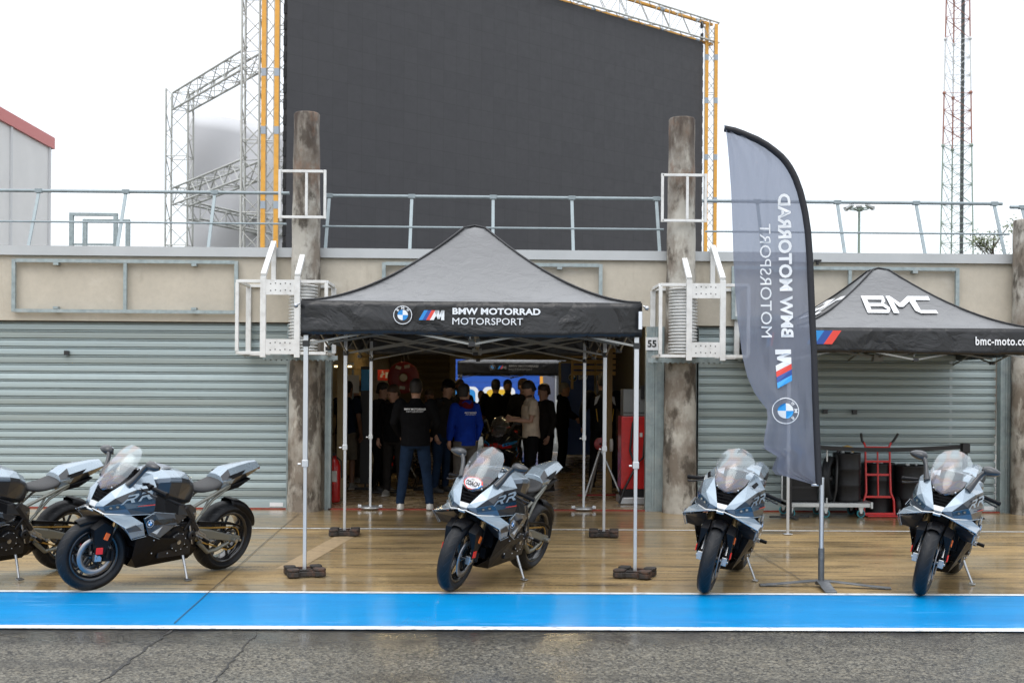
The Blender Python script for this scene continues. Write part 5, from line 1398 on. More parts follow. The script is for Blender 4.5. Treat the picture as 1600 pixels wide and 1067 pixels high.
for i, (sx, lab) in enumerate(((-1, 'round white foot weight under the rear left tent leg'), (1, 'round white foot weight under the rear right tent leg'))):
    o = MB().lathe([(.03, .012), (.135, .012), (.15, .025), (.15, .04), (.13, .052), (.05, .055), (.03, .05)], (0, 0, 0), 'Z', 28, closed=True).box(-.17, -.12, -.03, .03, .03, .07).box(.12, .17, -.03, .03, .03, .07).build('foot_weight', M['alu'], None, bevel=.004)
    o.location = (-.165+sx*1.49, 17.0, 0); tag(o, lab, 'tent weight', 'round foot weights')

# ================================================================ FEATHER FLAG
cl = bpy.data.materials.new('flag_cloth'); nt, p = nodes(cl); N = nt.nodes; L = nt.links; N.remove(p)
o_ = [n for n in N if n.type == 'OUTPUT_MATERIAL'][0]
df = N.new('ShaderNodeBsdfDiffuse'); df.inputs[0].default_value = (.19, .212, .27, 1); ts = N.new('ShaderNodeBsdfTranslucent'); ts.inputs[0].default_value = (.27, .30, .375, 1)
gl = N.new('ShaderNodeBsdfGlossy'); gl.inputs['Roughness'].default_value = .42; gl.inputs[0].default_value = (.8, .85, 1, 1)
tr = N.new('ShaderNodeBsdfTransparent'); tr.inputs[0].default_value = (.76, .80, .90, 1)
m1_ = N.new('ShaderNodeMixShader'); m1_.inputs[0].default_value = .5; L.new(df.outputs[0], m1_.inputs[1]); L.new(ts.outputs[0], m1_.inputs[2])
m2_ = N.new('ShaderNodeMixShader'); m2_.inputs[0].default_value = .05; L.new(m1_.outputs[0], m2_.inputs[1]); L.new(gl.outputs[0], m2_.inputs[2])
m3_ = N.new('ShaderNodeMixShader'); m3_.inputs[0].default_value = .21; L.new(m2_.outputs[0], m3_.inputs[1]); L.new(tr.outputs[0], m3_.inputs[2]); L.new(m3_.outputs[0], o_.inputs[0])
tc = N.new('ShaderNodeTexCoord'); mp = N.new('ShaderNodeMapping'); mp.inputs['Scale'].default_value = (5, 1, .8); mp.inputs['Rotation'].default_value = (0, .25, 0); L.new(tc.outputs['Object'], mp.inputs[0])
nz = N.new('ShaderNodeTexNoise'); nz.inputs['Scale'].default_value = 2.0; nz.inputs['Detail'].default_value = 4; L.new(mp.outputs[0], nz.inputs[0])
b = N.new('ShaderNodeBump'); b.inputs['Strength'].default_value = .7; b.inputs['Distance'].default_value = .05; L.new(nz.outputs[0], b.inputs['Height'])
for q in (df, ts, gl): L.new(b.outputs[0], q.inputs['Normal'])
M['flag_cloth'] = cl; mat('sleeve', (.016, .016, .02), .6, bump=.2); mat('flag_base', (.13, .14, .15), .45, .5, var=.2, dirt=(.30, .30, .29), dscale=9, damt=.5)
YFl = 10.48; fb = gnd(1283, 917); fx = at(1283, 900, YFl).x
flag = thing('feather_flag', 'tall blue grey feather flag with mirrored white lettering on a cross base', 'flag', (fx, YFl, 0))
right_px = [(757, 1284), (700, 1281.5), (650, 1279.5), (600, 1277.5), (550, 1276), (500, 1273.5), (450, 1271.5), (400, 1269.5), (360, 1266.5), (330, 1262), (300, 1255), (275, 1246), (255, 1235), (240, 1222), (225, 1203), (213, 1182), (205, 1162), (200, 1148), (197, 1133)]
left_px = [(757, 1272), (750, 1248), (741, 1216), (734, 1207), (722, 1208), (712, 1211), (706, 1199), (699, 1188), (688, 1189), (676, 1192), (654, 1199), (639, 1198), (616, 1181), (590, 1169), (560, 1162), (500, 1154), (450, 1150), (400, 1147), (350, 1144.5), (300, 1141.5), (250, 1137), (220, 1134), (197, 1131)]
def interp(tab, y):
    for (y0, x0), (y1, x1) in zip(tab[:-1], tab[1:]):
        if y1 <= y <= y0: t = (y-y0)/(y1-y0) if y1 != y0 else 0; return x0+(x1-x0)*t
    return tab[-1][1] if y < tab[-1][0] else tab[0][1]
def flag_y(u, z):                      # cloth swells away from and towards the viewer; u from 0 at the pole to 1 at the free edge
    lo = max(0, min(1, (2.2-z)/1.2))
    return -.04*sin(u*2.4+z*1.3)*u-.13*lo*u*sin(u*3.6+z*3.4)-.06*u*sin(z*7-u*6)*lo-.014*sin(u*11+z*2.2)*(.4+u)-.010*sin(u*19-z*3.1)-.05*max(0, 1-z/1.45)*sin(u*14+z*6)*u
ys = [757-(757-197)*((i/90)) for i in range(91)]
vs = []; nu = 30
for y in ys:
    xr = interp(right_px, y)-1; xl = interp(left_px, y)
    if y < 240: pass
    for i in range(nu+1):
        u = i/nu; bot = max(0, 1-(757-y)/45)            # the lower hem rises towards the free edge
        px = xr+(xl-xr)*u; py = y
        q = at(px, py, YFl); vs.append(V((q.x-fx, flag_y(u, q.z), q.z)))
mb = MB().add(vs, [(j*(nu+1)+i, j*(nu+1)+i+1, (j+1)*(nu+1)+i+1, (j+1)*(nu+1)+i) for j in range(len(ys)-1) for i in range(nu)], 0, True)
q3 = [at(px, py, YFl+dy) for px, py, dy in ((1189, 699, .0), (1200, 704, .05), (1214, 713, .07), (1206, 733, .05), (1212, 741, .0), (1226, 744, .04), (1232, 728, .09), (1216, 700, .10))]
n_ = len(mb.v); mb.v += [V((q.x-fx, q.y-YFl, q.z)) for q in q3]
for f in ((0, 1, 7), (1, 2, 7), (2, 3, 6), (2, 6, 7), (3, 4, 5), (3, 5, 6)): mb.f.append([n_+i for i in f]); mb.m.append(0); mb.sm.append(False)
cloth = mb.build('cloth', cl, flag, recalc=False)
# black sleeve along the pole
pp = [at(interp(right_px, y), y, YFl) for y in [757-(757-205)*i/60 for i in range(61)]]+[at(1148, 200, YFl), at(1133, 197, YFl)]
pts = [V((q.x-fx, 0, q.z)) for q in pp]
mb = MB(); vs = []
for i, q in enumerate(pts):
    d = (pts[min(i+1, len(pts)-1)]-pts[max(i-1, 0)]).normalized(); nn = V((-d.z, 0, d.x)); 
    if nn.x > 0 and d.z > .3: nn = -nn
    if d.z <= .3: nn = V((-abs(d.z), 0, -abs(d.x))).normalized()
    wd = .052
    for (a_, b_) in ((0, 0), (.0, -.020), (.5, -.026), (1.0, -.006), (1.0, .006), (.5, .026), (0, .020)): vs.append(q+nn*wd*a_+V((0, b_, 0)))
mb.add(vs, [(i*7+j, i*7+(j+1) % 7, (i+1)*7+(j+1) % 7, (i+1)*7+j) for i in range(len(pts)-1) for j in range(7)], 0, True)
mb.build('sleeve', M['sleeve'], flag)
tops = [V((q.x-.005, 0.0, q.z)) for q in pts[::3]]
MB().tube([(0, 0, .30), (0, 0, .95)], .021, 12).tube([(0, 0, .95)]+[V((p.x-.02, 0, p.z)) for p in pts[1:8:3]], .017, 12).tube([(-.09, 0, .885), (-.03, 0, .885)], .012, 8).build('pole', M['alu'], flag)
MB().tube([(0, 0, .05), (0, 0, .34)], .027, 14).tube([(0, 0, .025), (0, 0, .05)], .05, 14).build('socket', M['flag_base'], flag)
for a, ln, wd in ((radians(178), .53, .075), (radians(-40-60+8), .36, .10), (radians(-13), .58, .075)):
    d = V((cos(a), sin(a), 0)); n_ = V((-d.y, d.x, 0))*wd/2
    mb = MB(); sec = [(.0, .065), (.10, .060), (ln*.75, .030), (ln, .022)]
    mb.rings([[d*r-n_+V((0, 0, h-.012)), d*r+n_+V((0, 0, h-.012)), d*r+n_+V((0, 0, h)), d*r-n_+V((0, 0, h))] for r, h in sec], smooth=False)
    mb.build('base_leg', M['flag_base'], flag, bevel=.002)
# mirrored lettering: text direction runs up the cloth, letter tops point right
def on_flag(x, y, l):
    px = 1224+y; py = 660-x                    # x, y in photo pixels of the upright cloth
    tl_ = (x/360.0); px -= 8.0*tl_
    q = at(px, py, YFl); xr = interp(right_px, py)-1; xl = interp(left_px, py); u = (px-xr)/(xl-xr)
    return V((q.x-fx, flag_y(u, q.z)-.015-l, q.z))
ar = Art(); ar.roundel(18.5, 2, 19, K=None) if False else None
ar.disc(18.5, 2, 20.5, 0, r0=19.2)
for k in range(4): ar.disc(18.5, 2, 11.8, (0, 5)[k % 2], a0=k*pi/2, a1=(k+1)*pi/2, n=8)
for ch, a in (('B', 2.36), ('M', 1.5708), ('W', .78)):
    vs_, fs_ = text2d(ch, .02); h = 5.2; w_ = h*(1.15 if ch != 'B' else .75); r_ = a-pi/2
    ar.items.append(([(18.5+((u-.5)*w_)*cos(r_)-(13+v*h)*sin(r_), 2+((u-.5)*w_)*sin(r_)+(13+v*h)*cos(r_)) for u, v in vs_], fs_, 0))
ar.stripes_m(53, -9.5, 114, 13, W=0, cols=(5, 2, 3))
ar.text('BMW MOTORRAD', 133, -1, 357, 18.5, 0, bold=.035, spacing=1.02)
ar.text('MOTORSPORT', 133, -31, 310, -13.5, 0)
ar.build('lettering', on_flag, PRINT, cloth, lift=.003)
# ================================================================ THINGS IN FRONT OF THE RIGHT SHUTTER
mat('drum_black', (.008, .008, .009), .42, spec=.3); mat('caster_teal', (.02, .20, .24), .5); mat('zinc', (.50, .52, .52), .4, .7, var=.1); mat('webbing', (.014, .014, .015), .6, bump=.2)
def X_(px, Y): return at(px, 700, Y).x
Yt_ = 16.45; xa_, xb_ = X_(1225, Yt_), X_(1354, Yt_)
tro = thing('platform_trolley', 'low zinc platform trolley on teal casters by the right shutter', 'trolley', ((xa_+xb_)/2, Yt_, 0)); hw = (xb_-xa_)/2
MB().box(-hw, hw, -.28, .28, .145, .20).box(-hw-.0, -hw+.03, -.30, .30, .13, .215).box(hw-.03, hw, -.30, .30, .13, .215).build('platform', M['zinc'], tro, bevel=.004)
MB().tube([(-hw+.03, -.2, .2), (-hw+.03, -.2, .95), (-hw+.03, .2, .95), (-hw+.03, .2, .2)], .016, 8).tube([(X_(1284, Yt_)-(xa_+xb_)/2, -.26, .2), (X_(1284, Yt_)-(xa_+xb_)/2, -.26, .95)], .012, 8).build('push_handle', M['zinc'], tro)
for px in (1236, 1290, 1345):
    for dy in (-.22, .22):
        x = X_(px, Yt_-.2)-(xa_+xb_)/2
        c = MB().prism([(x-.035, dy-.022, .145), (x+.035, dy-.022, .145), (x+.012, dy-.022, .06), (x-.012, dy-.022, .06)], (0, .006, 0)).prism([(x-.035, dy+.016, .145), (x+.035, dy+.016, .145), (x+.012, dy+.016, .06), (x-.012, dy+.016, .06)], (0, .006, 0)).build('caster', M['zinc'], tro)
        MB().lathe([(.012, -.014), (.040, -.014), (.040, .014), (.012, .014)], (x, dy, .058), 'Y', 18, closed=True).build('wheel', M['black_plastic'], c)
        MB().lathe([(.040, -.014), (.055, -.011), (.055, .011), (.040, .014)], (x, dy, .058), 'Y', 20, closed=True).build('tyre', M['caster_teal'], c)
def drum(px, Y, r, z0, h, label):
    t = thing('oil_drum', label, 'drum', (X_(px, Y), Y, z0), random.uniform(0, 6), 'black drums by the right shutter')
    prof = [(.01, .0), (r*.98, .0), (r*1.02, .012), (r, .03)]
    for k in (1, 2): prof += [(r, h*k/3-.015), (r*1.035, h*k/3), (r, h*k/3+.015)]
    prof += [(r, h-.03), (r*1.02, h-.015), (r*.98, h), (r*.94, h-.015), (.01, h-.015)]
    MB().lathe(prof, n=36).build('body', M['drum_black'], t)
    MB().tube([(r*.5, 0, h-.015), (r*.5, 0, h+.02)], .03, 12).tube([(-r*.6, 0, h-.015), (-r*.6, 0, h+.008)], .018, 12).build('bung', M['zinc'], t)
    return t
drum(1323, 16.46, .185, .205, .66, 'narrow black drum with a hand pump standing on the trolley')
drum(1372, 16.75, .225, .012, .70, 'black drum standing behind the red hand truck')
drum(1424, 16.62, .225, .012, .68, 'black drum on the ground right of the red hand truck, half behind the parked motorcycle')
xc = X_(1323, 16.46)
hp = thing('hand_pump', 'small brass and black hand pump on top of the narrow drum', 'pump', (xc, 16.46, .865))
MB().tube([(.08, 0, 0), (.08, 0, .06), (.0, -.02, .085), (-.06, -.03, .07)], [.018, .018, .016, .014], 10).build('pump_body', M['chain_gold'], hp, bevel=.002)
MB().tube([(-.06, -.03, .07), (-.15, -.06, .0), (-.19, -.2, -.25), (-.20, -.2, -.5), (-.22, -.15, -.66)], .018, 10).build('pump_hose', M['black_plastic'], hp)
xw = X_(1298, 16.3)
sw = thing('spare_wheel', 'black spare motorcycle wheel standing on the trolley beside the drum', 'wheel', (xw, 16.35, .203), radians(62))
sp = MB(); prof = [(.225, -.045), (.26, -.058), (.295, -.045), (.31, 0), (.295, .045), (.26, .058), (.225, .045), (.23, 0)]
MB().lathe(prof, (0, 0, .31), 'Y', 48, closed=True).build('tyre', M['tyre_rubber'], sw)
rm = MB().lathe([(.229, -.046), (.215, -.046), (.205, 0), (.215, .046), (.229, .046)], (0, 0, .31), 'Y', 40, closed=True).lathe([(.012, -.04), (.04, -.04), (.04, .04), (.012, .04)], (0, 0, .31), 'Y', 16, closed=True)
for k in range(5): a = 2*pi*k/5; rm.tube([(.035*cos(a), 0, .31+.035*sin(a)), (.215*cos(a+.15), 0, .31+.215*sin(a+.15))], .013, 6)
rm.build('rim', M['black_metal'], sw)
xq = X_(1250, 16.5)
cb_ = thing('equipment_case', 'black upright equipment case on the left end of the trolley', 'case', (xq, 16.5, .203))
MB().box(-.20, .20, -.20, .20, 0, .72).build('body', M['drum_black'], cb_, bevel=.015)
MB().box(-.205, .205, -.203, .203, .50, .53).box(-.205, .205, -.203, .203, .18, .21).build('edge_band', M['black_metal'], cb_, bevel=.003)
MB().tube([(-.06, -.215, .38), (-.06, -.235, .38), (.06, -.235, .38), (.06, -.215, .38)], .009, 8).build('handle', M['black_plastic'], cb_)
# red hand truck
Yh = 16.45; hx0, hx1 = X_(1356, Yh), X_(1393, Yh); hc = (hx0+hx1)/2; hh = (hx1-hx0)/2+.005
ht = thing('hand_truck', 'red tubular hand truck with black grips leaning before the right shutter', 'hand truck', (hc, Yh, 0)); mb = MB()
for s in (-1, 1): mb.tube([(s*hh*1.25, .0, .02), (s*hh*1.22, .02, .22), (s*hh, .04, .32), (s*hh, .10, .95), (s*(hh+.02), .10, 1.0)], .0155, 10)
for z, w_ in ((.26, 1.1), (.56, 1), (.74, 1), (.93, 1)): mb.bar((-hh*w_, .03+z*.07, z), (hh*w_, .03+z*.07, z), .018, .028)
mb.tube([(0, .05, .26), (0, .095, .93)], .013, 8); mb.tube([(-.02, .10, .93), (0, .10, .93)], .01, 6)
mb.build('frame', M['red_paint'], ht)
MB().box(-hh*1.35, hh*1.35, -.24, .0, .014, .024).bar((-hh*1.3, -.01, .035), (hh*1.3, -.01, .035), .03).build('toe_plate', M['red_paint'], ht, bevel=.003)
for s in (-1, 1):
    MB().tube([(s*(hh+.018), .10, .985), (s*(hh+.035+.03*(s > 0)), .13, 1.02), (s*(hh+.06+.06*(s > 0)), .10, 1.12)], [.0165, .0175, .0175], 10).build('grip', M['black_plastic'], ht)
    w = MB().lathe([(.07, -.03), (.11, -.032), (.13, -.02), (.13, .02), (.11, .032), (.07, .03)], (s*(hh*1.25+.06), .10, .135), 'X', 28, closed=True).build('wheel', M['tyre_rubber'], ht)
    MB().lathe([(.01, -.02), (.068, -.02), (.068, .02), (.01, .02)], (s*(hh*1.25+.06), .10, .135), 'X', 20).build('rim', M['red_paint'], w)
# belt barrier
def barrier(px, Y, label):
    x = X_(px, Y); t = thing('barrier_post', label, 'barrier post', (x, Y, 0), 0, 'black belt barrier posts')
    MB().tube([(0, 0, .03), (0, 0, .93)], .033, 16).lathe([(.01, .93), (.045, .93), (.045, 1.02), (.01, 1.02)]).box(-.05, .05, -.05, .05, .90, 1.015).build('post', M['webbing'], t, bevel=.005)
    mb = MB()
    for k in (0, 1): a = k*pi/2+.12; d = V((cos(a), sin(a), 0))*.27; mb.bar(-d+V((0, 0, .03)), d+V((0, 0, .03+.001*k)), .05, .022)
    mb.build('base', M['webbing'], t, bevel=.004); return x
xl_ = barrier(1234, 16.05, 'black barrier post on a cross base, partly behind the feather flag'); xr_ = barrier(1508, 15.95, 'black barrier post behind the rightmost motorcycle holding the belt end')
mb = MB(); vs = []
for i in range(25):
    u = i/24; x = xl_+(xr_-xl_)*u; y = 16.05-.1*u; z = .975-.05*sin(pi*u)
    for (dy, dz) in ((-.003, -.028), (.003, -.028), (.003, .028), (-.003, .028)): vs.append((x, y+dy, z+dz))
mb.add(vs, [(i*4+j, i*4+(j+1) % 4, (i+1)*4+(j+1) % 4, (i+1)*4+j) for i in range(24) for j in range(4)])
tag(mb.build('barrier_belt', M['webbing']), 'long black belt stretched between the two barrier posts', 'barrier belt')
# latch bars on the concrete beside the jambs
for px, py in ((1046, 681), (1590, 684)):
    q = at(px, py, 16.85); t = thing('door_latch', 'small grey steel latch with a chain on the right side of the %s' % ('open garage door' if px < 1200 else 'closed right shutter'), 'latch', (q.x, 16.93, q.z), 0)
    MB().box(-.07, .05, -.03, .02, -.015, .015).box(.0, .05, -.04, .06, -.045, .045).build('bolt', M['galv'], t, bevel=.004)
    MB().tube([(-.06, -.02, -.012), (-.065, -.02, -.09), (-.02, -.02, -.12), (.02, -.02, -.06), (.02, -.02, -.02)], .004, 5).build('chain', M['galv'], t)

# ================================================================ THINGS INSIDE THE GARAGE
# red fuel cabinet with grey head
mat('cab_grey', (.21, .22, .22), .45, .3, var=.1); mat('sign_white', (.7, .7, .68), .5)
Yp = 18.15; pxl, pxr = X_(968, Yp), X_(1014, Yp); pc = (pxl+pxr)/2; pw = (pxr-pxl)/2
fp = thing('fuel_pump', 'red fuel pump cabinet with a grey metering head and black hose beside the garage door', 'fuel pump', (pc, Yp, 0))
ztop = at(990, 650, Yp).z; zhd = at(990, 608, Yp).z; zbs = at(990, 762, Yp).z
MB().box(-pw, pw, -.24, .24, zbs, ztop).build('cabinet', M['red_paint'], fp, bevel=.012)
MB().box(-pw+.02, pw-.02, -.22, .22, .11, zbs).build('plinth', M['black_metal'], fp)
MB().box(-pw-.02, pw+.06, -.30, .30, .012, .11).build('drip_tray', M['alu'], fp, bevel=.01)
hd = MB().box(-pw+.03, pw-.0, -.20, .20, ztop+.002, zhd).build('metering_head', M['cab_grey'], fp, bevel=.01)
MB().box(-pw+.03, pw-.001, -.215, -.2, ztop+.05, ztop+.06).tube([(0.02, -.20, ztop+.2), (0.02, -.22, ztop+.2)], .025, 10).build('gauge', M['black_print'], hd)
MB().tube([(.02, -.26, ztop+.05), (-.06, -.30, ztop-.1), (-.10, -.31, ztop-.5), (-.02, -.31, ztop-.72), (.10, -.30, ztop-.60), (.12, -.30, ztop-.3)], .018, 10).build('hose', M['black_plastic'], fp)
MB().tube([(.03, -.27, ztop-.70), (-.05, -.34, ztop-.8), (-.18, -.36, .25), (-.26, -.38, .03)], .018, 10).build('hose', M['black_plastic'], fp)
MB().box(.05, .09, -.246, -.241, ztop-.3, ztop-.24).build('warning_label', M['sign_white'], fp)
nzb = MB().box(.06, .16, -.26, -.205, zhd-.14, zhd+.05); nzb.build('nozzle', M['black_plastic'], fp, bevel=.01)
# red headed tripod
mat('reel_red', (.22, .012, .012), .4)
Y3 = 18.9; x3 = X_(938, Y3)
tp = thing('tripod_stand', 'tripod work stand with a red round head behind the right tent legs', 'stand', (x3, Y3, 0))
for a in (1.9, 3.6+.4, 5.6):
    MB().tube([(0, 0, .78), (.42*cos(a), .42*sin(a), .02)], .018, 8).build('leg', M['zinc'], tp)
MB().lathe([(.02, -.06), (.10, -.05), (.10, .02), (.05, .05), (.02, .06)], (0, 0, .85), 'Y', 20).build('head', M['reel_red'], tp, bevel=.006)
MB().lathe([(.02, -.02), (.10, -.02), (.10, .02), (.02, .02)], (.17, 0, .83), 'X', 20).build('disc', M['sign_white'], tp)
MB().bar((-.35, .0, .05), (.30, .12, .05), .025).build('foot_bar', M['reel_red'], tp)
# extinguisher
Ye = 17.9; xe = X_(522.5, Ye)
ex = thing('fire_extinguisher', 'red fire extinguisher standing inside the left door jamb', 'extinguisher', (xe, Ye, .02))
MB().lathe([(.01, 0), (.085, 0), (.09, .02), (.09, .52), (.07, .60), (.03, .64), (.03, .68), (.01, .68)], n=24).build('cylinder', M['red_paint'], ex)
MB().box(-.02, .02, -.07, .03, .68, .72).tube([(.03, 0, .66), (.10, 0, .60), (.11, 0, .35)], .012, 8).build('valve', M['black_plastic'], ex)
MB().box(-.05, .05, -.0935, -.0915, .30, .46).build('instruction_label', M['sign_white'], ex)
# hose reel with hanging bracket
Yr = 24.0; c = at(630, 590, Yr)
rl = thing('hose_reel', 'big dark red round hose reel hanging high in the left of the garage', 'hose reel', (c.x, Yr, c.z), radians(5))
mat('reel_red', (.22, .012, .012), .4)
R_ = .31
MB().lathe([(.09, -.10), (R_, -.10), (R_, -.085), (R_*.8, -.08), (R_*.8, .08), (R_, .085), (R_, .10), (.09, .10)], (0, 0, 0), 'Y', 40, closed=True).build('drum', M['reel_red'], rl, bevel=.006)
MB().lathe([(.01, -.105), (.075, -.105), (.075, -.095), (.01, -.095)], (0, 0, 0), 'Y', 20).box(-.05, .03, -.108, -.102, -.04, .05).build('hub', M['sign_white'], rl)
for (x, z, r) in ((-.10, .20, .3), (.07, .22, -.2), (-.02, -.2, .1)):
    o = MB().box(-.055, .055, -.103, -.101, -.03, .03).build('label_plate', M['sign_white'], rl); o.location = (x, -.001, z); o.rotation_euler = (0, r, 0)
MB().tube([(0, 0, R_), (0, 0, R_+.15), (-.08, 0, R_+.28)], .03, 8).tube([(.1, 0, R_+.05), (.0, 0, R_+.3)], .02, 8).bar((0, 0, R_+.1), (0, 0, 3.2-c.z), .04).build('hanger', M['black_metal'], rl)
# red wall sign, notice board, poster, black case lid
q = at(600, 586, 25.0)
sg = tag(MB().box(-.13, .13, -.01, .01, -.11, .11).build('exit_sign', M['red_print']), 'small red safety sign with white marks left of the hose reel', 'sign'); sg.location = (q.x, 25.0, q.z)
Art().poly([(-.08, -.05), (-.04, -.05), (-.02, .0), (.02, .02), (-.02, .05), (-.06, .03)], 0).disc(-.03, .07, .018, 0).poly([(.03, -.06), (.09, -.06), (.09, .06), (.03, .06)], 0).build('pictogram', lambda x, y, l: V((x, -.0105-l, y)), PRINT, sg, lift=.002)
bpy.data.objects.remove(bpy.data.objects.new('tmp', None))
q = at(551, 598, 20.4)
nb = thing('notice_board', 'pale paper notice on a stand near the left inner wall', 'notice', (q.x, 20.4, 0))
MB().box(-.11, .11, -.01, .01, q.z-.17, q.z+.13).build('paper', M['sign_white'], nb); MB().bar((0, .02, .02), (0, .02, q.z+.22), .03).box(-.2, .2, -.15, .15, .012, .03).build('stand', M['galv'], nb)
lm = mat('tube_lamp', (1, .8, .5), .5); pp_ = lm.node_tree.nodes['Principled BSDF']; pp_.inputs['Emission Color'].default_value = (1, .78, .42, 1); pp_.inputs['Emission Strength'].default_value = 45.0
lm2 = lm.copy(); lm2.name = 'dim_tube_lamp'; lm2.node_tree.nodes['Principled BSDF'].inputs['Emission Strength'].default_value = 2.5
for (px, py, Y, w_, lab) in ((536, 572.5, 19.5, .28, 'short glowing tube lamp on the left wall of the garage'), (640, 520, 24, 1.3, 'unseen ceiling tube lamp added to light the left half of the garage'), (860, 520, 21, 1.3, 'unseen ceiling tube lamp added to light the right half of the garage')):  # the two ceiling tubes are out of view, added to brighten the garage inside
    q = at(px, py, Y); z = min(q.z, 3.14); t = thing('tube_lamp', lab, 'lamp', (q.x, Y, z), 0, 'tube lamps in the garage')
    MB().box(-w_/2-.03, w_/2+.03, -.05, .05, .022, .06).build('housing', M['white_paint'], t); MB().tube([(-w_/2, 0, 0), (w_/2, 0, 0)], .014, 8).build('tube', lm if w_ > .5 else lm2, t)
# dark poster panels on the right inside, tool cabinet with white marks
q = at(902, 640, 26)
bd = thing('display_board', 'tall dark display board with a pale frame on the right side of the garage', 'board', (q.x, 26, 0))
MB().box(-.36, .36, -.02, .02, .3, 2.25).build('panel', M['navy_print'], bd); MB().bar((-.38, 0, .0), (-.38, 0, 2.28), .05).bar((.38, 0, .0), (.38, 0, 2.28), .05).bar((-.355, 0, 2.27), (.355, 0, 2.27), .04).build('frame', M['beige_frame'], bd)
Art().roundel(-.1, 1.95, .09, K=4).text('BMW', .02, 1.90, .22, 1.99, 0, bold=.02).build('lettering', lambda x, y, l: V((x, -.021-l, y)), PRINT, bd, lift=.003)
def table(px, Y, w_, label):
    t = thing('work_table', label, 'table', (X_(px, Y), Y, 0)); h = .82
    MB().box(-w_/2, w_/2, -.3, .3, h-.04, h).build('table_top', M['black_plastic'], t)
    for sx in (-1, 1):
        for sy in (-1, 1): MB().bar((sx*(w_/2-.05), sy*.25, .012), (sx*(w_/2-.05), sy*.25, h-.04), .04).build('leg', M['black_metal'], t)
    return t
table(762, 27.5, 1.3, 'dark table with bottles at the back of the garage'); 
for i, (dx, lab, m) in enumerate(((-.3, 'small bottle at the left on the back table', 'sign_white'), (.05, 'small bottle in the middle of the back table', 'sky_print'), (.3, 'small bottle at the right on the back table', 'sign_white'))):
    o = MB().lathe([(.005, 0), (.035, 0), (.035, .15), (.015, .19), (.015, .22), (.005, .22)], n=12).build('bottle', M[m]); o.location = (X_(762, 27.5)+dx, 27.4, .82); tag(o, lab, 'bottle', 'bottles on the back table')
# tyre rack / stand feet seen between the people
for i, (px, Y, lab) in enumerate(((604, 19.6, 'black stand foot on the floor left of the man in jeans'), (668, 20.2, 'black stand foot on the floor right of the man in jeans'))):
    t = thing('paddock_stand', lab, 'stand', (X_(px, Y), Y, 0), .2*i, 'black paddock stands')
    MB().tube([(-.25, -.12, .03), (.25, -.12, .03)], .018, 8).tube([(-.25, .25, .03), (.25, .25, .03)], .018, 8).tube([(-.2, -.12, .03), (-.16, .1, .22), (-.2, .25, .03)], .016, 8).tube([(.2, -.12, .03), (.16, .1, .22), (.2, .25, .03)], .016, 8).build('frame', M['black_metal'], t)
    for s in (-1, 1): MB().lathe([(.01, -.02), (.035, -.02), (.035, .02), (.01, .02)], (s*.27, .25, .047), 'X', 14).build('wheel', M['black_plastic'], t)
# black banner stand at the left inside
q = X_(568, 20.0)
bs = thing('banner_stand', 'narrow black upright banner with a blue top at the left inside the garage', 'banner', (q, 20.3, 0))
MB().box(-.085, .085, -.01, .01, .1, 2.05).build('panel', M['black_print'], bs); MB().box(-.075, .075, -.0115, -.0105, 1.65, 2.0).build('blue_field', M['sky_print'], bs); MB().box(-.30, .30, -.10, .10, .012, .04).bar((0, .02, .03), (0, .02, .2), .03).build('base', M['black_metal'], bs)

# ================================================================ BEYOND THE REAR DOOR
mat('truck_blue', (.012, .085, .42), .35, coat=.3); mat('orange_side', (.75, .33, .03), .5)
Yb_ = 45.0; xl, xr = at(640, 600, Yb_).x, at(905, 600, Yb_).x
tk = thing('trailer', 'bright blue race trailer with big white outlined yellow shapes beyond the rear door', 'trailer', (xl, Yb_, 0))
WW = at(843, 600, Yb_).x-xl
mb = MB()
for k in range(26): mb.box(0, WW, -.02-.012*(k % 2), .0, .9+k*.115, 1.015+k*.115-.001)
mb.box(0, WW, .001, 2.4, .9, 4.0); mb.build('body', M['truck_blue'], tk)
MB().box(.2, WW-.2, .1, 2.2, .35, .9).build('chassis', M['black_metal'], tk)
for x in (.6, 1.8, WW-.9): MB().lathe([(.02, -.02), (.48, -.02), (.5, .05), (.5, .3), (.02, .3)], (x, .05, .5), 'Y', 24).build('wheel', M['tyre_rubber'], tk)
MB().box(WW+.01, at(868, 600, Yb_).x-xl, -.02, 2.4, .9, at(860, 588, Yb_).z).build('side_panel', M['orange_side'], tk)
ar = Art()
def blob(x0, x1, z0, z1, m):
    r = min(x1-x0, z1-z0)*.25; pts = []
    for (cx_, cz_, a0) in ((x1-r, z1-r, 0), (x0+r, z1-r, pi/2), (x0+r, z0+r, pi), (x1-r, z0+r, 1.5*pi)):
        for k in range(6): a = a0+pi/2*k/5; pts.append((cx_+r*cos(a), cz_+r*sin(a)))
    ar.poly(pts, m)
for (pa, pb) in ((698, 748), (754, 805)):
    x0, x1 = at(pa, 600, Yb_).x-xl, at(pb, 600, Yb_).x-xl; zt_ = at(750, 604, Yb_).z
    blob(x0, x1, .95, zt_, 0)
ar.items.append(None)
for (pa, pb) in ((703, 743), (760, 799)):
    x0, x1 = at(pa, 600, Yb_).x-xl, at(pb, 600, Yb_).x-xl; blob(x0, x1, 1.0, zt_-.1, 1 if pa < 720 else 7)
ar.items.append(None)
for (pa, pb) in ((714, 731), (772, 788)):
    x0, x1 = at(pa, 600, Yb_).x-xl, at(pb, 600, Yb_).x-xl; blob(x0, x1, 1.15, zt_-.3, 1)
ar.build('lettering', lambda x, y, l: V((x, -.034-l, y)), PRINT, tk, lift=.004)
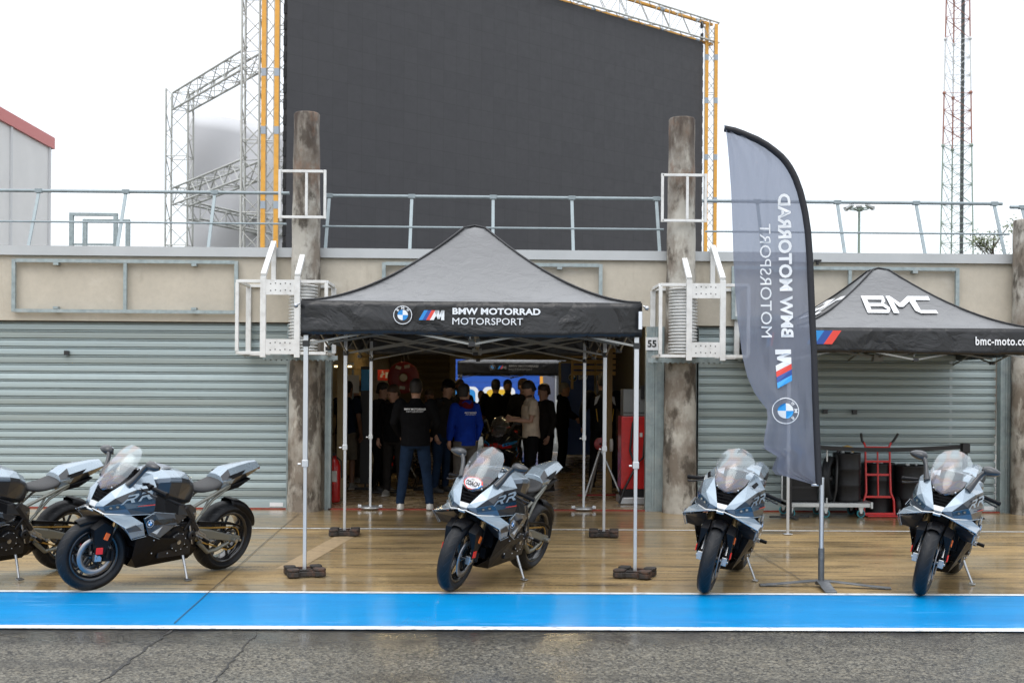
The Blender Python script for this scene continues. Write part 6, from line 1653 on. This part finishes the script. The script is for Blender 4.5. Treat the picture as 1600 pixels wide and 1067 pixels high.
# second feather flag far behind
q = at(858, 600, 38)
f2_ = thing('feather_flag', 'pale blue feather flag seen far behind through the rear door', 'flag', (q.x, 38, 0))
MB().tube([(0.2, 0, 0), (.2, 0, 3.2)], .02, 8).build('pole', M['alu'], f2_)
MB().add([(-.24, 0, 3.2), (.2, 0, 3.2), (.2, 0, .5), (-.1, -.05, .6), (-.18, 0, 1.6)], [(0, 1, 2, 3, 4)]).build('cloth', M['flag_cloth'], f2_, solid=.002)
# ================================================================ PEOPLE
def skinmat(name, c): return mat(name, c, .55, var=.05)
skinmat('skin_light', (.42, .24, .17)); skinmat('skin_tan', (.28, .15, .10))
cloths = {}
def cloth_m(key, c, rough=.85):
    if key not in cloths: cloths[key] = mat('cloth_'+key, c, rough, var=.2, vscale=9, bump=.6, bscale=11, spec=.05, bdist=.03)
    return cloths[key]
cloth_m('black', (.008, .008, .009)); cloth_m('jeans', (.014, .027, .055)); cloth_m('blue', (.008, .035, .30), .6); cloth_m('cream', (.55, .46, .36)); cloth_m('grey', (.10, .09, .08))
cloth_m('navy', (.014, .022, .045)); cloth_m('shorts', (.17, .155, .13)); cloth_m('maroon', (.10, .008, .015)); cloth_m('dark_grey', (.022, .020, .019)); cloth_m('yellow', (.55, .30, .03)); cloth_m('suit', (.012, .012, .013), .4)
mat('hair_dark', (.015, .011, .009), .6, bump=.6, bscale=60); mat('hair_brown', (.05, .028, .015), .6, bump=.6, bscale=60); mat('hair_fair', (.25, .15, .07), .6, bump=.5, bscale=60); mat('hair_grey', (.20, .19, .18), .6)
mat('shoe_white', (.72, .70, .66), .5); mat('shoe_dark', (.03, .03, .03), .5); mat('shoe_grey', (.25, .24, .22), .6); mat('eye_dark', (.02, .015, .01), .2); mat('lip', (.30, .10, .08), .5); mat('sole', (.6, .58, .54), .6)
def fuse(mb, name, m, parent, vox=.014, smooth=6):
    me = bpy.data.meshes.new('tmp'); me.from_pydata([tuple(v) for v in mb.v], [], mb.f)
    bm = bmesh.new(); bm.from_mesh(me); bmesh.ops.recalc_face_normals(bm, faces=bm.faces); bm.to_mesh(me); bm.free()
    o = bpy.data.objects.new('tmp', me); COL.objects.link(o)
    r = o.modifiers.new('r', 'REMESH'); r.mode = 'VOXEL'; r.voxel_size = vox; r.use_smooth_shade = True
    s = o.modifiers.new('s', 'SMOOTH'); s.iterations = smooth; s.factor = .5
    bpy.context.view_layer.update()
    nm = bpy.data.meshes.new_from_object(o.evaluated_get(bpy.context.evaluated_depsgraph_get()))
    bpy.data.objects.remove(o); bpy.data.meshes.remove(me)
    nm.name = name; nm.materials.clear(); nm.materials.append(m)
    for p in nm.polygons: p.use_smooth = True; p.material_index = 0
    ob = bpy.data.objects.new(name, nm); COL.objects.link(ob)
    if parent is not None: ob.parent = parent
    return ob
def ering(c, rx, ry, n=16, rot=None):
    c = V(c); out_ = []
    for j in range(n):
        a = 2*pi*j/n; p = V((cos(a)*rx, sin(a)*ry, 0))
        if rot: p = rot @ p
        out_.append(c+p)
    return out_
def person(label, loc, face, h=1.76, top='black', legs_='jeans', shoe='shoe_dark', hair='hair_dark', skin='skin_light', armL=None, armR=None, stance=.11, headturn=0.0, headpitch=0.0,
           sleeve='long', shorts=False, cap=None, beard=False, stoop=0.0, build_=1.0, hood=None, step=0.0, extra=None, group='people in the garage'):
    """local frame: +x is the person's left, -y is where the person faces; arms are lists of elbow, wrist points; sizes for a 1.76 m body then scaled"""
    t = thing('person', label, 'person', (loc[0], loc[1], .014), face, group)
    k = h/1.76; S_ = M['skin_light'] if skin == 'skin_light' else M[skin]
    hip = V((0, 0, .93)); ch = V((0, -.02-stoop*.6, 1.28)); nk = V((0, -.03-stoop, 1.49)); hc = V((0, -.045-stoop*1.25, 1.635))
    B = build_
    sh = {s: V((s*.185*B, -.01-stoop*.9, 1.43)) for s in (-1, 1)}
    arms = {1: armL or [V((.27*B, .03, 1.15)), V((.25*B, -.06, .90))], -1: armR or [V((-.27*B, .03, 1.15)), V((-.25*B, -.06, .90))]}
    arms = {s: [V(p) for p in arms[s]] for s in arms}
    legp = {s: [V((s*.095, 0, .92)), V((s*(.095+stance)*.62, -.02-step*s*.5, .50)), V((s*(.05+stance), .02-step*s, .085))] for s in (-1, 1)}
    Rh = Matrix.Rotation(headturn, 3, 'Z') @ Matrix.Rotation(headpitch, 3, 'X') @ Matrix.Diagonal((1.08, 1.08, 1.08))
    # ---- body: one fused surface
    mb = MB()
    mb.rings([ering(hip+V((0, 0, -.09)), .135, .085), ering(hip, .148*B, .10*B), ering(hip+V((0, -.005, .12)), .135*B, .09*B), ering(ch, .155*B, .105*B), ering(ch+V((0, 0, .12)), .155*B, .092*B), ering(nk+V((0, .01, -.045)), .075, .065), ering(nk, .058, .060), ering(nk+V((0, -.01, .07)), .055, .058)])
    hd = []
    for (z, rx, ry, dy) in ((-.125, .030, .030, -.045), (-.105, .050, .060, -.025), (-.065, .064, .080, -.010), (-.02, .072, .092, 0), (.03, .075, .097, .004), (.075, .066, .086, .006), (.105, .045, .058, .006), (.12, .015, .02, .006)):
        hd.append([hc+Rh @ p for p in ering((0, dy, z), rx, ry, 18)])
    mb.rings(hd)
    mb.rings([[hc+Rh @ (V(p)) for p in ((-.009, -.088, .012), (.009, -.088, .012), (.016, -.086, -.030), (-.016, -.086, -.030))], [hc+Rh @ V(p) for p in ((-.004, -.098, .010), (.004, -.098, .010), (.011, -.116, -.028), (-.011, -.116, -.028))]], smooth=False)
    for s in (-1, 1):
        e, w_ = arms[s]; mb.tube([sh[s], (sh[s]+e)/2, e, (e+w_)/2, w_], [.052*B, .046*B, .037, .035, .024], 12)
        mb.ell(sh[s], .055*B); a, b, c = legp[s]; mb.tube([a, (a+b)/2, b, b*.6+c*.4, c, c+V((0, 0, -.045))], [.080, .070, .050, .050, .036, .036], 12)
        d = (w_-e).normalized(); mb.tube([w_, w_+d*.05, w_+d*.095], [.024, .034, .028], 10, flat=1.0)
        mb.ell(hc+Rh @ V((s*.078, .008, -.005)), (.010, .018, .030), 8, 6)
        mb.ell(c+V((0, -.05, -.055)), (.04, .10, .03))
    mb.v = [p*k for p in mb.v]
    body = fuse(mb, 'body', S_, t, .0125, 4)
    # fingers and thumb, joined to the body mesh
    fg = MB()
    for s in (-1, 1):
        e, w_ = arms[s]; d = (w_-e).normalized(); side_ = d.cross(V((0, 1, 0)));
        if side_.length < .2: side_ = V((1, 0, 0))
        side_.normalize(); nrm = side_.cross(d).normalized(); inw = V((-s, -.2, 0)); curl = (inw-d*inw.dot(d)).normalized()
        fr_ = d.cross(curl).normalized()
        for i, l in enumerate((.062, .075, .070, .055)):
            b0 = w_+d*.085+fr_*(-.030+.020*i); p1 = b0+d*l*.5+curl*.012; p2 = b0+d*l*.82+curl*.034; fg.tube([b0-d*.012, p1, p2], [.0095, .0085, .007], 7)
        b0 = w_+d*.035-fr_*.030; 
        fg.tube([b0, b0+d*.035-fr_*.022+curl*.01, b0+d*.060-fr_*.018+curl*.028], [.011, .0095, .008], 7)
    fg.v = [p*k for p in fg.v]
    bm = bmesh.new(); bm.from_mesh(body.data); me2 = bpy.data.meshes.new('t2'); me2.from_pydata([tuple(v) for v in fg.v], [], fg.f); bm.from_mesh(me2); bpy.data.meshes.remove(me2)
    bmesh.ops.recalc_face_normals(bm, faces=bm.faces)
    for f in bm.faces: f.smooth = True
    bm.to_mesh(body.data); bm.free()
    K = lambda m_: (m_.__setattr__('v', [p*k for p in m_.v]), m_)[1]
    ey = MB()
    for s in (-1, 1): ey.ell(hc+Rh @ V((s*.031, -.090, .012)), (.012, .006, .006), 8, 6)
    K(ey).build('eyes', M['eye_dark'], body); K(MB().ell(hc+Rh @ V((0, -.084, -.060)), (.022, .007, .007), 10, 6)).build('mouth', M['lip'], body)
    # ---- hair / cap
    hm = MB(); hr = []
    for (z, rx, ry, dy) in ((-.055, .068, .060, .045), (.0, .080, .082, .026), (.04, .083, .100, .012), (.085, .077, .094, .010), (.120, .052, .066, .008), (.136, .018, .022, .008)):
        hr.append([hc+Rh @ p for p in ering((0, dy, z), rx, ry, 18)])
    hm.rings(hr); hm.v = [p*k for p in hm.v]
    fuse(hm, 'hair', M[hair], t, .013, 3)
    if beard:
        bd_ = MB().rings([[hc+Rh @ p for p in ering((0, dy, z), rx, ry, 14)] for z, rx, ry, dy in ((-.130, .034, .030, -.050), (-.100, .056, .062, -.030), (-.060, .066, .070, -.022))]); bd_.v = [p*k for p in bd_.v]; fuse(bd_, 'beard', M[hair], t, .012, 2)
    if cap:
        cm = MB().rings([[hc+Rh @ p for p in ering((0, .002, z), r_*.88, r_*1.08, 18)] for z, r_ in ((.045, .098), (.085, .096), (.122, .075), (.142, .03))])
        cm.rings([[hc+Rh @ V(p) for p in ((-.07, -.09, .05), (.07, -.09, .05), (.07, -.09, .058), (-.07, -.09, .058))], [hc+Rh @ V(p) for p in ((-.05, -.175, .035), (.05, -.175, .035), (.05, -.175, .043), (-.05, -.175, .043))]], smooth=False)
        K(cm).build('cap', cloth_m(*cap) if isinstance(cap, tuple) else cloths[cap], t)
    # ---- top
    g = .017; tm_ = MB()
    bot = .86 if sleeve != 'tee' else .90
    tm_.rings([ering((0, .0, bot), .172*B+g*.5, .122*B+g), ering(hip+V((0, -.003, .04)), .170*B+g*.6, .118*B+g), ering(hip+V((0, -.01, .16)), .160*B+g, .112*B+g), ering(ch, .176*B+g, .122*B+g), ering(ch+V((0, .0, .11)), .182*B+g, .108*B+g), ering(nk+V((0, .015, -.055)), .108, .088), ering(nk+V((0, .01, .0)), .070, .070), ering(nk+V((0, .006, .02)), .066, .066)])
    for s in (-1, 1):
        e, w_ = arms[s]
        if sleeve == 'long': tm_.tube([sh[s], (sh[s]+e)/2, e, (e+w_)/2, w_+(e-w_)*.04], [.075*B, .066*B, .057, .052, .041], 14)
        elif sleeve == 'tee': tm_.tube([sh[s], (sh[s]+e)/2, (sh[s]*.3+e*.7)], [.074*B, .070*B, .066*B], 14)
        tm_.ell(sh[s]+V((0, 0, -.005)), .076*B)
    if hood: 
        tm_.ell(nk+V((0, .075, -.02)), (.10, .075, .075))
    tm_.v = [p*k for p in tm_.v]
    tops = fuse(tm_, 'jacket' if sleeve == 'long' else 't_shirt', cloths[top], t, .013, 5)
    if hood and isinstance(hood, str):
        hm = MB().rings([ering(nk+V((0, .03, z)), rx, ry, 18) for z, rx, ry in ((-.055, .115, .095), (-.02, .112, .100), (.03, .095, .090), (.05, .080, .08))]); hm.ell(nk+V((0, .10, -.03)), (.10, .05, .07)); hm.v = [p*k for p in hm.v]; fuse(hm, 'hood', cloths[hood], t, .013, 4)
    # ---- trousers
    lm_ = MB(); lm_.rings([ering((0, 0, .82), .16, .112), ering((0, 0, .86), .172*B, .124*B), ering((0, 0, .93), .178*B, .126*B), ering((0, 0, 1.0), .160*B, .113*B)])
    for s in (-1, 1):
        a, b, c = legp[s]
        if shorts: lm_.tube([a+V((0, 0, .0)), (a+b)/2, b+V((0, 0, -.02))], [.100, .098, .090], 14)
        else: lm_.tube([a, (a+b)/2, b, b*.5+c*.5, c+V((0, 0, .02)), c+V((0, 0, -.01))], [.100, .090, .071, .067, .060, .062], 14)
    lm_.v = [p*k for p in lm_.v]
    fuse(lm_, 'shorts' if shorts else 'trousers', cloths[legs_], t, .013, 4)
    for s in (-1, 1):
        c = legp[s][2]; sm = MB().rings([ering(c+V((0, dy, z)), rx, ry, 16) for z, rx, ry, dy in ((-.083, .044, .128, -.055), (-.060, .050, .135, -.055), (-.035, .047, .120, -.048), (-.005, .042, .070, -.010), (.025, .042, .050, .0))])
        sm.v = [V((p.x, p.y, p.z))*k for p in sm.v]; so_ = sm.build('shoe', M[shoe], t)
        K(MB().rings([ering(c+V((0, -.055, z)), .053, .138, 16) for z in (-.0845, -.066)])).build('sole', M['sole'] if shoe != 'shoe_dark' else M['shoe_dark'], so_)
    if extra: extra(t, tops, k)
    return t, tops
PZ = lambda px, Y: (at(px, 700, Y).x, Y)
def back_text(lines, z, w_, mtl=0, y0=.155):
    def fn(t, tops, k):
        ar = Art(); zz = z
        for (txt, wf, hh, bold) in lines: ar.text(txt, -w_*wf/2, zz-hh, w_*wf/2, zz, mtl, bold=bold); zz -= hh*1.35
        ar.build('lettering', lambda x, y, l: V((x*-1, y0-.9*x*x-l*0+l+.0, y))*k, PRINT, tops, lift=.004)
    return fn
H_ = pi
# main figures
person('person in black jacket and blue jeans with white sneakers, back turned, at the garage threshold', PZ(649, 16.95), H_, 1.80, 'black', 'jeans', 'shoe_white', armL=[(.30, -.02, 1.17), (.21, -.20, .98)], armR=[(-.30, -.02, 1.17), (-.21, -.20, .98)], stance=.15, build_=1.13,
       extra=back_text([('BMW MOTORRAD', 1, .026, .03), ('MOTORSPORT', .8, .022, 0)], 1.375, .29))
person('person in bright blue jacket and grey trousers looking to the left', PZ(727, 17.7), H_+.55, 1.74, 'blue', 'grey', 'shoe_dark', armL=[(.25, .0, 1.16), (.23, -.07, .93)], armR=[(-.25, .0, 1.16), (-.23, -.08, .93)], headturn=-radians(60), hair='hair_dark', hood='maroon', stance=.08, build_=.95,
       extra=back_text([('MOTORRAD', 1, .022, .03), ('MOTORSPORT', .85, .018, 0)], 1.36, .20))
person('person in cream t-shirt and black trousers looking down at a phone', PZ(830, 19.0), -radians(80), 1.80, 'cream', 'black', 'shoe_dark', 'hair_dark', armL=[(.22, -.05, 1.16), (.10, -.30, 1.17)], armR=[(-.22, -.05, 1.16), (-.10, -.28, 1.20)], headpitch=radians(28), sleeve='tee', stance=.06, beard=True)
person('person in dark brown jacket close behind the one in the cream t-shirt', PZ(853, 20.2), -radians(70), 1.76, 'dark_grey', 'black', headpitch=.2, hair='hair_brown')
person('grey haired person in black hoodie standing side-on, facing right', PZ(878, 25.0), radians(75), 1.80, 'black', 'black', hair='hair_grey', armL=[(.22, -.1, 1.18), (.15, -.30, 1.05)], armR=[(-.22, -.1, 1.18), (-.15, -.32, 1.05)], hood=True)
def suit_marks(t, tops, k):
    for s in (-1, 1):
        ar = Art(); ar.poly([(s*.08, 1.43), (s*.15, 1.40), (s*.17, 1.27), (s*.13, 1.30)], 0).poly([(s*.13, 1.22), (s*.145, 1.22), (s*.12, 1.02), (s*.105, 1.02)], 7)
        ar.build('suit_panel', lambda x, y, l: V((x, .150-.6*x*x+l, y))*k, PRINT, tops, lift=.006)
person('racer in black leather suit with cream shoulder panels seen from behind', PZ(942, 21.0), H_+.1, 1.95, 'suit', 'suit', hair='hair_dark', build_=1.15, stance=.12, extra=suit_marks, armL=[(.33, .0, 1.16), (.30, -.12, .92)], armR=[(-.33, .0, 1.16), (-.30, -.12, .92)])
person('person in navy vest and grey shorts at the far left of the garage', PZ(540, 20.3), H_-.5, 1.78, 'navy', 'shorts', 'shoe_grey', skin='skin_tan', shorts=True, sleeve='tee', stance=.09, build_=1.05)
person('person with orange cap, black jacket and grey trousers facing left', PZ(559, 21.8), H_+1.9, 1.80, 'black', 'grey', 'shoe_grey', cap=('orange_cap', (.40, .16, .05)), armL=[(.25, -.05, 1.16), (.18, -.25, 1.05)])
def paper(t, tops, k):
    o = MB().box(-.12, .12, -.003, .003, -.16, .16).build('paper', M['sign_white'], t); o.location = V((0, -.36, 1.12))*k; o.rotation_euler = (.9, .3, 0); bpy.data.objects.remove(o)
person('dark haired person in black jacket holding out both hands, facing right', PZ(594, 20.0), radians(70), 1.76, 'dark_grey', 'black', armL=[(.22, -.1, 1.16), (.12, -.34, 1.10)], armR=[(-.22, -.1, 1.16), (-.12, -.34, 1.12)], headpitch=.2)
pq = at(600, 650, 20.0)
pap = tag(MB().box(-.105, .105, -.002, .002, -.148, .148).build('paper_sheet', M['sign_white']), 'white paper sheet held by the dark haired person at the left', 'paper'); pap.location = (PZ(594, 20)[0]+.38, 19.86, 1.06); pap.rotation_euler = (.9, .15, .4)
person('person in black looking down beside the back of the one in jeans', PZ(616, 19.0), -.3, 1.72, 'black', 'dark_grey', 'shoe_grey', hair='hair_brown', headturn=-.6, headpitch=.35, stance=.08)
person('person in black cap leaning forward behind the blue jacket', PZ(689, 19.8), radians(60), 1.80, 'dark_grey', 'jeans', cap='black', stoop=.06, headpitch=.3, armL=[(.22, -.15, 1.2), (.16, -.35, 1.1)])
person('person in dark clothes behind and right of the blue jacket', PZ(717, 23.0), 0.2, 1.84, 'dark_grey', 'black', hair='hair_brown', skin='skin_tan')
person('small fair haired person in black far back before the trailer', PZ(751, 29.0), 0.1, 1.62, 'black', 'black', hair='hair_fair', armL=[(.24, -.1, 1.15), (.08, -.25, 1.1)], armR=[(-.24, -.1, 1.15), (-.08, -.25, 1.12)])
person('person in black seen from behind, left one of the pair before the trailer', PZ(774, 24.5), H_, 1.86, 'black', 'black', build_=1.1, armL=[(.28, -.08, 1.18), (.12, -.25, 1.12)], armR=[(-.28, -.08, 1.18), (-.12, -.25, 1.12)])
person('person in black facing the camera, right one of the pair before the trailer', PZ(792, 25.6), .2, 1.86, 'black', 'black', hair='hair_dark', beard=True, skin='skin_tan')
person('person in black and yellow behind the head of the cream t-shirt', PZ(815, 22.4), .6, 1.86, 'black', 'black', hair='hair_brown')
person('person in yellow and black jacket bending between the jeans and the cap', PZ(672, 21.5), -.2, 1.66, 'yellow', 'black', hair='hair_brown', headpitch=.3, stoop=.05, skin='skin_tan')
person('bystander in dark clothes at the very left inside, beside the extinguisher', PZ(528, 22.5), 1.0, 1.78, 'black', 'black')
for o in list(bpy.data.objects):
    if o.get('label') and len(o['label'].split()) > 16: print('LONG', o['label'])
